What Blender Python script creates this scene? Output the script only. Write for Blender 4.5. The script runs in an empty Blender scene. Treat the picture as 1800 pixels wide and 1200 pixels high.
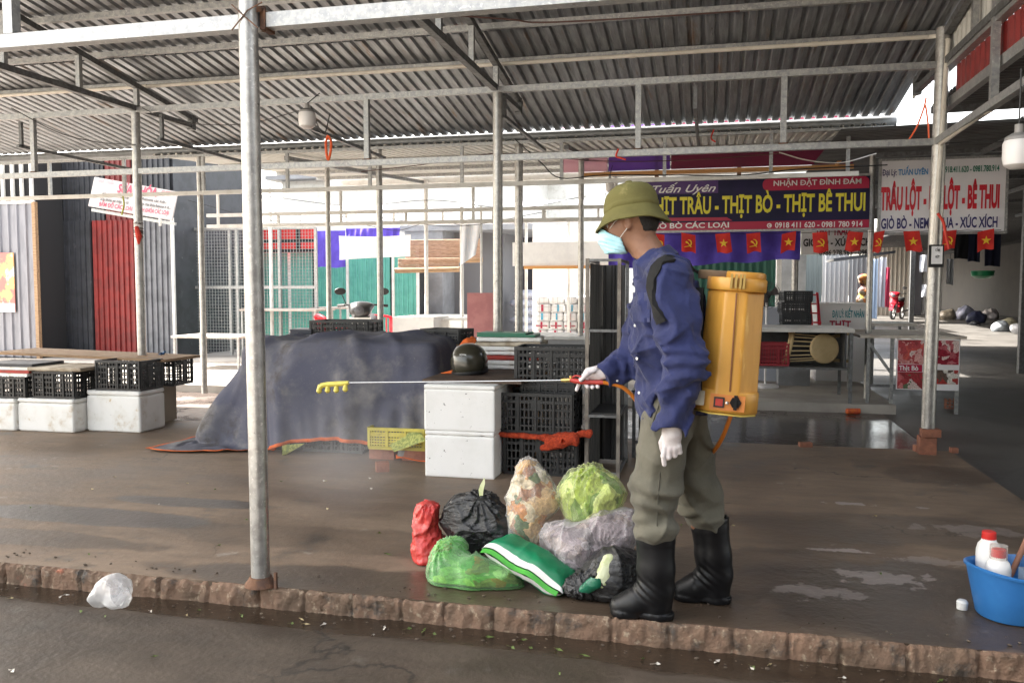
import bpy, bmesh, math, random
import numpy as np
from mathutils import Vector, Matrix
SC = bpy.context.scene
COL = SC.collection
random.seed(7); RNG = np.random.RandomState(11)
# ------------------------------------------------------------------ camera, sky, sun, exposure
FOC, EYE = 1480.0, 1.28
YAW, TILT = math.atan(350/FOC), math.atan(92/FOC)
FW = np.array([-math.sin(YAW)*math.cos(TILT), math.cos(YAW)*math.cos(TILT), -math.sin(TILT)])
RT = np.array([math.cos(YAW), math.sin(YAW), 0.0]); UP = np.cross(RT, FW)
CAM = np.array([0, 0, EYE])
cd = bpy.data.cameras.new('camera'); cam = bpy.data.objects.new('camera', cd); COL.objects.link(cam)
cd.sensor_width = 36.0; cd.lens = FOC/1800*36; cd.clip_start = 0.05; cd.clip_end = 500
cam.location = CAM; cam.rotation_euler = (math.pi/2 - TILT, 0, YAW)
SC.camera = cam
SUN_EL, SUN_DIR = math.radians(47), np.array([-0.975, 0.22])       # where the sun stands, in plan
w = bpy.data.worlds.new('World'); SC.world = w; w.use_nodes = True
nt = w.node_tree; bg = nt.nodes['Background']; sky = nt.nodes.new('ShaderNodeTexSky')
sky.sky_type = 'NISHITA'; sky.sun_disc = False; sky.sun_elevation = SUN_EL
sky.sun_rotation = math.atan2(SUN_DIR[0], SUN_DIR[1]); sky.air_density = 1.2; sky.dust_density = 3.5; sky.ozone_density = .6
hs = nt.nodes.new('ShaderNodeHueSaturation'); hs.inputs['Saturation'].default_value = .45; nt.links.new(sky.outputs[0], hs.inputs['Color'])     # a hazy, milky sky
wm = nt.nodes.new('ShaderNodeMix'); wm.data_type = 'RGBA'; wm.blend_type = 'MULTIPLY'; wm.inputs[0].default_value = 1; wm.inputs[7].default_value = (1, .955, .88, 1); nt.links.new(hs.outputs[0], wm.inputs[6])
nt.links.new(wm.outputs[2], bg.inputs[0]); bg.inputs[1].default_value = 0.15
sl = bpy.data.lights.new('sun', 'SUN'); sl.energy = 4.2; sl.angle = math.radians(0.6); sl.color = (1, .95, .87)
sun = bpy.data.objects.new('sun', sl); COL.objects.link(sun)
sd = Vector((SUN_DIR[0]*math.cos(SUN_EL), SUN_DIR[1]*math.cos(SUN_EL), math.sin(SUN_EL)))
sun.rotation_euler = sd.to_track_quat('Z', 'Y').to_euler(); sun.location = (0, 0, 30)
vs = SC.view_settings; vs.view_transform = 'Standard'; vs.look = 'None'; vs.exposure = 2.75; vs.gamma = 1.0; vs.use_curve_mapping = False
SC.render.engine = 'CYCLES'; cy = SC.cycles
cy.use_denoising = True; cy.max_bounces = 9; cy.diffuse_bounces = 5; cy.glossy_bounces = 4; cy.transmission_bounces = 6
cy.transparent_max_bounces = 16; cy.volume_bounces = 1; cy.caustics_reflective = False; cy.caustics_refractive = False
cy.sample_clamp_indirect = 6.0

# ------------------------------------------------------------------ helpers: geometry from the calibrated camera
def at(x, y, z=None, Y=None, X=None):
    "world point seen at photo pixel (x, y), on the plane z, Y or X"
    r = FW*FOC + RT*(x-900) + UP*(600-y)
    k = (z-EYE)/r[2] if z is not None else (Y/r[1] if Y is not None else X/r[0])
    return CAM + k*r
def V(*a): return np.array(a, float)
def nrm(v): v = np.asarray(v, float); return v/(np.linalg.norm(v)+1e-12)
def frame(d):
    d = nrm(d); h = V(0, 0, 1) if abs(d[2]) < .92 else V(1, 0, 0)
    s = nrm(np.cross(d, h)); return d, s, np.cross(s, d)
def smooth01(x): x = np.clip(x, 0, 1); return x*x*(3-2*x)

class MB:
    "collects shapes into one mesh"
    def __init__(s): s.v = []; s.f = []; s.m = []; s.n = 0
    def add(s, vs_, fs, mi=0):
        b = s.n; vs_ = [tuple(map(float, p)) for p in vs_]
        s.v += vs_; s.n += len(vs_); s.f += [tuple(b+i for i in f) for f in fs]; s.m += [mi]*len(fs); return s
    def hexa(s, c8, mi=0):
        return s.add(c8, [(0,3,2,1),(4,5,6,7),(0,1,5,4),(1,2,6,5),(2,3,7,6),(3,0,4,7)], mi)
    def box(s, lo, hi, mi=0):
        (a,b,c),(d,e,f) = lo, hi
        return s.hexa([(a,b,c),(d,b,c),(d,e,c),(a,e,c),(a,b,f),(d,b,f),(d,e,f),(a,e,f)], mi)
    def obox(s, c, ax, ay, az, mi=0):
        c, ax, ay, az = (np.asarray(q, float) for q in (c, ax, ay, az))
        return s.hexa([c+i*ax+j*ay+k*az for i,j,k in ((-1,-1,-1),(1,-1,-1),(1,1,-1),(-1,1,-1),(-1,-1,1),(1,-1,1),(1,1,1),(-1,1,1))], mi)
    def rbox(s, c, sx, sy, sz, rz=0, mi=0):
        ca, sa = math.cos(rz), math.sin(rz)
        return s.obox(c, V(ca,sa,0)*sx/2, V(-sa,ca,0)*sy/2, V(0,0,sz/2), mi)
    def bar(s, a, b, w, h=None, mi=0):
        a, b = np.asarray(a, float), np.asarray(b, float); d, sd_, u = frame(b-a); h = h or w
        return s.obox((a+b)/2, sd_*w/2, (b-a)/2, u*h/2, mi)
    def tube(s, pts, r, n=8, mi=0, cap=True):
        pts = [np.asarray(p, float) for p in pts]; m = len(pts); rs = r if hasattr(r, '__len__') else [r]*m
        vs_ = []; pu = None
        for i, p in enumerate(pts):
            d = nrm(pts[min(i+1,m-1)]-pts[max(i-1,0)])
            if pu is None: _, sd_, u = frame(d)
            else: sd_ = nrm(np.cross(d, pu)); u = np.cross(sd_, d)
            pu = u
            vs_ += [p+rs[i]*(math.cos(t)*sd_+math.sin(t)*u) for t in (2*math.pi*k/n for k in range(n))]
        fs = [(i*n+k, i*n+(k+1)%n, (i+1)*n+(k+1)%n, (i+1)*n+k) for i in range(m-1) for k in range(n)]
        if cap: fs += [tuple(range(n-1,-1,-1)), tuple((m-1)*n+k for k in range(n))]
        return s.add(vs_, fs, mi)
    def lathe(s, prof, n=24, c=(0,0,0), axis=(0,0,1), sx=1, sy=1, mi=0, cap=True):
        c = np.asarray(c, float); d = nrm(axis); x = V(1,0,0) if abs(d[0]) < .9 else V(0,1,0)
        x = nrm(x-d*(x@d)); y = np.cross(d, x)
        vs_ = [c+d*z+r*(math.cos(t)*x*sx+math.sin(t)*y*sy) for r, z in prof for t in (2*math.pi*k/n for k in range(n))]
        m = len(prof); fs = [(i*n+k, i*n+(k+1)%n, (i+1)*n+(k+1)%n, (i+1)*n+k) for i in range(m-1) for k in range(n)]
        if cap: fs += [tuple(range(n-1,-1,-1)), tuple((m-1)*n+k for k in range(n))]
        return s.add(vs_, fs, mi)
    def grid(s, P, mi=0, close=False):
        "P: array (rows, cols, 3)"
        P = np.asarray(P, float); a, b = P.shape[:2]; cc = b if close else b-1
        return s.add(P.reshape(-1,3), [(i*b+j, i*b+(j+1)%b, (i+1)*b+(j+1)%b, (i+1)*b+j) for i in range(a-1) for j in range(cc)], mi)
    def quad(s, a, b, c, d, mi=0): return s.add([a,b,c,d], [(0,1,2,3)], mi)
    def poly(s, pts, o, ux, uy, th=0, mi=0):
        "flat outline (2D) placed at o with axes ux, uy, given a thickness"
        o, ux, uy = np.asarray(o, float), np.asarray(ux, float), np.asarray(uy, float); nn = np.cross(ux, uy); n = len(pts)
        A = [o+x*ux+y*uy for x, y in pts]
        if not th: return s.add(A, [tuple(range(n))], mi)
        B = [p-nn*th for p in A]
        return s.add(A+B, [tuple(range(n)), tuple(range(2*n-1,n-1,-1))]+[(i, n+i, n+(i+1)%n, (i+1)%n) for i in range(n)], mi)
    def corr(s, o, u, v, L, W, pitch=.105, amp=.02, prof='trap', mi=0):
        "corrugated sheet: waves along u (length L), ribs run along v (length W)"
        o, u, v = np.asarray(o, float), nrm(u), nrm(v); n = np.cross(u, v); pts = []
        k = int(L/pitch)+1
        for i in range(k):
            if prof == 'trap': q = [(.0,0),(.30,0),(.42,1),(.62,1),(.74,0)]
            elif prof == 'deck': q = [(.0,0),(.62,0),(.70,1),(.90,1),(.98,0)]
            else: q = [(t/6, .5+.5*math.sin(2*math.pi*t/6)) for t in range(6)]
            pts += [((i+t)*pitch, h*amp) for t, h in q if (i+t)*pitch <= L]
        A = [o+u*a+n*h for a, h in pts]; B = [p+v*W for p in A]; m = len(A)
        return s.add(A+B, [(i, i+1, m+i+1, m+i) for i in range(m-1)], mi)
    def mesh(s, name, mats, sharp=35, smooth=True, off=None):
        me = bpy.data.meshes.new(name); vv = s.v if off is None else [(x-off[0], y-off[1], z-off[2]) for x, y, z in s.v]
        me.from_pydata(vv, [], s.f)
        for m in (mats if isinstance(mats, (list, tuple)) else [mats]): me.materials.append(m)
        me.polygons.foreach_set('material_index', s.m)
        if smooth:
            me.polygons.foreach_set('use_smooth', [True]*len(s.f)); me.set_sharp_from_angle(angle=math.radians(sharp))
        me.update(); return me

def props(o, label=None, cat=None, group=None, kind=None):
    for k, v in (('label', label), ('category', cat), ('group', group), ('kind', kind)):
        if v: o[k] = v
class T:
    "a thing: an Empty at its base, parts are added in world coordinates"
    def __init__(s, name, label, cat, loc=(0,0,0), group=None):
        s.o = bpy.data.objects.new(name, None); COL.objects.link(s.o); s.loc = np.asarray(loc, float); s.o.location = s.loc
        s.o.empty_display_size = .1; props(s.o, label, cat, group, 'thing')
    def add(s, name, mb, mats, parent=None, label=None, smooth=True, sharp=35, kind=None):
        o = bpy.data.objects.new(name, mb.mesh(name, mats, sharp, smooth, s.loc)); COL.objects.link(o)
        o.parent = parent or s.o; props(o, label, kind=kind); return o
def solo(name, label, cat, mb, mats, group=None, kind=None, smooth=True, sharp=35, keep=False):
    vv = np.array(mb.v); c = V(0,0,0) if keep else V((vv[:,0].min()+vv[:,0].max())/2, (vv[:,1].min()+vv[:,1].max())/2, vv[:,2].min())
    o = bpy.data.objects.new(name, mb.mesh(name, mats, sharp, smooth, c)); COL.objects.link(o); o.location = c
    props(o, label, cat, group, kind or 'thing'); return o
def struct(name, mb, mats, **k): return solo(name, None, None, mb, mats, kind='structure', keep=True, **k)
def copytree(o, loc, rotz=0, label=None, scale=None):
    c = o.copy(); COL.objects.link(c); c.location = loc; c.rotation_euler = (0, 0, rotz)
    if label: c['label'] = label
    if scale: c.scale = scale
    def kids(src, dst):
        for ch in list(src.children):
            d = ch.copy(); COL.objects.link(d); d.parent = dst; kids(ch, d)
    kids(o, c); return c

# ------------------------------------------------------------------ helpers: noise, implicit shapes, cloth
def vnoise(X, Y, Z, s=1.0, seed=0):
    X, Y, Z = X*s+seed*17.3, Y*s+seed*5.7, Z*s-seed*9.1
    xi, yi, zi = (np.floor(q).astype(np.int64) for q in (X, Y, Z)); fx, fy, fz = X-xi, Y-yi, Z-zi
    fx, fy, fz = (q*q*(3-2*q) for q in (fx, fy, fz))
    def h(a, b, c):
        n = (a*374761393+b*668265263+c*2147483647+seed*1013) & 0x7fffffff; n = ((n ^ (n >> 13))*1274126177) & 0x7fffffff
        return ((n ^ (n >> 16)) & 0xffff)/32768.0-1
    r = 0
    for i in (0,1):
        for j in (0,1):
            for k in (0,1):
                r = r+h(xi+i, yi+j, zi+k)*(fx if i else 1-fx)*(fy if j else 1-fy)*(fz if k else 1-fz)
    return r
def ridged(X, Y, Z, s, seed=0): return 1-2*np.abs(vnoise(X, Y, Z, s, seed))
def rc(P, a, b, ra, rb=None, s=(1,1,1)):
    "tapered capsule; s stretches space about a"
    rb = ra if rb is None else rb; a, b = np.asarray(a, float), np.asarray(b, float)
    S = np.asarray(s, float); q = [(P[i]-a[i])/S[i] for i in range(3)]; d = (b-a)/S
    t = np.clip((q[0]*d[0]+q[1]*d[1]+q[2]*d[2])/(d@d+1e-12), 0, 1)
    return np.sqrt((q[0]-t*d[0])**2+(q[1]-t*d[1])**2+(q[2]-t*d[2])**2)-(ra+(rb-ra)*t)
def ell(P, c, r):
    k = np.sqrt(sum(((P[i]-c[i])/r[i])**2 for i in range(3))); return (k-1)*min(r)
def rbx(P, c, h, r=.01, rz=0, tilt=0):
    x, y, z = P[0]-c[0], P[1]-c[1], P[2]-c[2]
    if rz: x, y = x*math.cos(rz)+y*math.sin(rz), -x*math.sin(rz)+y*math.cos(rz)
    if tilt: x, z = x*math.cos(tilt)-z*math.sin(tilt), x*math.sin(tilt)+z*math.cos(tilt)
    q = [np.abs(x)-h[0]+r, np.abs(y)-h[1]+r, np.abs(z)-h[2]+r]
    return np.sqrt(sum(np.maximum(k, 0)**2 for k in q))+np.minimum(np.maximum(q[0], np.maximum(q[1], q[2])), 0)-r
def smin(a, b, k=.03):
    h = np.clip(.5+.5*(b-a)/k, 0, 1); return b+(a-b)*h-k*h*(1-h)
def sall(ds, k=.03):
    r = ds[0]
    for d in ds[1:]: r = smin(r, d, k)
    return r
def surf(f, lo, hi, h):
    "surface nets of f(P) < 0 -> MB"
    ax = [np.arange(lo[i]-h, hi[i]+2*h, h) for i in range(3)]
    P = np.meshgrid(*ax, indexing='ij'); v = np.asarray(f(P), float); n = np.array(v.shape)
    s = v < 0; cs = [s[i:n[0]-1+i, j:n[1]-1+j, k:n[2]-1+k] for i in (0,1) for j in (0,1) for k in (0,1)]
    any_, all_ = np.any(cs, axis=0), np.all(cs, axis=0); act = any_ & ~all_
    idx = -np.ones(act.shape, int); I = np.argwhere(act); idx[act] = np.arange(len(I))
    acc = np.zeros((len(I), 3)); cnt = np.zeros(len(I))
    crn = [(i,j,k) for i in (0,1) for j in (0,1) for k in (0,1)]
    for a in range(8):
        for b in range(a+1, 8):
            A, B = np.array(crn[a]), np.array(crn[b])
            if abs(A-B).sum() != 1: continue
            va = v[tuple((I+A).T)]; vb = v[tuple((I+B).T)]; m = (va < 0) != (vb < 0)
            t = np.where(m, va/(va-vb+1e-20), 0)[:, None]; acc += np.where(m[:, None], A+(B-A)*t, 0); cnt += m
    pos = np.array([q[0] for q in ax])+h*(I+acc/cnt[:, None])
    fs = []
    for d in range(3):
        e1, e2 = [(1,2),(2,0),(0,1)][d]; sl0 = [slice(1, -1)]*3; sl0[d] = slice(0, n[d]-1)
        a = s[tuple(sl0)]; sl1 = list(sl0); sl1[d] = slice(1, n[d]); b = s[tuple(sl1)]
        for flip in (0, 1):
            m = (a & ~b) if not flip else (~a & b)
            E = np.argwhere(m)+np.array([0 if q == d else 1 for q in range(3)])
            if not len(E): continue
            o1 = np.zeros(3, int); o1[e1] = 1; o2 = np.zeros(3, int); o2[e2] = 1
            q = np.stack([idx[tuple((E-o).T)] for o in (o1+o2, o2, o1*0, o1)], 1)
            fs.append(q if not flip else q[:, ::-1])
    mb = MB(); fs = np.concatenate(fs); mb.v = [tuple(p) for p in pos.tolist()]; mb.n = len(pos)
    mb.f = [tuple(q) for q in fs.tolist()]; mb.m = [0]*len(fs); return mb
def hit(f, x, y, t0=1.5, t1=8):
    "first point of f(P) < 0 on the ray through photo pixel (x, y)"
    r = nrm(FW*FOC+RT*(x-900)+UP*(600-y)); t = t0
    for _ in range(400):
        p = CAM+r*t; d = float(f([np.array([q]) for q in p])[0])
        if d < .0008: break
        t += max(d*.7, .0008)
        if t > t1: break
    return p
def drape(nx, ny, org, ex, ey, sdf, steps=260, g=-.0016, its=6, fr=.35, squeeze=1.0, pin=False, bend=.09):
    "position-based cloth: nx by ny points from org along ex, ey falling over sdf and the floor"
    ex, ey = np.asarray(ex, float), np.asarray(ey, float)
    j, i = np.meshgrid(np.arange(ny), np.arange(nx), indexing='ij')
    P = np.asarray(org, float)+i[..., None]*ex*squeeze+j[..., None]*ey+RNG.uniform(-.004, .004, (ny, nx, 3)); Q = P.copy(); P0 = P.copy()
    lx, ly = np.linalg.norm(ex), np.linalg.norm(ey); ld = np.linalg.norm(ex+ey)
    def con(A, B, L, k):
        d = B-A; l = np.linalg.norm(d, axis=-1, keepdims=True)+1e-9; c = d*(1-L/l)*.5*k; return c
    for st in range(steps):
        vel = (P-Q)*.97; Q = P.copy(); P = P+vel; P[..., 2] += g
        for _ in range(its):
            for o in (0, 1):
                A, B = P[:, o:-1:2], P[:, o+1::2]; n = min(A.shape[1], B.shape[1]); A, B = A[:, :n], B[:, :n]; c = con(A, B, lx, 1); A += c; B -= c
                A, B = P[o:-1:2], P[o+1::2]; n = min(len(A), len(B)); A, B = A[:n], B[:n]; c = con(A, B, ly, 1); A += c; B -= c
            for A, B in ((P[:-1, :-1], P[1:, 1:]), (P[1:, :-1], P[:-1, 1:])):
                c = con(A, B, ld, .25); A += c; B -= c
            for A, B, L in ((P[:, :-2], P[:, 2:], 2*lx), (P[:-2], P[2:], 2*ly)):
                c = con(A, B, L, bend); A += c; B -= c
            if pin: P[-1] = P0[-1]-V(0,0,.13); Q[-1] = P[-1]
            X = [P[..., q] for q in range(3)]; d = sdf(X); m = d < .006
            if m.any():
                e = .004; gr = np.stack([sdf([X[q]+(e if q == r else 0) for q in range(3)])-d for r in range(3)], -1)
                gr /= np.linalg.norm(gr, axis=-1, keepdims=True)+1e-9
                P = np.where(m[..., None], P+gr*(.006-d)[..., None], P); Q = np.where(m[..., None], Q+(P-Q)*fr, Q)
            fl = P[..., 2] < .008; P[..., 2] = np.maximum(P[..., 2], .008); Q = np.where(fl[..., None], Q+(P-Q)*.6, Q)
    return P

# ------------------------------------------------------------------ helpers: lettering
_tc = {}
def _text(s, bold, shear):
    c = bpy.data.curves.new('t', 'FONT'); c.body = s; c.offset = bold; c.shear = shear; c.resolution_u = 3
    o = bpy.data.objects.new('t', c); COL.objects.link(o); bpy.context.view_layer.update()
    me = bpy.data.meshes.new_from_object(o.evaluated_get(bpy.context.evaluated_depsgraph_get()))
    r = (np.array([v.co[:] for v in me.vertices]).reshape(-1, 3), [tuple(p.vertices) for p in me.polygons])
    bpy.data.objects.remove(o); bpy.data.curves.remove(c); bpy.data.meshes.remove(me); return r
def _glyphs(s, bold, shear):
    k = (s, bold, shear)
    if k not in _tc:
        p = s.replace('Đ', 'D'); v, f = _text(p, bold, shear)
        for i, ch in enumerate(s):               # the stroke through each D with stroke
            if ch == 'Đ':
                d = _text('D', bold, 0)[0]; wd = d[:, 0].max()-d[:, 0].min(); h = d[:, 1].max(); x1 = _text(p[:i+1], bold, shear)[0][:, 0].max(); x0 = x1-wd
                n = len(v); v = np.vstack([v, [(x0-.09*wd-.01, .44*h, .0), (x0+.55*wd, .44*h, 0), (x0+.55*wd, .56*h, 0), (x0-.09*wd-.01, .56*h, 0)]]); f = f+[(n, n+1, n+2, n+3)]
        _tc[k] = (v, f)
    return _tc[k]
def write(mb, s, o, ux, uy, width, cap, bold=.02, shear=0, mi=0):
    "letters s: left end of the baseline at o, cap height cap, stretched to width"
    v, f = _glyphs(s, bold, shear); H = _glyphs('H', bold, 0)[0][:, 1].max(); ux, uy = nrm(ux), nrm(uy)
    x0, x1 = v[:, 0].min(), v[:, 0].max(); n = np.cross(ux, uy)*.0025
    mb.add([np.asarray(o)+ux*(p[0]-x0)/(x1-x0)*width+uy*p[1]/H*cap+n for p in v], f, mi)

# ------------------------------------------------------------------ materials
def M(name, c, c2=None, scale=5, lo=.4, hi=.62, rough=.6, r2=None, metal=0, bump=0, bscale=60, stretch=(1,1,1), spots=None,
      spec=.5, coat=0, alpha=1, trans=0, sheen=0, detail=5, emit=0, bst=None, stain=None, world=False, sss=0, bumpd=.01):
    m = bpy.data.materials.new(name); m.use_nodes = True; nt = m.node_tree; N = nt.nodes; L = nt.links; b = N['Principled BSDF']
    def new(t, **k):
        n = N.new(t)
        for a, q in k.items(): setattr(n, a, q)
        return n
    tc = new('ShaderNodeTexCoord'); mp = new('ShaderNodeMapping'); mp.inputs['Scale'].default_value = stretch
    if world: L.new(new('ShaderNodeNewGeometry').outputs['Position'], mp.inputs[0])
    else: L.new(tc.outputs['Object'], mp.inputs[0])
    def noise(sc, det=detail, ro=.6, src=None):
        n = new('ShaderNodeTexNoise'); n.inputs['Scale'].default_value = sc; n.inputs['Detail'].default_value = det; n.inputs['Roughness'].default_value = ro
        L.new((src or mp).outputs[0], n.inputs['Vector']); return n.outputs[0]
    def ramp(s, a, z):
        r = new('ShaderNodeMapRange', interpolation_type='SMOOTHSTEP'); r.inputs[1].default_value = a; r.inputs[2].default_value = z; L.new(s, r.inputs[0]); return r.outputs[0]
    def mix(f, A, B):
        x = new('ShaderNodeMix', data_type='RGBA'); L.new(f, x.inputs[0])
        for q, i in ((A, 6), (B, 7)):
            if isinstance(q, tuple): x.inputs[i].default_value = (*q[:3], 1)
            else: L.new(q, x.inputs[i])
        return x.outputs[2]
    def fmix(f, A, B):
        x = new('ShaderNodeMix'); L.new(f, x.inputs[0])
        for q, i in ((A, 2), (B, 3)):
            if isinstance(q, (int, float)): x.inputs[i].default_value = q
            else: L.new(q, x.inputs[i])
        return x.outputs[0]
    col, ro = tuple(c), rough
    if c2 is not None:
        f = ramp(noise(scale), lo, hi); col = mix(f, tuple(c), tuple(c2))
        if r2 is not None: ro = fmix(f, rough, r2)
    for sp in (spots or []):                      # (colour, scale, lo, hi[, rough])
        f = ramp(noise(sp[1], 6, .65), sp[2], sp[3]); col = mix(f, col, tuple(sp[0]))
        if len(sp) > 4: ro = fmix(f, ro, sp[4])
    for sp in (stain or []):                      # (colour, cx, cy, rx, ry, strength, edge noise, rough): marks lying on the ground
        geo = new('ShaderNodeNewGeometry'); nz = noise(sp[8] if len(sp) > 8 else 2.2, 7, .62, None)
        sub = new('ShaderNodeVectorMath', operation='SUBTRACT'); L.new(geo.outputs['Position'], sub.inputs[0]); sub.inputs[1].default_value = (sp[1], sp[2], 0)
        mul = new('ShaderNodeVectorMath', operation='MULTIPLY'); L.new(sub.outputs[0], mul.inputs[0]); mul.inputs[1].default_value = (1/sp[3], 1/sp[4], 0)
        ln = new('ShaderNodeVectorMath', operation='LENGTH'); L.new(mul.outputs[0], ln.inputs[0])
        ad = new('ShaderNodeMath', operation='MULTIPLY_ADD'); L.new(nz, ad.inputs[0]); ad.inputs[1].default_value = sp[6]; L.new(ln.outputs['Value'], ad.inputs[2])
        f0 = ramp(ad.outputs[0], 1.0+sp[6]*.5+.12, 1.0+sp[6]*.5-.12); f = new('ShaderNodeMath', operation='MULTIPLY'); L.new(f0, f.inputs[0]); f.inputs[1].default_value = sp[5]
        col = mix(f.outputs[0], col, tuple(sp[0]))
        if sp[7] is not None: ro = fmix(f.outputs[0], ro, sp[7])
    if isinstance(col, tuple): b.inputs['Base Color'].default_value = (*col[:3], 1)
    else: L.new(col, b.inputs['Base Color'])
    if isinstance(ro, (int, float)): b.inputs['Roughness'].default_value = ro
    else: L.new(ro, b.inputs['Roughness'])
    b.inputs['Metallic'].default_value = metal; b.inputs['Specular IOR Level'].default_value = spec
    b.inputs['Coat Weight'].default_value = coat; b.inputs['Coat Roughness'].default_value = .12
    b.inputs['Transmission Weight'].default_value = trans; b.inputs['Alpha'].default_value = alpha
    if sheen: b.inputs['Sheen Weight'].default_value = sheen
    if sss: b.inputs['Subsurface Weight'].default_value = sss; b.inputs['Subsurface Radius'].default_value = (.02, .008, .004); b.inputs['Subsurface Scale'].default_value = .4
    if emit:
        if isinstance(col, tuple): b.inputs['Emission Color'].default_value = (*col[:3], 1)
        else: L.new(col, b.inputs['Emission Color'])
        b.inputs['Emission Strength'].default_value = emit
    if bump:
        mp2 = mp
        if bst: mp2 = new('ShaderNodeMapping'); mp2.inputs['Scale'].default_value = bst; L.new(mp.inputs[0].links[0].from_socket, mp2.inputs[0])
        bn = new('ShaderNodeBump'); bn.inputs['Strength'].default_value = bump; bn.inputs['Distance'].default_value = bumpd
        L.new(noise(bscale, 6, .6, mp2), bn.inputs['Height']); L.new(bn.outputs[0], b.inputs['Normal'])
    return m
def worn(m, crack=(.045,.035,.027), csc=.75, streak=(1.4,4.2,1), k=.5):
    "adds thin wandering cracks and broom streaks to a ground material"
    nt = m.node_tree; N = nt.nodes; L = nt.links; b = N['Principled BSDF']; src = b.inputs['Base Color'].links[0].from_socket
    geo = N.new('ShaderNodeNewGeometry'); nz = N.new('ShaderNodeTexNoise'); nz.inputs['Scale'].default_value = 3.5; nz.inputs['Detail'].default_value = 7; L.new(geo.outputs['Position'], nz.inputs['Vector'])
    sc = N.new('ShaderNodeVectorMath'); sc.operation = 'SCALE'; sc.inputs[3].default_value = .55; L.new(nz.outputs[1], sc.inputs[0]); ad = N.new('ShaderNodeVectorMath'); L.new(geo.outputs['Position'], ad.inputs[0]); L.new(sc.outputs[0], ad.inputs[1])
    vo = N.new('ShaderNodeTexVoronoi'); vo.feature = 'DISTANCE_TO_EDGE'; vo.inputs['Scale'].default_value = csc; L.new(ad.outputs[0], vo.inputs['Vector'])
    r = N.new('ShaderNodeMapRange'); r.inputs[1].default_value = .007; r.inputs[2].default_value = .001; L.new(vo.outputs[0], r.inputs[0])
    n2 = N.new('ShaderNodeTexNoise'); n2.inputs['Scale'].default_value = .9; L.new(geo.outputs['Position'], n2.inputs['Vector']); r2 = N.new('ShaderNodeMapRange'); r2.inputs[1].default_value = .5; r2.inputs[2].default_value = .62; L.new(n2.outputs[0], r2.inputs[0])
    mu = N.new('ShaderNodeMath'); mu.operation = 'MULTIPLY'; L.new(r.outputs[0], mu.inputs[0]); L.new(r2.outputs[0], mu.inputs[1])
    mp = N.new('ShaderNodeMapping'); mp.inputs['Scale'].default_value = streak; mp.inputs['Rotation'].default_value = (0,0,.12); L.new(geo.outputs['Position'], mp.inputs[0]); n3 = N.new('ShaderNodeTexNoise'); n3.inputs['Scale'].default_value = 2.2; n3.inputs['Detail'].default_value = 9; n3.inputs['Roughness'].default_value = .7; L.new(mp.outputs[0], n3.inputs['Vector'])
    r3 = N.new('ShaderNodeMapRange'); r3.inputs[1].default_value = .3; r3.inputs[2].default_value = .7; r3.inputs[3].default_value = 1-k; r3.inputs[4].default_value = 1+k*.7; L.new(n3.outputs[0], r3.inputs[0])
    mx = N.new('ShaderNodeMix'); mx.data_type = 'RGBA'; mx.blend_type = 'MULTIPLY'; mx.inputs[0].default_value = 1; L.new(src, mx.inputs[6]); L.new(r3.outputs[0], mx.inputs[7])
    m2 = N.new('ShaderNodeMix'); m2.data_type = 'RGBA'; L.new(mu.outputs[0], m2.inputs[0]); L.new(mx.outputs[2], m2.inputs[6]); m2.inputs[7].default_value = (*crack, 1); L.new(m2.outputs[2], b.inputs['Base Color'])
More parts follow.
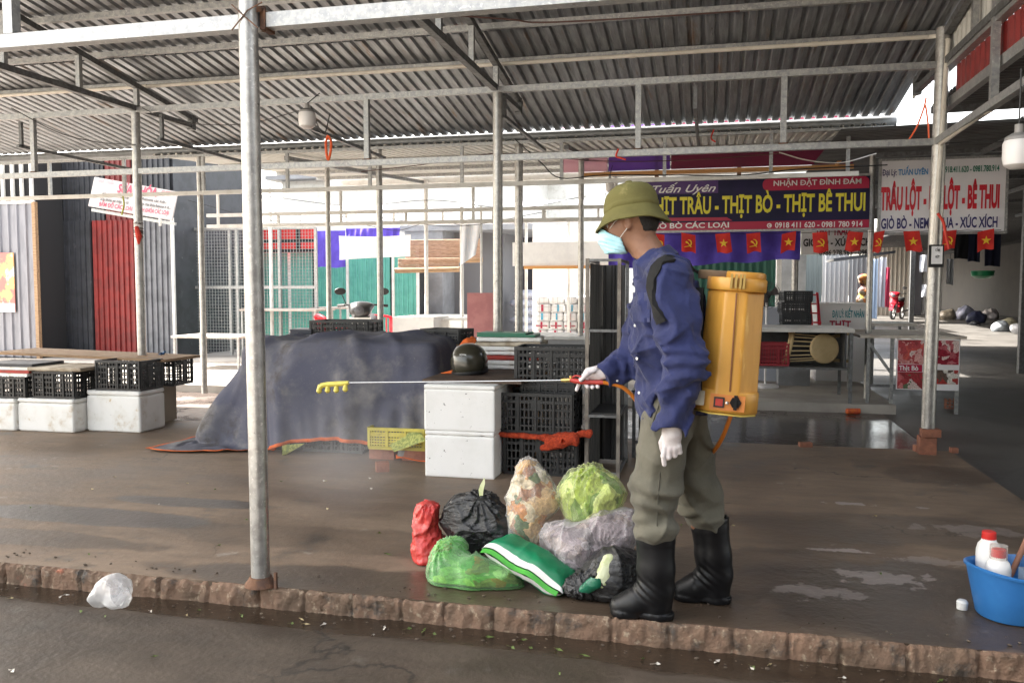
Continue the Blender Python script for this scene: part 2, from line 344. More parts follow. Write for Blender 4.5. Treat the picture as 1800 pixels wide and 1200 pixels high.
def chunks(name, pal, scale=14, rough=.5, bump=.6, warp=.35, stretch=(1,1,1), veil=None):
    "a jumble of scraps: warped cells, each with a colour of the palette"
    m = bpy.data.materials.new(name); m.use_nodes = True; nt = m.node_tree; N = nt.nodes; L = nt.links; b = N['Principled BSDF']
    tc = N.new('ShaderNodeTexCoord'); mp = N.new('ShaderNodeMapping'); mp.inputs['Scale'].default_value = stretch; L.new(tc.outputs['Object'], mp.inputs[0])
    nz = N.new('ShaderNodeTexNoise'); nz.inputs['Scale'].default_value = scale*.7; nz.inputs['Detail'].default_value = 4; L.new(mp.outputs[0], nz.inputs['Vector'])
    sc = N.new('ShaderNodeVectorMath'); sc.operation = 'SCALE'; sc.inputs[3].default_value = warp*2.2/scale*3; L.new(nz.outputs[1], sc.inputs[0]); ad = N.new('ShaderNodeVectorMath'); L.new(mp.outputs[0], ad.inputs[0]); L.new(sc.outputs[0], ad.inputs[1])
    vo = N.new('ShaderNodeTexVoronoi'); vo.inputs['Scale'].default_value = scale; L.new(ad.outputs[0], vo.inputs['Vector'])
    sp = N.new('ShaderNodeSeparateColor'); L.new(vo.outputs['Color'], sp.inputs[0]); cr = N.new('ShaderNodeValToRGB'); cr.color_ramp.interpolation = 'CONSTANT'; e = cr.color_ramp.elements
    for i, c in enumerate(pal):
        k = e[i] if i < 2 else e.new(i/len(pal)); k.position = i/len(pal); k.color = (*c, 1)
    L.new(sp.outputs[0], cr.inputs[0]); n2 = N.new('ShaderNodeTexNoise'); n2.inputs['Scale'].default_value = scale*4; n2.inputs['Detail'].default_value = 5; L.new(ad.outputs[0], n2.inputs['Vector'])
    mx = N.new('ShaderNodeMix'); mx.data_type = 'RGBA'; mx.blend_type = 'MULTIPLY'; mx.inputs[0].default_value = .75; L.new(cr.outputs[0], mx.inputs[6]); rm = N.new('ShaderNodeMapRange'); rm.inputs[1].default_value = .3; rm.inputs[2].default_value = .7; rm.inputs[3].default_value = .35; rm.inputs[4].default_value = 1.25; L.new(n2.outputs[0], rm.inputs[0]); L.new(rm.outputs[0], mx.inputs[7])
    L.new(mx.outputs[2], b.inputs['Base Color']); b.inputs['Roughness'].default_value = rough
    sm = N.new('ShaderNodeMath'); sm.operation = 'SUBTRACT'; L.new(n2.outputs[0], sm.inputs[0]); L.new(vo.outputs['Distance'], sm.inputs[1]); bn = N.new('ShaderNodeBump'); bn.inputs['Strength'].default_value = bump; bn.inputs['Distance'].default_value = .02; L.new(sm.outputs[0], bn.inputs['Height']); L.new(bn.outputs[0], b.inputs['Normal']); return m
def film(name, tint, dens=.25, rough=.12, bscale=18, bump=.8, spec=(1,1,1), stretch=(1,1,1)):
    "thin clear plastic: see-through tinted sheet with a glossy, crumpled surface"
    m = bpy.data.materials.new(name); m.use_nodes = True; nt = m.node_tree; N = nt.nodes; L = nt.links; N.remove(N['Principled BSDF'])
    out = N['Material Output']; tr = N.new('ShaderNodeBsdfTransparent'); tr.inputs[0].default_value = (*tint, 1)
    pb = N.new('ShaderNodeBsdfPrincipled'); pb.inputs['Base Color'].default_value = (*[min(1, t*.9) for t in tint], 1); pb.inputs['Roughness'].default_value = rough
    pb.inputs['Specular IOR Level'].default_value = .9
    tc = N.new('ShaderNodeTexCoord'); mp = N.new('ShaderNodeMapping'); mp.inputs['Scale'].default_value = stretch; L.new(tc.outputs['Object'], mp.inputs[0])
    nz = N.new('ShaderNodeTexNoise'); nz.inputs['Scale'].default_value = bscale; nz.inputs['Detail'].default_value = 5; nz.noise_type = 'RIDGED_MULTIFRACTAL' if hasattr(nz, 'noise_type') else nz.noise_type
    L.new(mp.outputs[0], nz.inputs['Vector'])
    bn = N.new('ShaderNodeBump'); bn.inputs['Strength'].default_value = bump; bn.inputs['Distance'].default_value = .008; L.new(nz.outputs[0], bn.inputs['Height']); L.new(bn.outputs[0], pb.inputs['Normal'])
    lw = N.new('ShaderNodeLayerWeight'); lw.inputs[0].default_value = .35; L.new(bn.outputs[0], lw.inputs['Normal'])
    mr = N.new('ShaderNodeMapRange'); mr.inputs[1].default_value = 0; mr.inputs[2].default_value = 1; mr.inputs[3].default_value = dens; mr.inputs[4].default_value = min(1, dens+.55); L.new(lw.outputs['Facing'], mr.inputs[0])
    mx = N.new('ShaderNodeMixShader'); L.new(mr.outputs[0], mx.inputs[0]); L.new(tr.outputs[0], mx.inputs[1]); L.new(pb.outputs[0], mx.inputs[2]); L.new(mx.outputs[0], out.inputs[0])
    return m
# ------------------------------------------------------------------ material library
def st(x, y, wx, wy, colr, k=.8, edge=1.2, rough=None, ns=2.2, z=0):
    c = at(x, y, z); return (colr, c[0], c[1], wx, wy, k, edge, rough, ns)
WET_SHADE = (.035, .024, .016); PALE = (.34, .29, .27)
m_floor = M('floor concrete', (.225, .163, .114), (.135, .094, .064), 1.3, .38, .66, .68, .5, bump=.35, bscale=22, world=True, detail=9,
    spots=[((.07,.055,.042), 2.2, .56, .72, .42), ((.29,.25,.21), 5.5, .62, .74), ((.06,.05,.04), 38, .66, .74)],
    stain=[st(150,905,.85,.16,WET_SHADE,.9,1.0,.28,2.4), st(330,882,.55,.10,WET_SHADE,.85,1.0,.3,3), st(60,945,.7,.12,WET_SHADE,.6,1.4,.35), st(620,950,1.0,.2,WET_SHADE,.35,1.3,.4),
           st(900,1050,1.6,.22,WET_SHADE,.75,1.0,.22), st(1330,1010,.75,.42,WET_SHADE,.6,1.2,.28), st(1690,1060,.9,.5,WET_SHADE,.75,1.2,.28), st(1250,930,.9,.35,WET_SHADE,.4,1.4,.4), st(1600,930,.9,.3,WET_SHADE,.5,1.2,.3),  # right patches partly real damp, partly shade painted to darken that side
           st(1560,1015,.17,.085,PALE,.6,5,.45,9), st(1440,1040,.14,.075,PALE,.45,5,.45,9), st(1478,967,.12,.03,PALE,.7,4,.4,9), st(1495,885,.10,.035,PALE,.8,5,.4,10),
           st(1625,893,.05,.025,PALE,.6,4,.4,10), st(1730,935,.28,.08,PALE,.4,5,.4,7), st(1640,985,.2,.05,PALE,.4,5,.4,9),
           st(1650,835,.35,.3,WET_SHADE,.5,1.0,.4), st(700,880,.9,.25,(.13,.085,.06),.5,1.2,.5)])
m_road = M('road surface', (.068, .052, .039), (.042, .032, .024), 1.8, .38, .64, .62, .4, bump=.4, bscale=30, world=True, detail=9,
    spots=[((.09,.078,.066), 4, .6, .72), ((.035,.03,.027), 45, .66, .72)],
    stain=[st(700,1110,2.6,.12,WET_SHADE,.8,.9,.18,2.2,-.11), st(1400,1170,1.6,.20,WET_SHADE,.85,.8,.15,1.8,-.11), st(60,1045,1.2,.12,WET_SHADE,.75,.8,.2,2.2,-.11), st(420,1085,1.2,.1,WET_SHADE,.7,.8,.2,2.2,-.11)])
m_lane = M('wet lane', (.13, .105, .09), (.08, .062, .055), 2, .4, .6, .5, .22, bump=.25, bscale=14, world=True, detail=8,
    stain=[st(1490,770,1.5,1.3,(.04,.032,.028),.8,1.0,.05,1.9,-.1), st(1520,760,.8,.7,(.10,.09,.085),.5,1.4,.05,2.6,-.1)])
worn(m_floor, k=.22); worn(m_road, (.02,.017,.014), .55, k=.3)
m_back = M('pale concrete', (.42, .39, .35), (.28, .25, .22), 1.1, .4, .65, .8, bump=.2, bscale=30, world=True)
m_alley = M('alley asphalt', (.10, .094, .087), (.07, .065, .06), 1.5, .4, .65, .6, .45, bump=.3, bscale=40, world=True)
m_kerb = M('kerb brick', (.19, .115, .075), (.115, .076, .05), 5, .35, .65, .85, bump=.9, bscale=42, bumpd=.012,
    spots=[((.34,.12,.07), 2.2, .62, .68), ((.32,.25,.175), 30, .54, .70), ((.04,.03,.022), 7, .54, .68, .5)])
m_galv = M('galvanised steel', (.42, .42, .41), (.29, .295, .30), 30, .35, .65, .5, .38, metal=.55, bump=.08, bscale=90,
    spots=[((.54,.54,.52), 55, .56, .66), ((.22,.13,.07), 5, .70, .80, .8)])
m_galvp = M('weathered pole steel', (.46, .45, .43), (.33, .32, .305), 18, .35, .65, .42, .34, metal=.72, bump=.12, bscale=70,
    spots=[((.60,.58,.55), 60, .56, .68), ((.13,.11,.095), 16, .66, .74, .8), ((.25,.15,.09), 4, .70, .82, .8)])
m_galvd = M('dark steel', (.20, .205, .21), (.13, .13, .13), 25, .35, .65, .5, metal=.5, bump=.1, spots=[((.2,.1,.06), 5, .68, .8, .8)])
m_rust = M('rusty weld', (.16, .08, .045), (.09, .05, .035), 20, .4, .6, .9, bump=.5)
m_white = M('white paint', (.72, .72, .70), (.60, .59, .56), 7, .45, .7, .5, bump=.08, spots=[((.35,.27,.18), 9, .68, .8)])
m_pvc = M('pvc pipe', (.74, .70, .62), (.62, .57, .49), 6, .4, .7, .35)
m_roof = M('zinc roof sheet', (.335, .35, .372), (.245, .252, .262), 3, .35, .65, .42, .5, metal=.65, bump=.06, bscale=20, stretch=(9, 1, 1),
    spots=[((.27,.19,.14), 1.4, .57, .74, .6), ((.45,.44,.42), 5, .6, .74), ((.13,.115,.1), 3.5, .64, .76, .7)])
m_roofp = M('pale roof sheet', (.60, .60, .57), (.50, .49, .46), 3, .4, .65, .6, metal=.1, stretch=(9,1,1))
m_roofd = M('dark roof sheet', (.15, .15, .15), (.10, .10, .10), 3, .4, .65, .5, metal=.4, stretch=(1,9,1), spots=[((.25,.25,.24), 4, .62, .74)])
m_redsheet = M('red sheet', (.22, .020, .018), (.15, .015, .014), 5, .4, .65, .5, bump=.1)
m_darksheet = M('slate sheet', (.05, .053, .063), (.034, .036, .042), 4, .4, .65, .45, metal=.2, spots=[((.13,.13,.14), 6, .62, .75)])
m_greysheet = M('grey sheet', (.17, .175, .195), (.12, .125, .14), 4, .4, .65, .45, metal=.3)
m_silver = M('silver sheet', (.25, .25, .28), (.20, .20, .225), 4, .4, .65, .4, metal=.35, stretch=(4,4,.6))
m_teal = M('teal sheet', (.13, .44, .37), (.10, .36, .31), 4, .4, .65, .5)
m_dkgreen = M('dark green shutter', (.012, .085, .06), None, rough=.5)
m_black = M('black and interior shade', (.02, .02, .022), None, rough=.9)  # plain black, also stands in for unlit interiors
m_brownwall = M('brown wall', (.16, .045, .04), (.11, .035, .03), 6, .4, .65, .7)
m_greywall = M('grey plaster', (.27, .28, .30), (.21, .215, .23), 3, .4, .65, .8, bump=.1)
m_wood = M('raw wood', (.36, .235, .135), (.25, .155, .085), 6, .4, .65, .75, bump=.3, bscale=30, stretch=(1,6,6), spots=[((.12,.085,.06), 9, .64, .76)])
m_foam = M('foam box', (.86, .85, .82), (.78, .76, .71), 6, .45, .7, .7, bump=.25, bscale=70, spots=[((.50,.39,.26), 3.2, .58, .74), ((.20,.16,.12), 24, .66, .74), ((.55,.40,.2), 7, .64, .72)])
m_crate = M('black crate plastic', (.016, .0165, .018), (.028, .0275, .027), 9, .45, .7, .42, .6, spots=[((.12,.11,.10), 14, .66, .78, .8)])
m_cratey = M('yellow crate plastic', (.62, .53, .09), (.50, .42, .08), 9, .4, .7, .5, spots=[((.2,.15,.08), 12, .62, .75)])
m_brick = M('red brick', (.34, .14, .085), (.24, .10, .065), 12, .4, .65, .85, bump=.5)
m_dkrub = M('black cable', (.015, .015, .016), None, rough=.5)
m_redstring = M('red string', (.62, .05, .03), None, rough=.7)
m_orange = M('orange cloth', (.80, .17, .03), (.66, .12, .02), 15, .4, .65, .8, bump=.4, bscale=150)
m_blanc = M('white cloth', (.80, .80, .80), (.72, .72, .73), 5, .4, .7, .85)
m_purple = M('violet cloth', (.13, .09, .60), (.10, .065, .47), 4, .4, .65, .85, bump=.2, bscale=200)

# ------------------------------------------------------------------ the ground
b = MB(); b.quad((-140,-120,-.16),(140,-120,-.16),(140,200,-.16),(-140,200,-.16)); struct('ground', b, m_back)
b = MB(); b.quad((-1.2,-30,-.088),(40,-30,-.088),(40,.6,-.088),(-1.2,.6,-.088)); b.quad((-40,.6,-.088),(40,.6,-.088),(40,3.3,-.088),(-40,3.3,-.088)); struct('road', b, m_road)
b = MB(); b.box((-60,-30,-.14),(-1.2,.6,-.09)); struct('bounce_pavement', b, m_back)  # unseen pale ground added at front left to bounce sunlight under the roof
b = MB(); b.box((-40,3.228,-.14),(1.86,7.22,0)); struct('market_floor', b, m_floor)
b = MB(); b.box((-40,7.22,-.15),(1.9,9.95,-.1)); struct('lane', b, m_lane)
b = MB(); b.box((-40,9.95,-.15),(2.0,46,0)); struct('rear_floor', b, m_back)
b = MB(); b.add([(1.86,3.24,-.085),(16,3.24,-.085),(16,10,-.1),(1.86,10,-.1),(16,29,.2),(1.86,29,.2),(16,70,.3),(1.86,70,.3)], [(0,1,2,3),(3,2,4,5),(5,4,6,7)]); struct('alley_paving', b, m_alley)
# kerb: a row of worn bricks on edge, laid as one strip
xs = np.arange(-7, 3.6, .0075); prof = [(3.250,-.02),(3.236,-.006),(3.228,.001),(3.220,.002),(3.210,-.001),(3.202,-.008),(3.20,-.032),(3.199,-.055),(3.198,-.078),(3.196,-.098),(3.19,-.118)]
P = np.zeros((len(prof), len(xs), 3))
for r, (y, z) in enumerate(prof): P[r,:,0] = xs; P[r,:,1] = y; P[r,:,2] = z
jx = np.cumsum(.19+.045*np.abs(np.sin(np.arange(90)*2.7)))-9.1; dj = np.abs(xs[:,None]-jx[None,:]-.012*np.sin(jx*9)[None,:]).min(1)
groove = np.clip(1-dj/.011, 0, 1)**.6; n1 = vnoise(P[...,0], P[...,1], P[...,2], 5, 3); n2 = vnoise(P[...,0], P[...,1], P[...,2], 22, 4); n3 = vnoise(P[...,0], P[...,1], P[...,2], 60, 5)
bi = np.searchsorted(jx, xs); off = np.sin(bi*12.9)*.5
wgt = np.array([0,.15,.5,.9,1,1,1,1,1,.7,.2])[:,None]
P[...,1] -= wgt*(.009*n1+.009*n2+.009*n3+.008*off[None,:]-.013*groove[None,:]); P[...,2] += wgt*(.008*n1+.008*n2+.006*n3-.009*groove[None,:]+.006*off[None,:])*np.array([0,.3,.8,1,1,.8,.5,.3,.2,0,0])[:,None]
b = MB(); b.grid(P[:, ::-1]); struct('kerb', b, m_kerb, sharp=60)
# earth and grit gathered along the kerb
b = MB()
for i in range(420):
    x = RNG.uniform(-5.5, 2.6); top = RNG.rand() < .45
    y, z = (3.27+abs(RNG.normal(0, .07)), .004) if top else (3.17-abs(RNG.normal(0, .05)), -.087); r = abs(RNG.normal(0, .0028))+.0015
    b.lathe([(r*.6,-r*.5),(r,0),(r*.5,r*.5)], 5, (x, y, z), (RNG.uniform(-.4,.4), RNG.uniform(-.4,.4), 1), 1.5)
struct('grit', b, M('grit', (.07,.052,.038), (.16,.125,.09), 8, .5, .7, .9)); bpy.data.objects['grit']['kind'] = 'stuff'
b = MB()
for i in range(130):
    x = RNG.uniform(-5.5, 2.2); k = RNG.rand()
    if k < .45: y, z = 3.13-abs(RNG.normal(0, .07)), -.084
    elif k < .7: y, z = RNG.uniform(1.9, 3.1), -.084
    else: y, z = RNG.uniform(3.4, 5.4), .004
    a = RNG.uniform(0, 6.3); l, w_ = RNG.uniform(.008, .028), RNG.uniform(.003, .008); d = V(math.cos(a), math.sin(a), 0); s = V(-d[1], d[0], 0); c = V(x, y, z)
    b.grid([[c-d*l, c-d*l+V(0,0,.001)], [c-s*w_+V(0,0,.004), c+s*w_], [c+d*l*.4+s*w_*1.3+V(0,0,.007), c+d*l*.4-s*w_], [c+d*l+V(0,0,.002), c+d*l]], mi=int(RNG.choice([0,0,1,2])))
struct('litter', b, [M('leaf scrap', (.10,.15,.035), None, rough=.7), M('straw scrap', (.42,.34,.19), None, rough=.8), M('paper scrap', (.62,.58,.52), None, rough=.8)]); bpy.data.objects['litter']['kind'] = 'stuff'

# ------------------------------------------------------------------ the near market shed
def zroof(y): return 3.2+.153*(7.96-y)
shed = T('market_shed', 'open market shed with zinc roof on round galvanised poles', 'shed', (-1.85, 5.2, 0))
RX0, RX1, RY0, RY1 = -10.3, 1.76, 2.5, 9.2
b = MB(); u = V(0, 1, -.153); wid = (RY1-RY0)*math.hypot(1, .153)
for k, (ya, yb, dz) in enumerate(((RY0, 4.5, .03), (4.35, 6.95, .015), (6.8, RY1, 0))):
    b.corr((RX0, ya, zroof(ya)+dz), (1,0,0), u, RX1-RX0, (yb-ya)*math.hypot(1, .153), .108, .024, 'trap')
shed.add('roof_sheet', b, m_roof, smooth=False)
for y in (7.31, 6.65, 5.98, 5.32, 4.65, 3.98, 3.3, 2.7):
    b = MB(); b.bar((RX0, y, zroof(y)-.028), (RX1, y, zroof(y)-.028), .045, .045); shed.add('purlin', b, m_galv)
b = MB(); b.tube([(RX0, 7.26, zroof(7.3)-.063), (1.62, 7.26, zroof(7.3)-.063), (1.69, 7.18, zroof(7.3)-.08), (1.70, 7.02, zroof(7.3)-.16), (1.69, 7.0, 3.0), (1.655, 7.0, 2.0), (1.64, 7.0, 1.45)], .017, 10)
for x in (-8,-5.4,-2.9,-.7,.75): b.tube([(x, 7.26, zroof(7.3)-.063), (x+.05, 7.26, zroof(7.3)-.063)], .021, 10)
shed.add('conduit_pipe', b, m_pvc)
b = MB(); b.tube([(1.66, 6.97, 2.37), (1.655, 3.2, 2.45)], .018, 10); b.tube([(1.66,5.9,2.39),(1.66,5.82,2.392)], .023, 10); shed.add('conduit_pipe', b, m_pvc)
for X in (-8.85, -5.35, -1.82, 1.70):
    b = MB(); tr = None
    b.bar((X, RY0+.1, 2.99), (X, 7.96, 2.99), .05, .05); o = shed.add('truss', b, m_galvd)
    b = MB(); b.bar((X, RY0+.1, zroof(RY0+.1)-.13), (X, 8.05, zroof(8.05)-.13), .05, .05); b.box((X-.03,7.94,2.95),(X+.03,8.0,3.1)); shed.add('rafter', b, m_galvd, parent=o)
    for y in (3.7, 4.6, 5.55, 6.35, 7.1): 
        b = MB(); b.bar((X, y, 3.015), (X, y, zroof(y)-.155), .04, .04); shed.add('strut', b, m_galv, parent=o)
def beam(name, x0, x1, y, z, w_=.05, mat=m_galv, zz=None): b = MB(); b.bar((x0, y, z), (x1, y, zz or z), w_, w_); return shed.add(name, b, mat)
beam('beam', RX0, 4.2, 3.30, 2.406, .06)
beam('beam', RX0, 1.74, 7.08, 2.975); beam('beam', RX0, 1.74, 7.08, 2.40)
GY = 9.12; gz = lambda x: 2.89
zl = [at(240,346,Y=GY)[2], at(875,320,Y=GY)[2]]; zlow = sum(zl)/2
beam('beam', RX0, 1.42, GY, zlow, .045, m_white); beam('beam', RX0, 1.74, GY, 2.885, .03)
for xp in (87, 218, 357, 505, 650, 812, 987, 1168, 1355, 1490): 
    q = at(xp, 300, Y=GY); b = MB(); b.bar((q[0], GY+.002, 2.87), (q[0], GY+.002, zlow+.02), .035, .035); shed.add('hanger', b, m_galv)
for xp in (58, 645, 1122, 1377): 
    q = at(xp, 220, Y=7.08); b = MB(); b.bar((q[0], 7.08, 2.952), (q[0], 7.08, 2.423), .045, .045); b.box((q[0]-.035,7.05,2.424),(q[0]+.035,7.11,2.434), 1); shed.add('hanger', b, [m_galv, m_rust])
for xp, yp in ((38,258),(285,246),(545,225),(887,206),(1222,190)):
    q = at(xp, yp, Y=7.2); b = MB(); b.bar((q[0], 7.2, 2.95), (q[0], 7.2, q[2]), .03, .03); b.bar((q[0], 7.15, q[2]), (q[0], 9.02, q[2]), .03, .03); shed.add('bracket', b, m_galvd)
q = at(20, 20, Y=3.3); b = MB(); b.bar((q[0], 3.3, 2.44), (q[0], 3.3, zroof(3.3)-.05), .05, .05); shed.add('hanger', b, m_galv)
q = at(75,110,Y=5.55)
cols = []
def column(x, y, r, zb, zt, lean=(0,0), mat=m_galvp):
    b = MB(); b.tube([(x+lean[0]*t, y+lean[1]*t, zb+(zt-zb)*t) for t in (0,.33,.66,1)], r, 20); return shed.add('column', b, mat)
cA = column(-1.885, 3.235, .040, 0, 3.85, (-.015, 0)); column(-5.4, 3.235, .04, 0, 3.85); column(1.72, 3.235, .04, 0, 3.8)
for x in (-8.86, -5.352): column(x, 7.08, .04, 0, 2.95)
column(-1.80, 7.08, .042, 0, 2.95); cR = column(1.655, 7.08, .050, .0, 3.25, (.025, 0))
b = MB(); b.lathe([(.065,0),(.062,.012),(.048,.028),(.044,.04)], 14, (-1.885,3.235,.0), sx=1.1); b.bar((-1.80,3.21,0),(-1.80,3.21,.07),.012); shed.add('pole_foot', b, m_rust, parent=cA)
b = MB(); 
for k in range(4): b.tube([(-1.89+.05*math.cos(t+k), 3.27+.05*math.sin(t+k), 2.36+.1*(t/6.3)+.01*k) for t in np.linspace(0,6.3,14)], .003, 5)
for s in (-1,1): b.tube([(-1.89-.06*s,3.20,2.35),(-1.89+.02*s,3.188,2.42),(-1.89+.07*s,3.22,2.46)], .003, 5)
shed.add('tie_wire', b, m_rust, parent=cA)
for s in (-1,1): b = MB(); b.box((-1.89+s*.045-.012,3.262,2.365),(-1.89+s*.045+.012,3.345,2.445)); shed.add('weld_plate', b, m_rust, parent=cA)
b = MB(); b.box((1.59,7.02,0),(1.71,7.13,.14)); b.box((1.60,7.0,.14),(1.735,7.10,.20)); shed.add('brick_footing', b, m_brick, parent=cR)
for x in (-1.87, -1.73): pass
# eave gutter, and the posts of the eave line
b = MB(); b.tube([(RX0, 9.25, 2.975), (-4, 9.25, 2.97), (1.78, 9.25, 2.96)], .062, 16); shed.add('gutter', b, M('gutter pipe', (.26,.27,.28), (.2,.21,.215), 6, .4, .6, .45, metal=.3))
for xp in (350, 665): q = at(xp, 400, Y=9.12); column(q[0], 9.16, .036, 0, 2.9)
q = at(910, 300, Y=9.2); b = MB(); b.tube([(q[0], 9.26, 2.93), (q[0], 9.26, .0)], .045, 14); b.tube([(q[0],9.26,2.0),(q[0],9.26,2.1)], .05, 14); shed.add('downpipe', b, m_galvp)
# gable side over the alley: tie beams, pale cladding, red strip
b = MB(); b.bar((1.72, 2.5, 2.965), (1.72, 7.3, 2.965), .06, .06); shed.add('beam', b, m_galv)
b = MB(); b.bar((1.76, 2.5, 2.70), (1.76, 7.5, 2.70), .05, .07); shed.add('beam', b, m_galv)
b = MB(); b.bar((1.63, 2.5, 2.40), (1.66, 7.05, 2.40), .05, .05); shed.add('beam', b, m_galv)
b = MB(); b.corr((1.745, 7.55, 3.0), (0,-1,0), (0,0,1), 7, .02, .11, .02)
k = 0; pts = [(8.35-i*.037, .02*(1 if i % 3 == 1 else 0)) for i in range(158)]
b = MB(); A = [(1.74+h, y, 2.99) for y, h in pts]; Bq = [(1.74+h, y, zroof(y)+.01) for y, h in pts]; m = len(A); b.add(A+Bq, [(i, i+1, m+i+1, m+i) for i in range(m-1)]); shed.add('gable_cladding', b, m_roofp, smooth=False)
pts = [p for p in pts if p[0] < 7.0]; m = len(pts); b = MB(); A = [(1.745+h, y, 2.735) for y, h in pts]; Bq = [(1.745+h, y, 2.94) for y, h in pts]; b.add(A+Bq, [(i, i+1, m+i+1, m+i) for i in range(m-1)]); shed.add('fascia_strip', b, m_redsheet, smooth=False)
for y in (5.9, 4.1): b = MB(); b.bar((1.70, y, 2.42), (1.70, y, zroof(y)-.03), .045, .045); shed.add('strut', b, m_galv)

# ------------------------------------------------------------------ the dark side roof over the alley
side = T('alley_roof', 'low dark zinc roof over the alley to the right of the red fascia', 'roof', (4, 8, 0))
yh0, yh1 = at(1650, 212, z=2.87)[1], at(1650, 178, z=2.87)[1]
def zs(x): return 2.84+.02*(x-1.8)
def sheetY(x0, x1, y0, y1, mat, name='roof_sheet'):
    b = MB(); b.corr((x0, y0, zs(x0)), (0,1,0), (1,0,.02), y1-y0, x1-x0, .09, .02); return side.add(name, b, mat, smooth=False)
ya, yb = min(yh0, yh1), max(yh0, yh1)
sheetY(1.80, 12.5, 2.0, ya, m_roofd); sheetY(2.75, 12.5, ya, yb, m_roofd); sheetY(1.2, 12.5, yb, 20.5, m_roofd); sheetY(5.2, 12.5, 20.45, 42, m_roofd)  # far right sheet added for shade, open sky left for the lane's reflection
for y in (3.4, 5.6, 7.9, 10.4, 13.2, 17): b = MB(); b.bar((1.8, y, 2.80), (9, y, 2.94), .05, .06); side.add('beam', b, m_galvd if y > 6 else m_galv)
for x in (2.9, 4.6, 6.4): b = MB(); b.bar((x, 2.0, zs(x)-.07), (x, 20.4, zs(x)-.07), .045, .05); side.add('beam', b, m_galvd)
for x, y in ((4.7, 14.5), (8.9, 3.5), (8.9, 10), (4.7, 22)): b = MB(); b.bar((x, y, -.1), (x, y, 2.85), .1, .1); side.add('column', b, m_galvd)

# ------------------------------------------------------------------ the pale rear shed
rear = T('rear_shed', 'rear shed with pale corrugated roof behind the long grey gutter', 'shed', (-3.5, 12, 0))
b = MB(); b.corr((-6.7, 9.12, 2.905), (1,0,0), (0,1,.07), 8.4, 5.3, .10, .022); rear.add('roof_sheet', b, m_roofp, smooth=False)
b = MB(); b.corr((-6.9, 14.6, 3.30), (1,0,0), (0,1,-.02), 6.0, 1.2, .10, .022); rear.add('roof_sheet', b, m_roofp, smooth=False)
for y in (10.6, 12.2, 13.6): b = MB(); b.bar((-6.7, y, 2.90+.07*(y-9.42)), (1.7, y, 2.90+.07*(y-9.42)), .05, .05); rear.add('purlin', b, m_galv)
YC, YD = 10.52, 14.3
for z in (2.30, 2.15): b = MB(); b.bar((-6.85, YC, z), (1.75, YC, z), .045, .045); rear.add('beam', b, m_white)
for z in (2.66, 2.45): b = MB(); b.bar((-8.2, YD, z), (1.75, YD, z), .05, .05); rear.add('beam', b, m_white)
b = MB(); b.bar((-6.9, 14.45, 3.22), (1.75, 14.45, 3.22), .05, .11); rear.add('beam', b, m_white)
for x in (-5.03, -1.60): b = MB(); b.tube([(x, YC, 0), (x, YC, 2.9)], .035, 14); rear.add('column', b, m_galvp)
for x in (-8.0, -4.95, -1.6): b = MB(); b.tube([(x, YD, 0), (x, YD, 3.2)], .035, 14); rear.add('column', b, m_white)
for i, x in enumerate(np.arange(-7.6, 1.6, .92)):
    b = MB(); b.bar((x, YC, 2.17), (x, YC, 2.62 if i % 2 else 2.28), .03, .03); rear.add('hanger', b, m_white)
    b = MB(); b.bar((x+.2, YD, 2.47), (x+.2, YD, 2.64), .035, .035); rear.add('hanger', b, m_white)
for x in (-5.03, -1.6): b = MB(); b.bar((x, 9.4, 2.86), (x, 14.4, 3.18), .05, .05); rear.add('rafter', b, m_galvd)
# corner posts carrying the two shop boards
for i, (x, y, z0, z1, lb) in enumerate(((1.79, YC, 0, 3.2, 'thin round post between the purple and the white shop board'), (1.24, 13.6, 0, 2.9, 'grey steel post behind the purple board, left of the red hand truck'))):
    b = MB(); b.tube([(x, y, z0), (x, y, z1*.5), (x, y, z1)], .034 if i == 0 else .05, 14); solo('post', lb, 'post', b, m_galvp)

# an unseen hall added behind the camera: it blocks light from behind right
b = MB(); oh = T('light_blocking_hall', 'unseen dark hall added across the road to block light', 'building', (6, -6, -.1))
b.box((-.6,-9,-.09),(18,-3.0,4.6)); oh.add('wall', b, m_darksheet); b = MB(); b.box((-1.0,-9.5,4.6),(18.5,-1.2,4.72)); oh.add('roof', b, m_galvd)
b = MB(); b.box((3.0,-3.0,-.09),(5.4,-2.97,2.6)); oh.add('door', b, m_darksheet)
# ------------------------------------------------------------------ the man with the sprayer
YM = 3.36
def q(x, y, Y=YM): return at(x, y, Y=Y)
k_px = np.linalg.norm(q(1000,600)-q(1100,600))/100            # metres per photo pixel beside him
skin = M('tanned skin', (.30, .155, .095), (.225, .11, .066), 9, .4, .7, .5, bump=.15, bscale=120, sss=.12)
m_hair = M('black hair', (.012, .010, .009), None, rough=.5, bump=.6, bscale=160)
m_shirt = M('navy work shirt', (.012, .019, .088), (.008, .013, .062), 5, .4, .65, .85, bump=.55, bscale=30, sheen=.1, bumpd=.008,
    spots=[((.06,.066,.14), 4.5, .60, .80), ((.24,.24,.28), 30, .71, .79)])
m_trouser = M('khaki green trousers', (.118, .110, .082), (.084, .079, .059), 4, .4, .66, .9, bump=.5, bscale=26, sheen=.1, bumpd=.008, spots=[((.06,.055,.045), 5, .62, .76)])
m_boot = M('black rubber', (.006, .006, .007), (.011, .011, .012), 8, .4, .7, .36, .5, spec=.32, bump=.05, bscale=40, spots=[((.07,.06,.05), 9, .68, .80, .7)])
m_glove = M('white cotton glove', (.66, .62, .62), (.56, .50, .50), 30, .4, .65, .9, bump=.5, bscale=260, bumpd=.002, spots=[((.45,.35,.28), 18, .64, .74)])
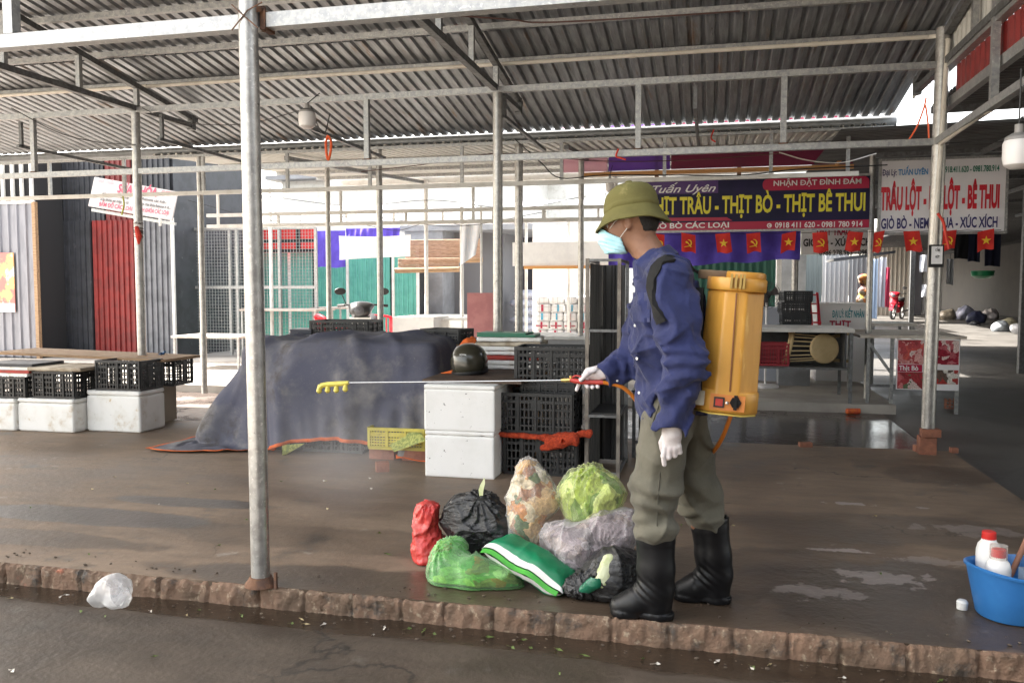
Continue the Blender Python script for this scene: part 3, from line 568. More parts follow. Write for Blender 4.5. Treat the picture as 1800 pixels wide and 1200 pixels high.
m_hat = M('olive felt', (.125, .113, .033), (.10, .09, .025), 10, .4, .65, .9, bump=.35, bscale=200, bumpd=.003, spots=[((.24,.21,.08), 7, .64, .78)])
m_mask = M('blue mask cloth', (.42, .78, .88), (.50, .82, .90), 20, .4, .6, .8, bump=.25, bscale=30, bst=(1,1,14), sss=.05)
man = T('person', 'masked man in olive pith helmet, navy shirt and black rubber boots spraying with a lance', 'person', at(1180, 1070, 0))
# --- body: one continuous surface (head, neck, trunk, arms, legs)
sh = lambda p, dY: (p[0], p[1]+dY, p[2])
HC = q(1113, 384)
def f_head(P):
    d = [ell(P, HC, (.098, .078, .098)), rc(P, q(1100,404), q(1086,432), .062, .040, (1,.95,1)), rc(P, q(1086,398), q(1080,412), .046, .040, (1,1.25,1)),
         rc(P, q(1071,398), q(1063,414), .010, .015), rc(P, q(1072,391,YM), q(1076,391,YM), .018, .02, (1,2.4,1)), rc(P, q(1124,420), q(1158,472), .060, .064), rc(P, q(1078,430), q(1080,434), .02, .02)]
    r = sall(d, .022)
    for s in (-1, 1):
        c = q(1107, 394); c = V(c[0], YM+s*.079, c[2]); e = ell(P, c, (.017, .010, .031)); e = np.maximum(e, -ell(P, c+V(-.003, s*.011, .003), (.009, .008, .018))); r = smin(r, e, .008)
        c = q(1074, 398); r = np.maximum(r, -ell(P, V(c[0]-.006, YM+s*.031, c[2]), (.012, .015, .010)))
    return r
def f_trunk(P):
    return sall([rc(P, q(1160,470), q(1172,540), .07, .10, (1,1.75,1)), rc(P, q(1172,540), q(1172,640), .105, .10, (1,1.5,1)), rc(P, q(1172,640), q(1180,710), .098, .10, (1,1.5,1))], .04)
SHL, SHR = q(1176,492,YM-.185), q(1158,500,YM+.19)
EL, WL = q(1203,635,YM-.245), q(1181,752,YM-.235)
ER, WR = q(1112,632,YM+.235), q(1062,660,YM+.20)
LH, LK, LA = q(1178,715,YM-.085), q(1152,858,YM-.10), q(1153,1035,YM-.10)
RH, RK, RA = q(1196,715,YM+.085), q(1222,856,YM+.115), q(1256,1010,YM+.13)
def f_body(P):
    limbs = [rc(P, SHL, EL, .058, .045), rc(P, EL, WL, .045, .029), rc(P, SHR, ER, .058, .045), rc(P, ER, WR, .045, .029),
             rc(P, LH, LK, .083, .062), rc(P, LK, LA, .060, .040), rc(P, RH, RK, .083, .062), rc(P, RK, RA, .060, .040)]
    rest = sall([f_trunk(P)]+limbs, .035); rest = np.maximum(rest, np.minimum(np.minimum(f_shirt(P), f_trous(P)), P[2]-.40)+.010)
    hd = np.maximum(f_head(P), np.minimum(q(1180,462)[2]-P[2]+(P[0]-q(1130,720)[0])*-.5, 1))
    return smin(hd, rest, .012)
# eyes under the brim
for s in (-1, 1):
    c = q(1074, 398); b = MB(); b.lathe([(.0105*math.sin(t), -.0105*math.cos(t)) for t in np.linspace(.05, 3.1, 9)], 12, (c[0]-.004, YM+s*.031, c[2]), (-1,0,0)); e = man.add('eye', b, M('eye white', (.75,.72,.68), None, rough=.2))
    b = MB(); b.lathe([(.0052,.0),(.0045,.0012),(.001,.0018)], 12, (c[0]-.0142, YM+s*.031, c[2]), (-1,0,0)); man.add('iris', b, M('iris', (.03,.015,.01), None, rough=.15), parent=e)
# hair below the helmet
HX = q(1112, 390)[0]
man.add('hair', surf(lambda P: np.maximum(np.maximum(ell(P, HC, (.103,.083,.103)), HX+.030-(P[2]-HC[2])*.35-P[0]), q(1140,418)[2]-P[2]+(P[0]-q(1140,418)[0])*.2)+.0015*vnoise(*P, 90), tuple(HC-V(.12,.1,.12)), tuple(HC+V(.12,.1,.12)), .005), m_hair, sharp=180)
# mask with its ear loops
pt = lambda x, y: q(x, y)
def plane(P, a, b):
    "negative on the left of a -> b seen in profile"
    a, b = q(*a), q(*b); d = nrm(V(b[0]-a[0], 0, b[2]-a[2])); n = (-d[2], d[0]); return (P[0]-a[0])*n[0]+(P[2]-a[2])*n[1]
def f_mask(P):
    d = smin(f_head(P)-.006, sall([rc(P, q(1067,408), q(1066,418), .012, .024, (1,1.5,1)), rc(P, q(1072,425), q(1084,436), .038, .045, (1,1.15,1))], .03), .03)
    d = np.maximum(d, -(f_head(P)+.002)); cut = np.maximum(plane(P, (1056,402), (1095,421)), plane(P, (1092,414), (1103,446)))
    cut = np.maximum(cut, -(P[2]-q(1080,446)[2])); return np.maximum(d, cut)+.0011*np.sin((P[2]+.3*P[0])*420)
mask = man.add('face_mask', surf(f_mask, tuple(q(1050,450)-V(0,.11,0)), tuple(q(1112,392)+V(0,.11,0)), .0036), m_mask, sharp=180)
for s in (-1, 1):
    b = MB()
    for a, m_, c in (((1075,404),(1084,393),(1101,381)), ((1093,419),(1099,412),(1106,404))):
        b2 = [V(*[v for v in (p[0], YM+s*dy, p[2])]) for p, dy in ((q(*a), .062), (q(*m_), .077), (q(*c), .086))]
        b.tube(b2, .0016, 5)
    man.add('ear_loop', b, m_white, parent=mask)
# pith helmet
ht = math.radians(7.5); axis = V(-math.sin(ht), 0, math.cos(ht)); hc = (q(1047,402)+q(1180,385))/2; hc[1] = YM; hc[2] += .020
k2 = k_px
hp = [(.146,-.006),(.150,-.003),(.1485,.003),(.140,.010),(.126,.024),(.115,.038),(.1095,.046),(.1085,.0475),(.1085,.050),(.1095,.051),(.1090,.068),(.1075,.0695),(.1068,.072),(.1055,.086),(.1010,.102),(.091,.117),(.075,.129),(.054,.137),(.03,.1415),(.016,.1425),(.014,.147),(.009,.150),(.001,.151)]
hp2 = [(.145,-.007),(.130,.010),(.112,.034),(.100,.04),(.001,.05)]
b = MB(); b.lathe(hp, 48, hc, axis, 1.0, .86, cap=False); b.lathe(hp2, 48, hc, axis, 1.0, .86, cap=False)
hatv = np.array(b.v); rel = hatv-hc; xx = rel[:,0]; hatv[:,2] -= np.clip(np.abs(xx)-.05, 0, 1)**1.5*1.05; b.v = [tuple(p) for p in hatv.tolist()]
hat = man.add('pith_helmet', b, m_hat, sharp=50)
b = MB()
for ang in (1.2, 1.55, 1.9, -1.2, -1.55, -1.9, 0, 3.14):
    p = hc+axis*.098+V(math.cos(ang+1.57)*.097, math.sin(ang-3.14+.0)*.0-math.copysign(.083, math.sin(ang+1.57)) if False else math.sin(ang+1.57)*.083, 0)
    b.lathe([(.0035,0),(.004,.001),(.002,.002)], 8, p, nrm(V(p[0]-hc[0], p[1]-YM, .06)))
man.add('vent_eyelet', b, M('eyelet', (.25,.23,.13), None, rough=.4, metal=.6), parent=hat)
# --- shirt
def folds(P, f):
    return f
def f_shirt(P):
    X, Y, Z = P
    t = sall([rc(P, q(1158,482), q(1176,545), .080, .128, (1,1.62,1)), rc(P, q(1173,545), q(1172,600), .128, .128, (1,1.42,1)), rc(P, q(1172,600), q(1176,690), .128, .116, (1,1.42,1)), rc(P, q(1176,690), q(1181,752), .116, .112, (1,1.45,1))], .03)
    aL = smin(rc(P, SHL, EL, .086, .070), rc(P, EL, WL, .070, .047), .03); aR = smin(rc(P, SHR, ER, .083, .068), rc(P, ER, WR, .066, .046), .03)
    u_ = P[0]*math.cos(.6)+P[2]*math.sin(.6)
    fl = .0060*np.sin(60*(Z*.8-X*.6)+5*vnoise(X,Y,Z,7,1))*smooth01((q(1180,520)[2]-Z)/.1)*smooth01(.5+2*vnoise(X,Y,Z,4,2))
    rg = .019*np.maximum(ridged(X*1.0+.35*Z, Y, Z*.8-X*.3, 8.5, 3)-.25, 0)+.007*vnoise(X,Y,Z,14,6)+.009*np.maximum(ridged(X*.7, Y, Z*1.6+X, 17, 8)-.4, 0)
    cr1 = np.maximum(ridged(X*.55+Z*.85, Y*.6, Z*.35-X*.9, 7.5, 21), 0)**4; cr2 = np.maximum(ridged(X*.5-Z*.7, Y*.6, Z*.9+X*.3, 10, 23), 0)**4; rg = rg+.013*cr1+.010*cr2
    dirA = nrm(WL-EL); sA = (X-EL[0])*dirA[0]+(Z-EL[2])*dirA[2]
    fa = .006*np.sin(75*sA+6*vnoise(X,Y,Z,9,9))*np.exp(-(sA/.09)**2)
    zc = WL[2]+.012
    aL = aL-fa; aL = np.maximum(aL, zc+(X-WL[0])*-.25-Z); dR = nrm(ER-WR); cutR = (X-(WR+dR*.008)[0])*-dR[0]+(Y-WR[1])*-dR[1]+(Z-WR[2])*-dR[2]; aR = np.maximum(aR-.004*np.sin(80*(X-ER[0])+5*vnoise(X,Y,Z,9,5)), cutR)
    xa, xb, xc = (q(v,720)[0] for v in (1130,1162,1205)); hem = q(1180,738)[2]+.085*smooth01((X-xa)/(xb-xa))-.035*smooth01((X-xb)/(xc-xb))
    t = np.maximum(t, hem-Z)
    d = smin(smin(t, aL, .016), aR, .03)
    trap = sall([rc(P, q(1156,466), q(1172,490,YM-.15), .066, .06), rc(P, q(1156,466), q(1160,492,YM+.15), .066, .06)], .03); d = smin(d, trap, .03)
    nk = rc(P, q(1132,436), q(1148,462), .062, .058); d = np.maximum(d, -nk)
    return d-rg-fl+.004
smb = surf(f_shirt, (q(1042,600)[0], YM-.37, q(1180,772)[2]), (q(1262,600)[0], YM+.37, q(1180,440)[2]), .0066)
shirt = man.add('shirt', smb, m_shirt, sharp=180)
# collar, standing round the neck and folded down
def f_collar(P):
    a, c = q(1138,458), q(1152,446); ax = nrm(q(1137,438)-q(1152,468)); rel = [P[i]-q(1151,461)[i] for i in range(3)]; h = rel[0]*ax[0]+rel[2]*ax[2]; rr = np.sqrt(np.maximum((rel[0]-h*ax[0])**2+(rel[1]*.93)**2+(rel[2]-h*ax[2])**2, 0))
    ring = np.maximum(np.abs(rr-(.083-h*.22))-.0045, np.maximum(h-.038, -h-.02)); fold = np.maximum(np.abs(rr-(.091-(h)*.40))-.004, np.maximum(h-.038, -h-.012-.035*smooth01(-rel[0]/.06)))
    gap = np.maximum(rel[0]+.066, np.abs(rel[1])-.02); return np.maximum(np.minimum(ring, fold), -gap)
man.add('collar', surf(f_collar, tuple(q(1151,461)-V(.14,.14,.1)), tuple(q(1151,461)+V(.14,.14,.1)), .004), m_shirt, sharp=180)
b = MB()
for yy in (515, 572, 630, 690):
    p = hit(f_shirt, 1113+(yy-515)*.06, yy); b.lathe([(.006,-.001),(.006,.002),(.004,.003)], 10, p-V(.0,.003,0), (-.7,-.7,0))
for p in (hit(f_shirt, 1085, 669),): b.lathe([(.005,-.001),(.005,.002),(.003,.003)], 10, p, (-.1,-1,0))
man.add('button', b, m_white, parent=shirt)
pk = [[hit(f_shirt, x, y)+V(-.001,-.003,0) for x in np.linspace(1113, 1143, 7)] for y in np.linspace(514, 566, 8)]
b = MB(); b.grid(pk); man.add('pocket', b, m_shirt, parent=shirt)
# --- trousers
def f_trous(P):
    X, Y, Z = P
    d = sall([rc(P, q(1180,690), q(1181,725), .094, .104, (1,1.5,1)), rc(P, LH, LK, .102, .084), rc(P, LK, q(1151,928,YM-.10), .084, .074), rc(P, RH, RK, .103, .083), rc(P, RK, q(1248,925,YM+.13), .083, .068)], .035)
    d = np.maximum(d, -(Z-q(1180,940)[2]-.10*np.clip((X-q(1180,720)[0])*6, 0, .9)*0))
    blouse = np.exp(-((Z-q(1180,915)[2])/.035)**2)*.010+np.exp(-((Z-q(1180,855)[2])/.03)**2)*.006
    w_ = .012*np.maximum(ridged(X*.6+Z*.5, Y*.6, Z*.5-X, 8, 31), 0)**4+.012*np.maximum(ridged(X*.9-.5*Z, Y, Z*1.3+.4*X, 6.5, 4)-.2, 0)+.006*vnoise(X,Y,Z,11,7)+.010*np.sin(58*(Z+.35*X)+5*vnoise(X,Y,Z,6,3))*np.exp(-((Z-q(1180,860)[2])/.07)**2)+.009*np.sin(85*(Z-.2*X)+6*vnoise(X,Y,Z,8,3))*np.exp(-((Z-q(1180,910)[2])/.04)**2)
    return d-w_-blouse+.004
man.add('trousers', surf(f_trous, (q(1100,600)[0], YM-.26, q(1180,945)[2]), (q(1275,600)[0], YM+.28, q(1180,660)[2]), .0068), m_trouser, sharp=180)
bodymb = surf(f_body, (q(1035,600)[0], YM-.34, .1), (q(1295,600)[0], YM+.36, q(1100,330)[2]), .0075)
body = man.add('body', bodymb, skin, sharp=180)
for nm, pth in (('seam', [(1163,800),(1160,835),(1157,870),(1156,900),(1155,924)]), ('pocket_edge', [(1161,700),(1157,716),(1150,734),(1146,748)])):
    L_ = [hit(f_trous, x, y, 2.4, 4.5) for x, y in pth]; b = MB(); b.tube(L_, .0022, 5); man.add(nm, b, M('trouser thread', (.06,.056,.042), None, rough=.9) if nm == 'seam' else bpy.data.materials['trouser thread'])
# --- rubber boots
def boot(top, ank, heel, toe, Yb, opn=0):
    T_, A_, H_, E_ = q(*top, Yb), q(*ank, Yb), q(*heel, Yb), q(*toe, Yb); z0 = .0
    for p in (H_, E_): p[2] = max(p[2], .03)
    mid = (A_+E_)/2; mid[2] = .052
    def f(P):
        X, Y, Z = P
        d = sall([rc(P, T_, A_+(T_-A_)*.3, .0785, .070, (1,.92,1)), rc(P, A_+(T_-A_)*.3, A_, .069, .066, (1,.9,1)), rc(P, A_+V(.004,0,-.01), H_+V(-.012,0,.015), .064, .060, (1,.86,1)), rc(P, A_+V(-.02,0,-.02), mid, .058, .050, (1,.88,1)), rc(P, mid, E_+V(.034,0,.006), .052, .044, (1,1.02,1))], .028)
        ax = nrm(T_-A_); h = (X-T_[0])*ax[0]+(Z-T_[2])*ax[2]
        d = d-.0022*np.exp(-((h+.012)/.006)**2)-.0018*np.exp(-((h+.03)/.004)**2)-.0018*np.exp(-((h+.040)/.004)**2)-.0018*np.exp(-((h+.05)/.004)**2)
        fx = nrm(E_-A_); c = (X-A_[0])*.75+(Z-A_[2]); k = np.exp(-(((X-A_[0]+.035)/.05)**2+((Z-A_[2]+.005)/.045)**2)); d = d-.0042*np.sin(c*190)*k
        d = np.maximum(d, h); d = np.maximum(d, -np.maximum(rc(P, T_+ax*.05, T_-ax*.25, .068, .06, (1,.92,1)), -(h+.1))*1.0)
        sole = np.maximum(np.minimum(rc(P, V(E_[0]+.045,Yb,.02), V(mid[0],Yb,.02), .050, .045, (1,1.0,1)), rc(P, V(mid[0],Yb,.02), V(H_[0]-.005,Yb,.02), .043, .058, (1,.84,1))), Z-.026)
        heelcut = np.maximum(np.abs(X-(mid[0]+.035))-.022, Z-.010); sole = np.maximum(sole, -heelcut)
        return np.maximum(np.minimum(d, sole-.003), .0015-Z)
    lo = (E_[0]-.09, Yb-.12, -.002); hi = (max(H_[0], T_[0])+.12, Yb+.12, T_[2]+.03)
    return surf(f, lo, hi, .0052)
man.add('boot', boot((1152,929), (1153,1030), (1160,1068), (1076,1080), YM-.10), m_boot, sharp=180)
man.add('boot', boot((1246,908), (1257,1005), (1262,1045), (1186,1050), YM+.13), m_boot, sharp=180)
# --- gloves: palm, five fingers
gY = YM-.235
def g(x, y, dy=0): return q(x, y, gY+dy)
def f_gl(P):
    fr = .0098; F = [rc(P, g(1181,735), g(1181,762), .034, .030, (1,.75,1)), rc(P, g(1181,762), g(1180,783,.01), .036, .034, (1,.55,1))]
    def fin(*pts): return smin(rc(P, g(*pts[0]), g(*pts[1]), fr*1.08, fr), rc(P, g(*pts[1]), g(*pts[2]), fr, fr*.86), .004)
    pal = sall(F, .015)
    fs = [fin((1169,786,.0),(1166,801,.003),(1168,816,.012)), fin((1177,789,-.002),(1176,803,.006),(1173,806,.03)), fin((1185,788,.0),(1186,800,.01),(1182,801,.034)), fin((1193,784,.004),(1195,794,.014),(1190,795,.035)),
          fin((1168,764,.018),(1162,778,.026),(1165,793,.030))]
    r = pal
    for d in fs: r = smin(r, d, .004)
    return r+.0012*vnoise(*P, 60, 3)
man.add('glove', surf(f_gl, tuple(g(1150,826)-V(0,.05,0)), tuple(g(1206,722)+V(0,.06,0)), .0036), m_glove, sharp=180)
hY = YM+.19
def h_(x, y, dy=0): return q(x, y, hY+dy)
def f_gr(P):
    fr = .0098
    def fin(*pts):
        r = rc(P, h_(*pts[0]), h_(*pts[1]), fr*1.1, fr)
        for a, b2 in zip(pts[1:], pts[2:]): r = smin(r, rc(P, h_(*a), h_(*b2), fr, fr*.9), .004)
        return r
    pal = sall([rc(P, h_(1080,652,.01), h_(1054,655,.012), .030, .030, (1,.8,1)), rc(P, h_(1054,655,.014), h_(1036,656,.018), .030, .026, (1,.6,1))], .015)
    fs = [fin((1048,649,-.006),(1034,656,-.022),(1021,668,-.022)), fin((1031,655,.02),(1020,668,.018),(1014,685,.002)), fin((1036,663,.024),(1031,676,.018),(1033,680,-.012)), fin((1043,665,.024),(1040,678,.018),(1042,681,-.013)), fin((1050,666,.022),(1050,678,.016),(1051,680,-.012))]
    r = pal
    for d in fs: r = smin(r, d, .004)
    return r+.0012*vnoise(*P, 60, 5)
man.add('glove', surf(f_gr, tuple(h_(1004,696)-V(0,.06,0)), tuple(h_(1098,628)+V(0,.06,0)), .0036), m_glove, sharp=180)

# ------------------------------------------------------------------ the spray lance he holds
LY = hY-.004
lance = T('spray_lance', 'thin metal spray lance with red grip and four yellow nozzles in his gloved hand', 'spray lance', q(1040, 670, LY))
m_lance = M('lance steel', (.55,.54,.52), None, rough=.25, metal=.9)
m_redp = M('red plastic', (.50,.045,.035), (.42,.04,.03), 20, .4, .6, .35)
m_yel = M('yellow plastic', (.72,.62,.12), (.64,.55,.10), 20, .4, .6, .4)
b = MB(); b.tube([q(x, y, LY) for x, y in ((998,668),(900,669.5),(760,671),(608,672.5))], .0034, 8); lance.add('lance_tube', b, m_lance)
b = MB(); b.tube([q(1000,667,LY), q(1010,669,LY), q(1022,671,LY), q(1060,672,LY)], [.008,.011,.010,.0095], 12); b.tube([q(1003,664,LY), q(1012,660,LY), q(1022,662,LY)], .004, 8); lance.add('grip', b, m_redp)
b = MB(); b.tube([q(986,668,LY), q(992,668,LY), q(1002,667.5,LY)], [.006,.009,.009], 10); b.tube([q(1003,660,LY), q(1004,665,LY)], .006, 8); lance.add('valve', b, M('brass', (.62,.45,.15), None, rough=.3, metal=.8))
b = MB(); b.tube([q(x, y, LY) for x, y in ((613,672.5),(600,674),(575,675.5),(566,677),(561,683))], [.0085,.012,.012,.012,.011], 10); bar_ = lance.add('nozzle_bar', b, m_yel)
for xn, yn in ((561,683), (576,682), (591,682), (607,680)):
    b = MB(); b.tube([q(xn+1,yn-7,LY), q(xn,yn+1,LY), q(xn,yn+5,LY), q(xn-.5,yn+8,LY)], [.008,.011,.0135,.007], 10); lance.add('nozzle', b, m_yel)

# ------------------------------------------------------------------ the yellow knapsack sprayer on his back
m_tank = M('amber plastic tank', (.60, .31, .055), (.50, .245, .04), 3, .4, .65, .38, bump=.05, stretch=(3,3,.5), sss=.08, spots=[((.24,.11,.05), 4, .58, .78, .65), ((.74,.47,.13), 5, .64, .76)])
m_strap = M('black webbing', (.0035,.0035,.004), (.006,.006,.006), 30, .4, .6, .9, bump=.4, bscale=220)
spr = T('knapsack_sprayer', 'amber knapsack sprayer tank with orange hose carried on his back', 'sprayer', q(1290, 716, YM))
TY = YM-.02; tl = math.radians(-4.5); tc0 = q(1285, 592, TY)
def tk(dx, dy, dz):   # tank coordinates, tilted
    return V(tc0[0]+dx*math.cos(tl)-dz*math.sin(tl)*1, TY+dy, tc0[2]+dz*math.cos(tl)+dx*math.sin(tl))
def f_tank(P):
    X, Y, Z = P; a = [(X-tc0[0])*math.cos(tl)+(Z-tc0[2])*math.sin(tl), Y-TY, -(X-tc0[0])*math.sin(tl)+(Z-tc0[2])*math.cos(tl)]
    tp = 1-.05*a[2]/.2
    def oct_(hx, hy, ch): 
        ax_, ay = np.abs(a[0])/tp, np.abs(a[1])/tp; return np.maximum(np.maximum(ax_-hx, ay-hy), (ax_+ay-hx-hy+ch)*.7071)
    body_ = np.maximum(oct_(.100, .165, .062), np.abs(a[2]+.02)-.19)-.006
    rib = np.exp(-(((np.abs(a[1])-.165)/.02)**2))*0
    return body_
tank = spr.add('tank', surf(f_tank, tuple(tk(-.16,-.2,-.25)), tuple(tk(.16,.2,.25)), .0065), m_tank, sharp=60)
def octring(hx, hy, ch, z0, z1, name, mat, parent=None, top=None, lip=.0):
    o8 = [(hx-ch,-hy),(hx,-hy+ch),(hx,hy-ch),(hx-ch,hy),(-hx+ch,hy),(-hx,hy-ch),(-hx,-hy+ch),(-hx+ch,-hy)]
    b = MB(); n = 8; lev = [(z0+.004, .975), (z0, 1) if False else (z0+.008, 1), (z1-.008, 1), (z1-.002, .975)]
    vs_ = [tk(x*s, y*s, z) for z, s in lev for x, y in o8]; m = len(lev)
    b.add(vs_, [(i*n+k, i*n+(k+1)%n, (i+1)*n+(k+1)%n, (i+1)*n+k) for i in range(m-1) for k in range(n)]+[tuple(range(n-1,-1,-1)), tuple((m-1)*n+k for k in range(n))]); return spr.add(name, b, mat, parent=parent, sharp=50)
octring(.107, .172, .058, .172, .226, 'tank_collar', m_tank)
octring(.116, .178, .055, -.275, -.188, 'pump_base', m_tank)
octring(.112, .172, .055, -.285, -.272, 'base_rim', M('pale yellow plastic', (.72,.55,.12), None, rough=.5))
b = MB(); b.lathe([(.075,0),(.077,.006),(.075,.022),(.068,.026),(.001,.027)], 28, tk(.03,-.03,.224), tk(0,0,1)-tk(0,0,0)); lid = spr.add('filler_lid', b, m_tank)
b = MB(); b.lathe([(.088,0),(.09,.004),(.09,.03),(.086,.034),(.001,.036)], 28, tk(-.055,.03,.215), tk(0,0,1)-tk(0,0,0)); spr.add('cap_ring', b, M('dusty brown plastic', (.20,.13,.07), (.15,.10,.06), 9, .4, .6, .7))
for dx in (-.022, -.006, .010, .022): b = MB(); b.obox(tk(dx, -.178, .212), (tk(1,0,0)-tk(0,0,0))*.004, V(0,.010,0), (tk(0,0,1)-tk(0,0,0))*.026); spr.add('lid_latch', b, M('latch brass', (.40,.27,.08), None, rough=.4, metal=.3))
b = MB(); b.tube([tk(0, -.1745, .17), tk(0.004, -.177, .0), tk(.01,-.181,-.19)], .0035, 6); spr.add('seam', b, M('dirty seam', (.22,.09,.03), None, rough=.7), parent=tank)
b = MB(); b.obox(tk(.005,-.1795,-.232), (tk(1,0,0)-tk(0,0,0))*.062, V(0,.003,0), (tk(0,0,1)-tk(0,0,0))*.029); pan = spr.add('switch_panel', b, M('panel orange', (.62,.22,.05), None, rough=.5))
b = MB(); b.obox(tk(-.025,-.184,-.232), (tk(1,0,0)-tk(0,0,0))*.019, V(0,.004,0), (tk(0,0,1)-tk(0,0,0))*.019); b.obox(tk(-.025,-.187,-.232), (tk(1,0,0)-tk(0,0,0))*.013, V(0,.003,0), (tk(0,0,1)-tk(0,0,0))*.013, 1); spr.add('switch', b, [M('switch black', (.02,.02,.02), None, rough=.4), m_redp], parent=pan)
b = MB(); b.lathe([(.006,0),(.006,.006),(.003,.007)], 10, tk(.004,-.182,-.232), (0,-1,0)); spr.add('screw', b, m_lance, parent=pan)
b = MB(); b.lathe([(.021,0),(.021,.010),(.018,.013),(.002,.014)], 6, tk(.033,-.182,-.228), (0,-1,0)); b.obox(tk(.033,-.19,-.228), (tk(1,0,0)-tk(0,0,0))*.006, V(0,.01,0), (tk(0,0,1)-tk(0,0,0))*.026); spr.add('dial', b, m_strap, parent=pan)
# harness
def f_cloth(P): return f_shirt(P)
path = [(1236,486),(1222,474),(1206,463),(1190,457),(1174,455),(1161,461),(1153,472),(1148,487),(1146,503),(1148,520),(1153,537),(1160,552),(1166,566)]
Lc = []
for x, y in path:
    p = hit(f_shirt, x, y); Lc.append(p)
Lc = np.array(Lc)
for _ in range(2): Lc[1:-1] = (Lc[:-2]+2*Lc[1:-1]+Lc[2:])/4
def ribbon(C, w_, th, out):
    b = MB(); n = len(C); rows = []
    for i in range(n):
        d = nrm(C[min(i+1,n-1)]-C[max(i-1,0)]); o = nrm(out(C[i])); s = nrm(np.cross(d, o)); rows.append([C[i]+s*w_/2-o*.004, C[i]+s*w_/2+o*(.009+th), C[i]+o*(.011+th), C[i]-s*w_/2+o*(.009+th), C[i]-s*w_/2-o*.004])
    b.grid(np.array(rows)); return b
def nrm_out(f):
    def g_(p):
        e = .01; d0 = float(f([np.array([v]) for v in p])[0]); return V(*[float(f([np.array([v+(e if i == j else 0)]) for i, v in enumerate(p)])[0])-d0 for j in range(3)])
    return g_
spr.add('shoulder_strap', ribbon(Lc, .042, .008, nrm_out(f_shirt)), m_strap, sharp=60)
b = MB(); A0 = tk(-.10,-.13,-.19); b.tube([tk(-.115,-.12,-.02), tk(-.14,-.14,-.10), A0+V(-.03,0,.03), A0], .011, 8); spr.add('lower_strap', b, m_strap)
b = MB(); b.obox(tk(-.098,-.165,-.225), (tk(1,0,0)-tk(0,0,0))*.02, V(0,.012,0), (tk(0,0,1)-tk(0,0,0))*.026); spr.add('buckle', b, M('buckle cream', (.45,.42,.33), None, rough=.5))
b = MB(); b.obox(tk(-.118,0,-.02), V(.014,0,0), V(0,.15,0), V(0,0,.2)); spr.add('back_pad', b, m_strap)
# hose: from the tank base, behind his legs and up to the grip
m_hose = M('orange hose', (.66,.20,.02), (.56,.17,.02), 10, .4, .6, .35)
hp_ = [tk(.03,-.02,-.285), q(1282,738,YM-.04), q(1270,768,YM-.0), q(1255,792,YM+.08), q(1238,806,YM+.26), q(1200,812,YM+.32), q(1160,795,YM+.32), q(1142,765,YM+.29), q(1132,735,YM+.26), q(1118,704,YM+.23), q(1102,686,YM+.21), q(1086,677,YM+.20), q(1060,672,LY)]
def spline(p, n=8):
    p = [np.asarray(a, float) for a in p]; p = [2*p[0]-p[1]]+p+[2*p[-1]-p[-2]]; o = []
    for i in range(1, len(p)-2):
        for t in np.arange(n)/n: o.append(.5*((2*p[i])+(p[i+1]-p[i-1])*t+(2*p[i-1]-5*p[i]+4*p[i+1]-p[i+2])*t*t+(3*p[i]-p[i-1]-3*p[i+1]+p[i+2])*t**3))
    return o+[p[-2]]
b = MB(); b.tube(spline(hp_), .0085, 10); spr.add('hose', b, m_hose)
# ------------------------------------------------------------------ crates
def crate_panels(w_, d_, h, pitch=.030, bw=.011, lv=4, rib=.125, solid=.2):
    "four lattice sides and a base; returns MBs in local coordinates (base centre at origin)"
    out = []
    for ax, L, D in ((0, w_, d_), (0, w_, -d_), (1, d_, w_), (1, d_, -w_)):
        b = MB(); t = .006; y = D/2-math.copysign(t/2, D)
        def bx(x0, x1, z0, z1, th=t, o=0):
            c, hh = (x0+x1)/2, (x1-x0)/2; yy = y+math.copysign(o, D)
            if ax == 0: b.obox((c, yy, (z0+z1)/2), (hh,0,0), (0,th/2,0), (0,0,(z1-z0)/2))
            else: b.obox((yy, c, (z0+z1)/2), (0,hh,0), (th/2,0,0), (0,0,(z1-z0)/2))
        e = L/2-.004*(ax == 1)
        bx(-e, e, h-.022, h, .016, .004); bx(-e, e, 0, .022, .008); bx(-e, e, h*.93-.05, h*.93-.034, .008, .002)
        n = max(2, round(L/rib))
        for i in range(n+1): x = -e+.008+(2*e-.016)*i/n; bx(x-.008, x+.008, .02, h-.02, .016, .004)
        x = -e+.02
        while x < e-.02: bx(x, x+bw, .02, h-.02); x += pitch
        for k in range(1, lv+1): z = h*k/(lv+1); bx(-e, e, z-.006, z+.006, .007, .0005)
        if solid: bx(-L*.07, L*.07, h*.62, h*.84, .009, .001)
        out.append(('side_panel', b))
    b = MB(); b.box((-w_/2+.01,-d_/2+.01,.003),(w_/2-.01,d_/2-.01,.011)); out.append(('base', b)); return out
_proto = {}
def crate(label, loc, rz=0, size=(.51,.36,.28), mat=None, group='stacked black crates', kind='std', **k):
    mat = mat or m_crate; key = (size, mat.name, kind)
    if key not in _proto:
        t = T('crate', label, 'crate', (0,0,0), group)
        for n, b in crate_panels(*size, **k): t.add(n, b, mat, smooth=False)
        _proto[key] = t.o; t.o.location = loc; t.o.rotation_euler = (0,0,rz); return t.o
    return copytree(_proto[key], loc, rz, label)
c1 = at(880, 838, 0); cx = -1.145
crate('black crate on the floor, lowest of the stack beside the white foam boxes', (cx+.01, 5.80, 0), .02)
crate('black crate above the red net, second from the floor beside the white foam boxes', (cx-.012, 5.79, .288), -.02)
crate('topmost black crate beside the tall metal rack', (cx+.06, 5.93, .625), .03, (.51,.36,.25))
crate('small black crate sunk between the two upper crates of the middle stack', (cx+.04, 5.90, .545), .0, (.38,.28,.10), kind='s', lv=2, solid=0)
def lumps(pts, k=.03): return lambda P: sall([rc(P, a, b2, ra, rb, s) for a, b2, ra, rb, s in pts], k)
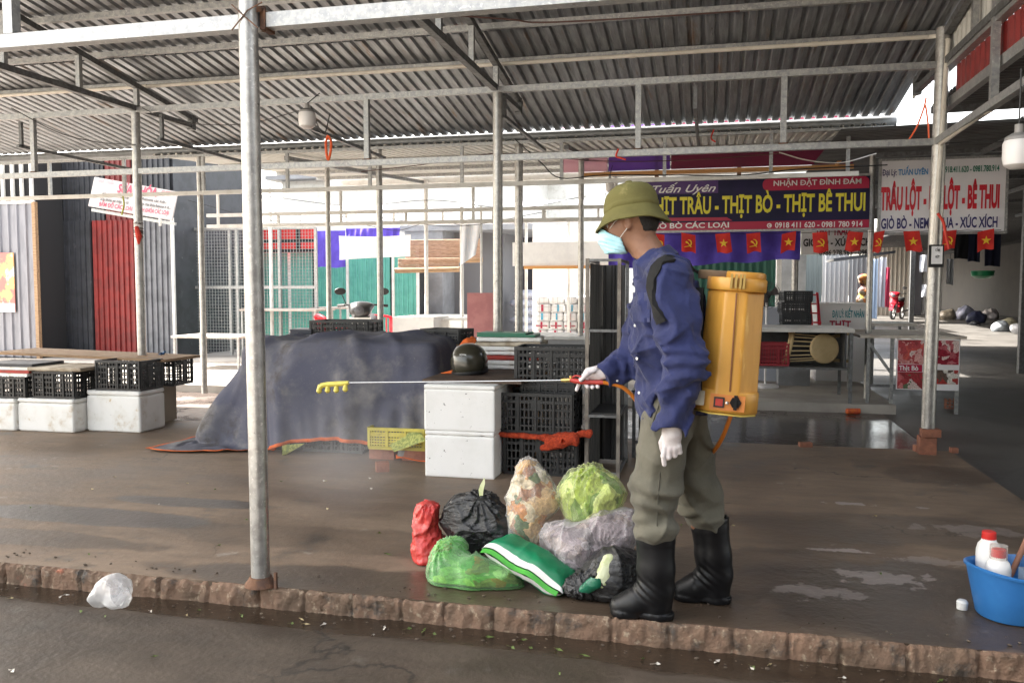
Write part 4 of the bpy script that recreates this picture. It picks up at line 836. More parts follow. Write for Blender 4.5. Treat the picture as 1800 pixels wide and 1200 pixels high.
def net_f(P):
    X, Y, Z = P; u = (1,1,1); Yf = 5.585
    d = sall([rc(P, at(872,763,Y=Yf), at(960,768,Y=Yf), .022, .026, (1,.8,.7)), rc(P, at(960,768,Y=Yf), at(1036,762,Y=Yf+.02), .026, .030, (1,.8,.8)), rc(P, at(970,775,Y=Yf-.03), at(1008,772,Y=Yf-.03), .034, .045, (1,.8,1)), rc(P, at(955,788,Y=Yf-.03), at(985,778,Y=Yf-.03), .018, .03)], .03)
    d = np.maximum(d, -rc(P, at(990,776,Y=Yf-.12), at(990,776,Y=Yf-.05), .022, .018)); return d-.012*ridged(X,Y,Z,14,2)-.004*ridged(X,Y,Z,45,3)+.006
m_net = M('red netting', (.62,.075,.02), (.42,.04,.012), 60, .4, .6, .8, bump=1.0, bscale=260)
solo('netting', 'crumpled red net squeezed between two black crates', 'net', surf(net_f, (-1.5,5.42,.17), (-.72,5.70,.40), .006), m_net, sharp=180)
# white foam boxes, the board on them and what lies there
def foambox(name, label, lo, hi, group=None, lid=.05, dirty=0, seed=0, mat=None, rad=.016):
    t = T(name, label, 'foam box', ((lo[0]+hi[0])/2, (lo[1]+hi[1])/2, lo[2]), group); c = (np.array(lo)+np.array(hi))/2; h = (np.array(hi)-np.array(lo))/2
    def blk(z0, z1, g_=0):
        f = lambda P: rbx(P, (c[0],c[1],(z0+z1)/2), (h[0]+g_,h[1]+g_,(z1-z0)/2), rad)+.0018*vnoise(*P, 5, seed+1)+.012*np.maximum(vnoise(*P, 16, seed+2)-.62, 0)
        return surf(f, (lo[0]-.02,lo[1]-.02,z0-.01), (hi[0]+.02,hi[1]+.02,z1+.01), .012)
    t.add('box_body', blk(lo[2], hi[2]-lid), mat or m_foam, sharp=180); t.add('lid', blk(hi[2]-lid+.001, hi[2], .0015), mat or m_foam, sharp=180); return t
m_foamd = M('speckled foam', (.87,.86,.84), (.82,.81,.78), 5, .45, .7, .7, bump=.15, bscale=60, spots=[((.10,.09,.08), 36, .66, .70), ((.38,.32,.24), 4.5, .68, .80), ((.45,.42,.33), 2.5, .62, .8)])
foambox('foam_box', 'white speckled foam box standing on the floor left of the black crate stack', (-1.895,5.42,0), (-1.405,6.05,.318), 'white foam boxes', .03, 1, 1, m_foamd, .006)
foambox('foam_box', 'white foam box set on top of the speckled one, under the helmet board', (-1.90,5.42,.319), (-1.402,6.05,.632), 'white foam boxes', .03, 0, 2, m_foamd, .006)
b = MB(); b.box((-1.96,5.56,.634),(-1.25,6.95,.652)); solo('board', 'dark brown board lying on the white foam boxes under the helmet', 'board', b, M('dark board', (.10,.065,.045), (.06,.04,.03), 5, .4, .65, .7, bump=.3))
b = MB(); b.box((-2.0,6.2,0),(-1.3,6.95,.633)); solo('plinth', 'brown wooden chest behind the white foam boxes carrying the foam lids', 'chest', b, m_wood)
helm = T('helmet', 'dark olive motorcycle helmet resting on the brown board', 'helmet', at(826, 664, Y=6.0))
hcx = at(826, 664, Y=6.0); b = MB(); pr = [(.128,.0),(.134,.004),(.138,.03),(.139,.07),(.132,.115),(.113,.155),(.082,.185),(.045,.201),(.001,.206)]
b.lathe(pr, 40, (hcx[0],6.0,.675), nrm(V(-.08,-.03,1)), 1.0, 1.1, cap=False); helm.add('shell', b, M('olive gloss', (.045,.042,.028), (.035,.033,.022), 6, .4, .6, .22, coat=.4), sharp=60)
b = MB(); b.lathe([(.120,-.022),(.133,-.02),(.137,-.006),(.136,.004),(.118,.004)], 40, (hcx[0],6.0,.677), nrm(V(-.08,-.03,1)), 1, 1.1, cap=False); helm.add('rim', b, m_dkrub)
b = MB(); write(b, 'ROYAL', (hcx[0]-.03,5.842,.80), (1,0,0), (0,.35,1), .05, .010, .02); helm.add('lettering', b, m_white, smooth=False)
lz = .653; lc = [m_foam, m_foam, M('red lid', (.45,.05,.035), (.3,.04,.03), 8, .4, .6, .6), m_foam, m_foam, M('dirty foam', (.55,.48,.38), (.35,.28,.2), 10, .4, .65, .8), m_foam]
lbl = ['lowest white foam lid of the stack behind the helmet','white foam lid second from the bottom behind the helmet','red stained lid in the middle of the foam lid stack','white foam lid just above the red one','white foam lid in the upper half of the stack','brownish dirty foam lid near the top of the stack','topmost white foam lid under the green tray']
for i in range(7):
    th = .034; x, y = -1.55+RNG.uniform(-.02,.02), 6.55+RNG.uniform(-.015,.015); b = MB(); a = RNG.uniform(-.08,.08)+.05; sx = .50+RNG.uniform(-.03,.04)
    f = lambda P, z=lz: rbx(P, (x,y,z+th/2), (sx/2,.17,th/2), .009, a)+.003*vnoise(*P, 18, i)
    solo('foam_sheet', lbl[i], 'foam lid', surf(f, (x-.3,y-.25,lz-.01), (x+.3,y+.25,lz+th+.01), .008), lc[i], 'foam lids stacked behind the helmet', sharp=180); lz += th+.002
b = MB(); b.rbox((-1.57,6.54,lz+.01), .46,.32,.018, .06); b.rbox((-1.60,6.54,lz+.026), .40,.26,.012, -.04); solo('tray', 'green plastic tray lying on top of the foam lids', 'tray', b, M('green tray', (.012,.16,.09), None, rough=.4))
m_or = m_orange
f = lambda P: sall([rc(P, at(806,622,Y=6.3), at(820,602,Y=6.35), .035, .03, (1,.7,1)), rc(P, at(822,608,Y=6.35), at(830,598,Y=6.4), .02, .03)], .03)-.012*ridged(*P, 16, 4)
solo('cloth', 'bunch of bright orange tarp lining tucked beside the helmet', 'cloth', surf(f, tuple(at(785,640,Y=6.15)), tuple(at(845,585,Y=6.55)), .006), m_or, sharp=180)
f = lambda P: np.maximum(rc(P, at(765,663,Y=5.95), at(806,655,Y=5.98), .018, .035, (1,.8,.8))-.010*ridged(*P, 18, 6), .653-P[2])
solo('cloth', 'small orange rag on the board left of the helmet', 'cloth', surf(f, tuple(at(745,672,Y=5.82)), tuple(at(820,640,Y=6.1)), .006), m_or, sharp=180)
# ------------------------------------------------------------------ the covered stall
m_tarp = M('dusty blue tarp', (.080,.083,.120), (.118,.118,.145), 2.2, .36, .64, .9, bump=.45, bscale=330, bumpd=.003, detail=7,
    spots=[((.24,.23,.225), 1.9, .46, .68), ((.07,.06,.053), 2.6, .54, .72), ((.19,.185,.19), 60, .58, .80), ((.035,.036,.12), 1.3, .58, .74)])
def sup(P):
    return np.minimum.reduce([rbx(P, (-3.38,6.55,.41), (.30,.50,.42), .06, .06), rbx(P, (-2.85,6.5,.43), (.33,.55,.45), .07, -.03), rbx(P, (-2.33,6.5,.40), (.28,.52,.465), .06, .05), rc(P, (-3.05,6.15,.86), (-2.85,6.35,.90), .07, .05), rc(P, (-2.5,6.25,.84), (-2.3,6.45,.87), .065, .05),
        rc(P, (-3.55,6.15,.78), (-3.4,6.5,.84), .07, .07), rc(P, (-4.0,6.15,.08), (-3.62,6.25,.62), .10, .12), rc(P, (-3.25,5.93,.5), (-3.2,5.95,.2), .06, .05), rc(P, (-2.7,5.92,.62), (-2.66,5.93,.3), .05, .06)])
NX, NY = 94, 61; ddx = .0305
TP = drape(NX, NY, (-4.34, 5.42, .97), (ddx,0,.0), (.002,ddx,0), sup, steps=240, its=9, squeeze=.86, pin=True, bend=.03)
nr_ = np.cross(np.gradient(TP, axis=1), np.gradient(TP, axis=0)); nr_ /= np.linalg.norm(nr_, axis=-1, keepdims=True)+1e-9
cu_, cv_ = np.meshgrid(np.arange(NX)*ddx, np.arange(NY)*ddx); zz_ = np.zeros_like(cu_); wk = .030*np.maximum(ridged(cu_*.9+cv_*.5, cv_*.6, zz_, 4.2, 3)-.25, 0)+.020*np.maximum(ridged(cu_*.6-cv_*.9, cu_*.3, zz_, 6.5, 5)-.3, 0)+.020*vnoise(cu_, cv_, zz_, 3.1, 8)
TP = TP-nr_*wk[..., None]*np.where(nr_[..., 2:3]+nr_[..., 1:2]*-1 < 0, 1, -1); TP[..., 2] = np.maximum(TP[..., 2], .006)
# hem lining shows orange along the edge
b = MB(); b.grid(TP)
tarp = T('tarpaulin', 'dusty blue tarpaulin with orange hem draped over stacked crates', 'tarpaulin', (-3.0, 6.0, 0))
to = tarp.add('sheet', b, m_tarp, sharp=180)
ss = to.modifiers.new('smooth', 'SUBSURF'); ss.levels = 1; ss.render_levels = 1
def hemstrip(row, inner):
    n = len(row); e = []
    for i in range(n):
        o = nrm(row[i]-inner[i]); e.append((row[i]-o*.022-V(0,.006,-.001), row[i]+o*.004-V(0,.006,0), row[i]+o*.004+V(0,.004,0), row[i]-o*.022+V(0,.006,0)))
    return np.array(e)
b = MB(); b.grid(hemstrip(TP[0], TP[1])); b.grid(hemstrip(TP[:, 0], TP[:, 1])); tarp.add('hem', b, m_orange, sharp=180)
m_crateg = M('grey green crate plastic', (.06,.065,.06), (.10,.10,.09), 9, .4, .7, .6, spots=[((.2,.19,.16), 10, .64, .78)])
for i, (x, y, z, lb) in enumerate(((-3.40,6.25,0,'dusty dark crate under the tarpaulin, nearest the tall pole'), (-2.88,6.22,0,'dusty dark crate under the middle of the tarpaulin hem'), (-3.40,6.3,.28,'dark crate of the second layer under the tarpaulin'), (-2.88,6.3,.28,'dark crate hidden high under the tarpaulin'))):
    crate(lb, (x, y, z), .02*(i-1), (.50,.34,.27), m_crateg, 'crates under the tarpaulin', solid=0)
crate('yellow crate standing on bricks at the end of the tarpaulin', (-2.27, 6.0, .085), .03, (.44,.32,.165), m_cratey, 'yellow crates', pitch=.022, bw=.007, lv=7, rib=.15, solid=0)
for i, x in enumerate((-2.40, -2.14)):
    b = MB(); b.rbox((x,5.93,.042), .2,.1,.08, .1*i); solo('brick', ['brick under the left corner of the yellow crate','brick under the right corner of the yellow crate'][i], 'brick', b, m_brick)
q_ = at(672, 828, 0); b = MB(); b.rbox((q_[0],q_[1],.034), .09,.07,.066, .5); solo('brick', 'broken half brick on the floor in front of the yellow crate', 'brick', b, m_brick)
m_mesh = M('yellow green mesh', (.45,.46,.13), (.20,.24,.06), 40, .42, .58, .8, bump=.6, bscale=90)
P_ = np.array([[at(685+55*u+(8*v), 782-20*u+12*v-10*math.sin(u*3)*(1-v), Y=5.83-.10*v+.03*math.sin(5*u)) for u in np.linspace(0,1,12)] for v in np.linspace(0,1,6)]); b = MB(); b.grid(P_); b.grid(P_+V(0,.004,0)); solo('netting', 'yellow green mesh sheet bulging over the yellow crate', 'net', b, m_mesh, sharp=180)
P_ = np.array([[at(496+40*u*(1-v), 806-24*(1-v)-3*u, Y=5.86+.02*u) for u in np.linspace(0,1,5)] for v in np.linspace(0,1,5)]); b = MB(); b.grid(P_); b.grid(P_+V(0,.004,0)); solo('netting', 'torn corner of yellow mesh hanging below the tarpaulin hem', 'net', b, m_mesh, sharp=180)
# on and behind the tarp
crate('black crate standing behind the tarpaulin in front of the scooter', (*at(610,600,Y=7.75)[:2], .72), .03, (.60,.40,.255), None, 'black crates behind the tarpaulin', kind='b', solid=0)
b = MB(); b.box((-4.2,7.4,0),(-3.0,8.1,.72)); solo('plinth', 'plain low table behind the tarpaulin carrying the black crates', 'table', b, m_greywall)
for i in range(5):
    lb = ['lowest','second','middle','fourth','topmost'][i]
    b = MB(); x = at(534,598,Y=7.6)[0]; b.rbox((x,7.65,.735+i*.034), .21,.3,.03, .03*i); b.rbox((x,7.65,.748+i*.034), .22,.31,.008, .03*i); solo('tray', f'{lb} blue black tray of the small pile beside the black crate', 'tray', b, M('blue black plastic', (.03,.035,.055), None, rough=.45), 'blue black trays')
crate('tilted black crate lying at the right end of the tarpaulin', (*at(786,604,Y=6.75)[:2], .83), -.18, (.36,.26,.12), None, 'black crates behind the tarpaulin', kind='t', solid=0)
b = MB(); b.box((-2.5,6.6,.55),(-1.98,7.2,.828)); solo('carton', 'brown carton behind the tarpaulin under the tilted crate', 'carton', b, M('carton', (.25,.16,.09), None, rough=.9))
# ------------------------------------------------------------------ the foam boxes and crates on the left
def facebox(x0, x1, yb, yt, dep, z0=0, Yf=None):
    a = at(x0, yb, z0) if Yf is None else at(x0, yb, Y=Yf); Yf = a[1]; c = at(x1, yb, Y=Yf); t_ = at((x0+x1)/2, yt, Y=Yf); return (a[0], Yf, z0), (c[0], Yf+dep, t_[2])
lo, hi = facebox(153, 247, 757, 687, .36); foambox('foam_box', 'white foam box with yellowed lid, rightmost of the row on the left', lo, hi, 'white foam boxes', .045, 0, 3); zt = hi[2]
lo2, hi2 = facebox(32, 130, 757, 701, .42); foambox('foam_box', 'stained white foam box second from the right in the left row', lo2, hi2, 'white foam boxes', .04, 0, 4)
lo3, hi3 = facebox(-75, 27, 753, 700, .42); foambox('foam_box', 'white foam box cut by the left edge of the photo', lo3, hi3, 'white foam boxes', .04, 0, 5)
crate('black crate on the foam box with yellowed lid', ((lo[0]+hi[0])/2+.04, lo[1]+.185, zt), 0, (.46,.32,.27), None, 'black crates on the left foam boxes', kind='l', solid=0)
crate('black crate behind the rightmost foam box, next to the tarpaulin', ((lo[0]+hi[0])/2+.11, lo[1]+.60, zt), 0, (.40,.30,.26), None, 'black crates on the left foam boxes', kind='l2', solid=0)
b = MB(); b.box((hi[0]-.5, hi[1]+.02, 0), (hi[0]-.20, hi[1]+.45, zt-.002)); solo('carton', 'low carton behind the rightmost foam box', 'carton', b, M('carton grey', (.3,.25,.2), None, rough=.9))
crate('black crate on the stained foam box', ((lo2[0]+hi2[0])/2+.06, lo2[1]+.22, hi2[2]), 0, (.44,.36,.245), None, 'black crates on the left foam boxes', kind='l3', solid=0)
crate('black crate on the leftmost foam box', ((lo3[0]+hi3[0])/2+.16, lo3[1]+.22, hi3[2]), 0, (.50,.36,.20), None, 'black crates on the left foam boxes', kind='l4', solid=0, lv=3)
b = MB(); x = (lo2[0]+hi2[0])/2; fz = hi2[2]+.247
f = lambda P: rbx(P, (x+.08,lo2[1]+.25,fz+.018), (.27,.24,.018), .008, .05)+.004*vnoise(*P, 14, 2)
solo('foam_sheet', 'warped brownish foam lid on the crate of the stained foam box', 'foam lid', surf(f, (x-.25,lo2[1]-.05,fz-.01), (x+.42,lo2[1]+.55,fz+.05), .01), lc[5], 'foam lids on the left', sharp=180)
fz = hi3[2]+.202; x = (lo3[0]+hi3[0])/2+.16
for i, (m_, lb) in enumerate(((m_foam,'white foam lid right on the leftmost crate'), (lc[2],'reddish lid between white lids on the leftmost crate'), (m_foam,'upper white foam lid on the leftmost crate'), (m_darksheet,'dark sheet on the lids of the leftmost crate'))):
    b = MB(); b.rbox((x+.01*i, lo3[1]+.24, fz+.015), .56, .40, .026, .02*i-.03); solo('foam_sheet', lb, 'foam lid', b, m_, 'foam lids on the left'); fz += .029
b = MB(); b.obox((x+.42, lo3[1]+.75, fz+.035), (.95,.0,-.02), (0,.28,.0), (0,0,.012)); solo('board', 'raw plywood board lying across the lids on the left', 'board', b, m_wood)
b = MB(); b.rbox((x-.6, lo3[1]+.2, hi3[2]+.05), .1,.1,.1); 
b = MB(); q_ = at(278, 628, Y=7.2); b.obox(q_, (.05,0,.03), (0,.03,0), (0,0,.02)); b.tube([q_, q_+V(.08,0,.06)], .012, 6); solo('brush', 'small blue hand brush lying on the crate by the tarpaulin', 'brush', b, M('blue plastic', (.03,.10,.22), None, rough=.5))
# ------------------------------------------------------------------ the tall rack and the trestle behind him
rk = T('metal_rack', 'tall dark metal rack with corrugated back beside the crate stack', 'rack', (-.70, 5.95, 0))
rx0, rx1, ry0, ry1, rz1 = -.815, -.60, 5.66, 6.2, 1.485
for x in (rx0, rx1):
    for y in (ry0, ry1): b = MB(); b.bar((x,y,0),(x,y,rz1),.024); rk.add('post', b, m_galvd if y == ry1 else M('worn rack steel', (.25,.225,.195), (.15,.13,.115), 12, .4, .65, .55, metal=.5))
for z in (.03, .42, 1.0, rz1-.012):
    b = MB(); b.bar((rx0+.012,ry0,z),(rx1-.012,ry0,z),.018); b.bar((rx0,ry0+.012,z),(rx0,ry1-.012,z),.018); b.bar((rx1,ry0+.012,z),(rx1,ry1-.012,z),.018); rk.add('rail', b, m_galvd)
m_rackp = M('dark rack sheet', (.05,.05,.052), (.08,.078,.075), 4, .4, .65, .5, metal=.4, spots=[((.2,.19,.18), 7, .66, .76)], stretch=(3,3,.5))
b = MB(); b.corr((rx0+.01,ry1-.012,.02),(1,0,0),(0,0,1),.20,rz1-.05,.07,.012); rk.add('back_panel', b, m_rackp, smooth=False)
b = MB(); b.corr((rx0+.014,ry0+.02,.02),(0,1,0),(0,0,1),.5,rz1-.05,.085,.012); rk.add('side_panel', b, m_rackp, smooth=False)
b = MB(); b.box((rx0+.02,ry0+.02,.43),(rx1-.01,ry1-.03,.436)); rk.add('shelf', b, m_rackp)
tr_ = T('trestle', 'low dark steel trestle behind the spraying man', 'trestle', (-.30, 6.8, 0))
for x in (-.56, .0):
    for y in (6.4, 7.0): b = MB(); b.bar((x,y,0 if y < 7 else 0),(x,y,.50),.025); tr_.add('leg', b, m_galvd)
for z in (.12, .49):
    b = MB(); b.bar((-.56,6.4,z),(0,6.4,z),.022); b.bar((-.56,7.0,z),(0,7.0,z),.022); tr_.add('rail', b, m_galvd)
b = MB(); b.box((-.58,6.38,.503),(.02,7.02,.515)); tr_.add('top', b, m_rackp)
for i, z in enumerate((.516, .77)): crate(['lower black crate on the trestle behind the man','upper black crate on the trestle behind the man'][i], (-.28, 6.65, z), .03*i, (.50,.34,.25), None, 'black crates on the trestle', kind='tr', solid=0)
# ------------------------------------------------------------------ the heap of rubbish bags
def blob(pts, wr=.012, ws=9, lump=.016, ls=7, seed=0, k=.05, knot=None, kr=.008, flat=None, fine=1.0):
    P_ = [(at(x, y, Y=Y), r/411) for x, y, r, Y in pts]; kp = at(*knot[:2], Y=knot[2]) if knot else None
    def f(P):
        X, Y, Z = P; wx, wz = X+.05*vnoise(X,Y,Z,5,seed+4), Z+.05*vnoise(X,Y,Z,5,seed+5)
        d = sall([ell(P, c, (r, r*.9, r)) if not isinstance(r, tuple) else ell(P, c, r) for c, r in P_], k)
        r1 = np.maximum(ridged(wx, Y*.8, wz*.6, ws, seed+1), 0)**2; r2 = np.maximum(ridged(wx*.7+wz*.4, Y, wz*.8-wx*.4, ws*2.1, seed+2), 0)**2; r3 = np.maximum(ridged(wx, Y, wz, ws*4.2, seed+3), 0)**2
        d = d-lump*vnoise(X,Y,Z,ls,seed)-wr*(r1-.3)-wr*.55*(r2-.3)*fine-wr*.26*(r3-.3)*fine
        if kp is not None:
            dx, dy, dz = X-kp[0], Y-kp[1], Z-kp[2]; rr = np.sqrt(dx*dx+dy*dy+dz*dz)+1e-6; an = np.arctan2(dz, dx); an2 = np.arctan2(dy, np.sqrt(dx*dx+dz*dz)); d = d-kr*(1-2*np.abs(np.sin(an*5+2.5*np.sin(an2*4)+3.5*vnoise(X,Y,Z,9,seed))))*smooth01(rr/.05)*np.exp(-rr/.10)
        return np.maximum(d, .004-Z)
    c = np.array([p[0] for p in P_]); r = max(p[1] for p in P_)+.06
    return f, tuple(c.min(0)-r), tuple(c.max(0)+r)
def bag(name, label, pts, mat, filmm=None, res=.0058, off=.004, tie=None, **k):
    f, lo, hi = blob(pts, **k); c = (np.array(lo)+np.array(hi))/2; t = T(name, label, 'rubbish bag', (c[0], c[1], max(0, lo[2]+.06)), 'rubbish bags heaped on the kerb')
    if filmm:
        k2 = dict(k); k2['wr'] = .010; k2['ws'] = 12; k2['seed'] = k.get('seed', 0)+7; k2['lump'] = .016; g_, _, _ = blob(pts, **k2)
        t.add('contents', surf(lambda P: np.maximum(g_(P)+off+.004, f(P)+.004), lo, hi, res), mat, sharp=180); t.add('film', surf(f, lo, hi, res), filmm, sharp=180)
    else: t.add('sack', surf(f, lo, hi, res), mat, sharp=180)
    return t, f
m_redbag = M('red bag film', (.62,.055,.05), (.50,.06,.05), 12, .4, .62, .22, .4, bump=.7, bscale=26, spots=[((.33,.05,.04), 9, .60, .74), ((.72,.25,.22), 14, .66, .78)], sss=.1)
m_blkbag = M('black bag film', (.012,.012,.013), (.02,.02,.021), 10, .4, .6, .26, .36, bump=.8, bscale=30, bst=(.6,.6,1.6), bumpd=.012)
m_peel = chunks('peel and leaf scraps', [(.66,.30,.05),(.74,.50,.24),(.60,.24,.04),(.80,.74,.62),(.10,.17,.05),(.70,.42,.14),(.16,.24,.07),(.36,.14,.04),(.78,.66,.46)], 17)
m_veg = chunks('cabbage leaf scraps', [(.30,.42,.08),(.50,.56,.20),(.10,.22,.03),(.72,.76,.50),(.38,.46,.12),(.06,.15,.02),(.58,.60,.30),(.80,.82,.66),(.22,.34,.06)], 15, stretch=(1,1,.55))
m_mixed = chunks('mixed kitchen scraps', [(.16,.36,.10),(.66,.20,.06),(.34,.46,.16),(.74,.64,.48),(.10,.26,.08),(.50,.52,.18),(.60,.12,.04),(.24,.40,.12),(.36,.24,.10)], 13, stretch=(.7,1,1.4))
m_grey = chunks('greyish scraps', [(.36,.29,.30),(.46,.39,.40),(.22,.17,.18),(.66,.62,.60),(.32,.24,.20),(.40,.34,.36),(.52,.44,.42),(.16,.13,.13)], 18)
fl_clear = film('clear film', (.94,.92,.88), .10, .09, 9, 1.0); fl_yel = film('yellow green film', (.90,.95,.60), .10, .09, 9, 1.0, stretch=(1,1,.5)); fl_green = film('green film', (.58,.90,.52), .10, .09, 9, 1.0, stretch=(1,1,.6)); fl_grey = film('grey film', (.88,.85,.86), .14, .09, 10, 1.0)
bag('rubbish_bag', 'red plastic rubbish bag at the left end of the heap', [(752,905,24,3.72),(750,935,28,3.72),(748,965,30,3.70),(752,990,26,3.68),(775,960,28,3.76)], m_redbag, seed=1, knot=(757,880,3.70), k=.04)
t_, fb = bag('rubbish_bag', 'black rubbish bag with a leaf stalk poking from its knot', [(820,912,46,3.74),(850,905,38,3.74),(870,935,38,3.72),(830,945,34,3.70),(800,915,30,3.74)], m_blkbag, seed=2, knot=(845,874,3.68), kr=.014, wr=.013)
p0 = at(846, 868, Y=3.70); b = MB(); b.grid([[p0+V(-.008,0,-.02), p0+V(.006,0,-.02)], [p0+V(-.012,-.004,.02), p0+V(.012,-.004,.022)], [p0+V(-.004,0,.045), p0+V(.018,.0,.05)], [p0+V(.012,.004,.074), p0+V(.015,.004,.076)]]); t_.add('leaf_stalk', b, M('pale leaf', (.55,.60,.30), (.65,.66,.42), 30, .4, .6, .6), sharp=180)
f = None
bag('rubbish_bag', 'tall clear rubbish bag of orange peels and green leaves', [(930,832,30,3.75),(935,862,42,3.75),(930,895,40,3.73),(925,925,36,3.70),(938,945,22,3.68),(955,880,34,3.74),(950,835,18,3.74)], m_peel, fl_clear, seed=3, knot=(925,808,3.72), k=.04)
bag('rubbish_bag', 'round yellow green clear rubbish bag full of cabbage leaves', [(1038,872,50,3.74),(1015,860,36,3.74),(1065,865,36,3.74),(1040,905,38,3.72),(1020,900,32,3.74),(1038,835,20,3.74)], m_veg, fl_yel, seed=4, knot=(1037,820,3.72), kr=.012)
bag('rubbish_bag', 'greyish clear rubbish bag under the cabbage bag', [(990,950,38,3.66),(1020,965,40,3.60),(1060,940,42,3.66),(1095,920,34,3.72),(1010,990,28,3.56),(1090,950,30,3.66)], m_grey, fl_grey, seed=5, knot=(1070,965,3.52), wr=.012)
bag('rubbish_bag', 'green translucent rubbish bag lying at the front of the heap', fine=.5, pts=[(785,985,34,3.50),(790,1015,40,3.46),(835,1015,44,3.46),(880,1025,30,3.46),(905,1033,20,3.47),(800,965,24,3.54)], mat=m_mixed, filmm=fl_green, seed=6, knot=(782,955,3.50), wr=.009, kr=.010, lump=.012)
bag('rubbish_bag', 'small black rubbish bag between the green sack and his boot', [(1080,1005,44,3.42),(1050,1025,34,3.40),(1015,1030,24,3.38),(1095,1030,30,3.46),(1105,990,24,3.5)], m_blkbag, seed=8, knot=(1018,1028,3.36), kr=.012, wr=.012)
f2 = lambda P: sall([rc(P, at(1058,1020,Y=3.34), at(1072,985,Y=3.37), .030, .028, (1,.6,1))], .02)-.005*ridged(*P, 20, 3)
solo('scrap_wrap', 'pale cabbage wrap showing at the mouth of the small black bag', 'wrap', surf(f2, tuple(at(1040,1045,Y=3.24)), tuple(at(1092,965,Y=3.46)), .006), M('pale leaf wrap', (.55,.58,.38), (.40,.45,.20), 18, .4, .6, .4, bump=.6, spots=[((.75,.72,.62), 14, .6, .7)]), sharp=180)
f2 = lambda P: sall([rc(P, at(1026,1036,Y=3.34), at(1048,1022,Y=3.33), .020, .026, (1,.7,1))], .02)-.005*ridged(*P, 22, 3)
solo('scrap_wrap', 'dark green wrapper showing at the mouth of the small black bag', 'wrap', surf(f2, tuple(at(1005,1052,Y=3.24)), tuple(at(1066,1002,Y=3.44)), .006), M('dark green film', (.01,.13,.07), None, rough=.25, bump=.6, bscale=30), sharp=180)
# woven green sack: a stitched pillow with a white and a light green edge
g0_, g1_ = at(846, 962, Y=3.47), at(988, 1034, Y=3.36); g1_[2] = .022
ga_ = (g1_-g0_)/2; gb_ = V(.035, .080, .004); gn_ = nrm(np.cross(ga_, gb_)); gc_ = (g0_+g1_)/2+gb_
if gn_[2] < 0: gn_ = -gn_
def sackpt(s_, t_, up):
    e = max(0, (1-abs(s_)**5)*(1-abs(t_)**3.5))**.55; p = gc_+ga_*s_*(1-.05*(1-t_*t_))+gb_*t_+gn_*up*.062*e
    a3 = [np.array([v]) for v in p]; return p+gn_*up*e**.5*(.010*float(vnoise(*a3, 13, 3)[0])+.007*max(0, float(ridged(a3[0]-a3[2]*.6, a3[1], a3[2]*.4, 17, 4)[0])))+gn_*.006*math.sin(s_*7)*(1-e)
t_ = T('woven_sack', 'plump green woven sack with a white edge lying among the bags', 'sack', (*gc_[:2], .03))
m_gsack = M('green woven plastic', (.008,.23,.095), (.006,.17,.07), 5, .4, .6, .42, bump=.6, bscale=300, bumpd=.002, spots=[((.02,.33,.15), 7, .62, .74)])
def sackpart(nm, ta, tb, mt, lift=0):
    b = MB()
    for up in (1, -1): G = np.array([[sackpt(s_, t2, up)+gn_*lift*up for s_ in np.linspace(-1,1,44)] for t2 in np.linspace(ta, tb, 26 if tb-ta > 1 else 6)]); b.grid(G if up > 0 else G[::-1])
    return t_.add(nm, b, mt, sharp=180)
sk_ = sackpart('sack', -.86, 1.0, m_gsack); sackpart('white_edge', -.98, -.86, m_white); sackpart('light_green_edge', -1.22, -.98, M('light green', (.08,.42,.05), (.06,.34,.04), 9, .4, .6, .45)) if False else None
b = MB(); G = np.array([[sackpt(s_, -.98, 1)+V(0,-.004,-.004)-gb_*.22*w2+V(0,0,-.012)*w2 for s_ in np.linspace(-.97,.9,30)] for w2 in np.linspace(0,1,4)]); b.grid(G); b.grid(G[::-1]+V(0,.004,-.003)); t_.add('light_green_edge', b, M('light green', (.08,.42,.05), (.06,.34,.04), 9, .4, .6, .45), sharp=180)
b = MB(); lt = nrm(ga_); lo3 = sackpt(-.05, .52, 1)+gn_*.004
for k3, (w3, tx3) in enumerate(((.16,'AN TOÀN CHO VẬT NUÔI'), (.13,'bao 25 kg - xếp nơi khô'))): write(b, tx3, lo3-nrm(gb_)*.02*k3, ga_, gb_, w3, .010, .01)
t_.add('lettering', b, m_white, smooth=False) if False else None
# ------------------------------------------------------------------ bucket, bottles, bag on the road
bc = V(at(1779,1080,Y=3.58)[0], 3.60, 0)
bk = T('bucket', 'blue plastic bucket holding white bottles at the right edge', 'bucket', bc)
m_blue = M('blue bucket plastic', (.03,.16,.44), (.04,.20,.50), 6, .4, .65, .4, spots=[((.20,.14,.10), 5, .62, .74, .7), ((.10,.30,.55), 11, .64, .76)], stretch=(1,1,.7))
b = MB(); pr = [(.001,.004),(.118,.004),(.124,.012),(.144,.11),(.160,.188),(.168,.191),(.169,.199),(.162,.202),(.157,.197),(.140,.11),(.12,.018),(.001,.018)]
b.lathe(pr, 48, bc, cap=False); bv = np.array(b.v); ang = np.arctan2(bv[:,1]-bc[1], bv[:,0]-bc[0]); bv[:,2] += .010*np.sin(ang*2+.6)*(bv[:,2]/.21)**2; b.v = [tuple(p) for p in bv.tolist()]; bk.add('pail', b, m_blue, sharp=50)
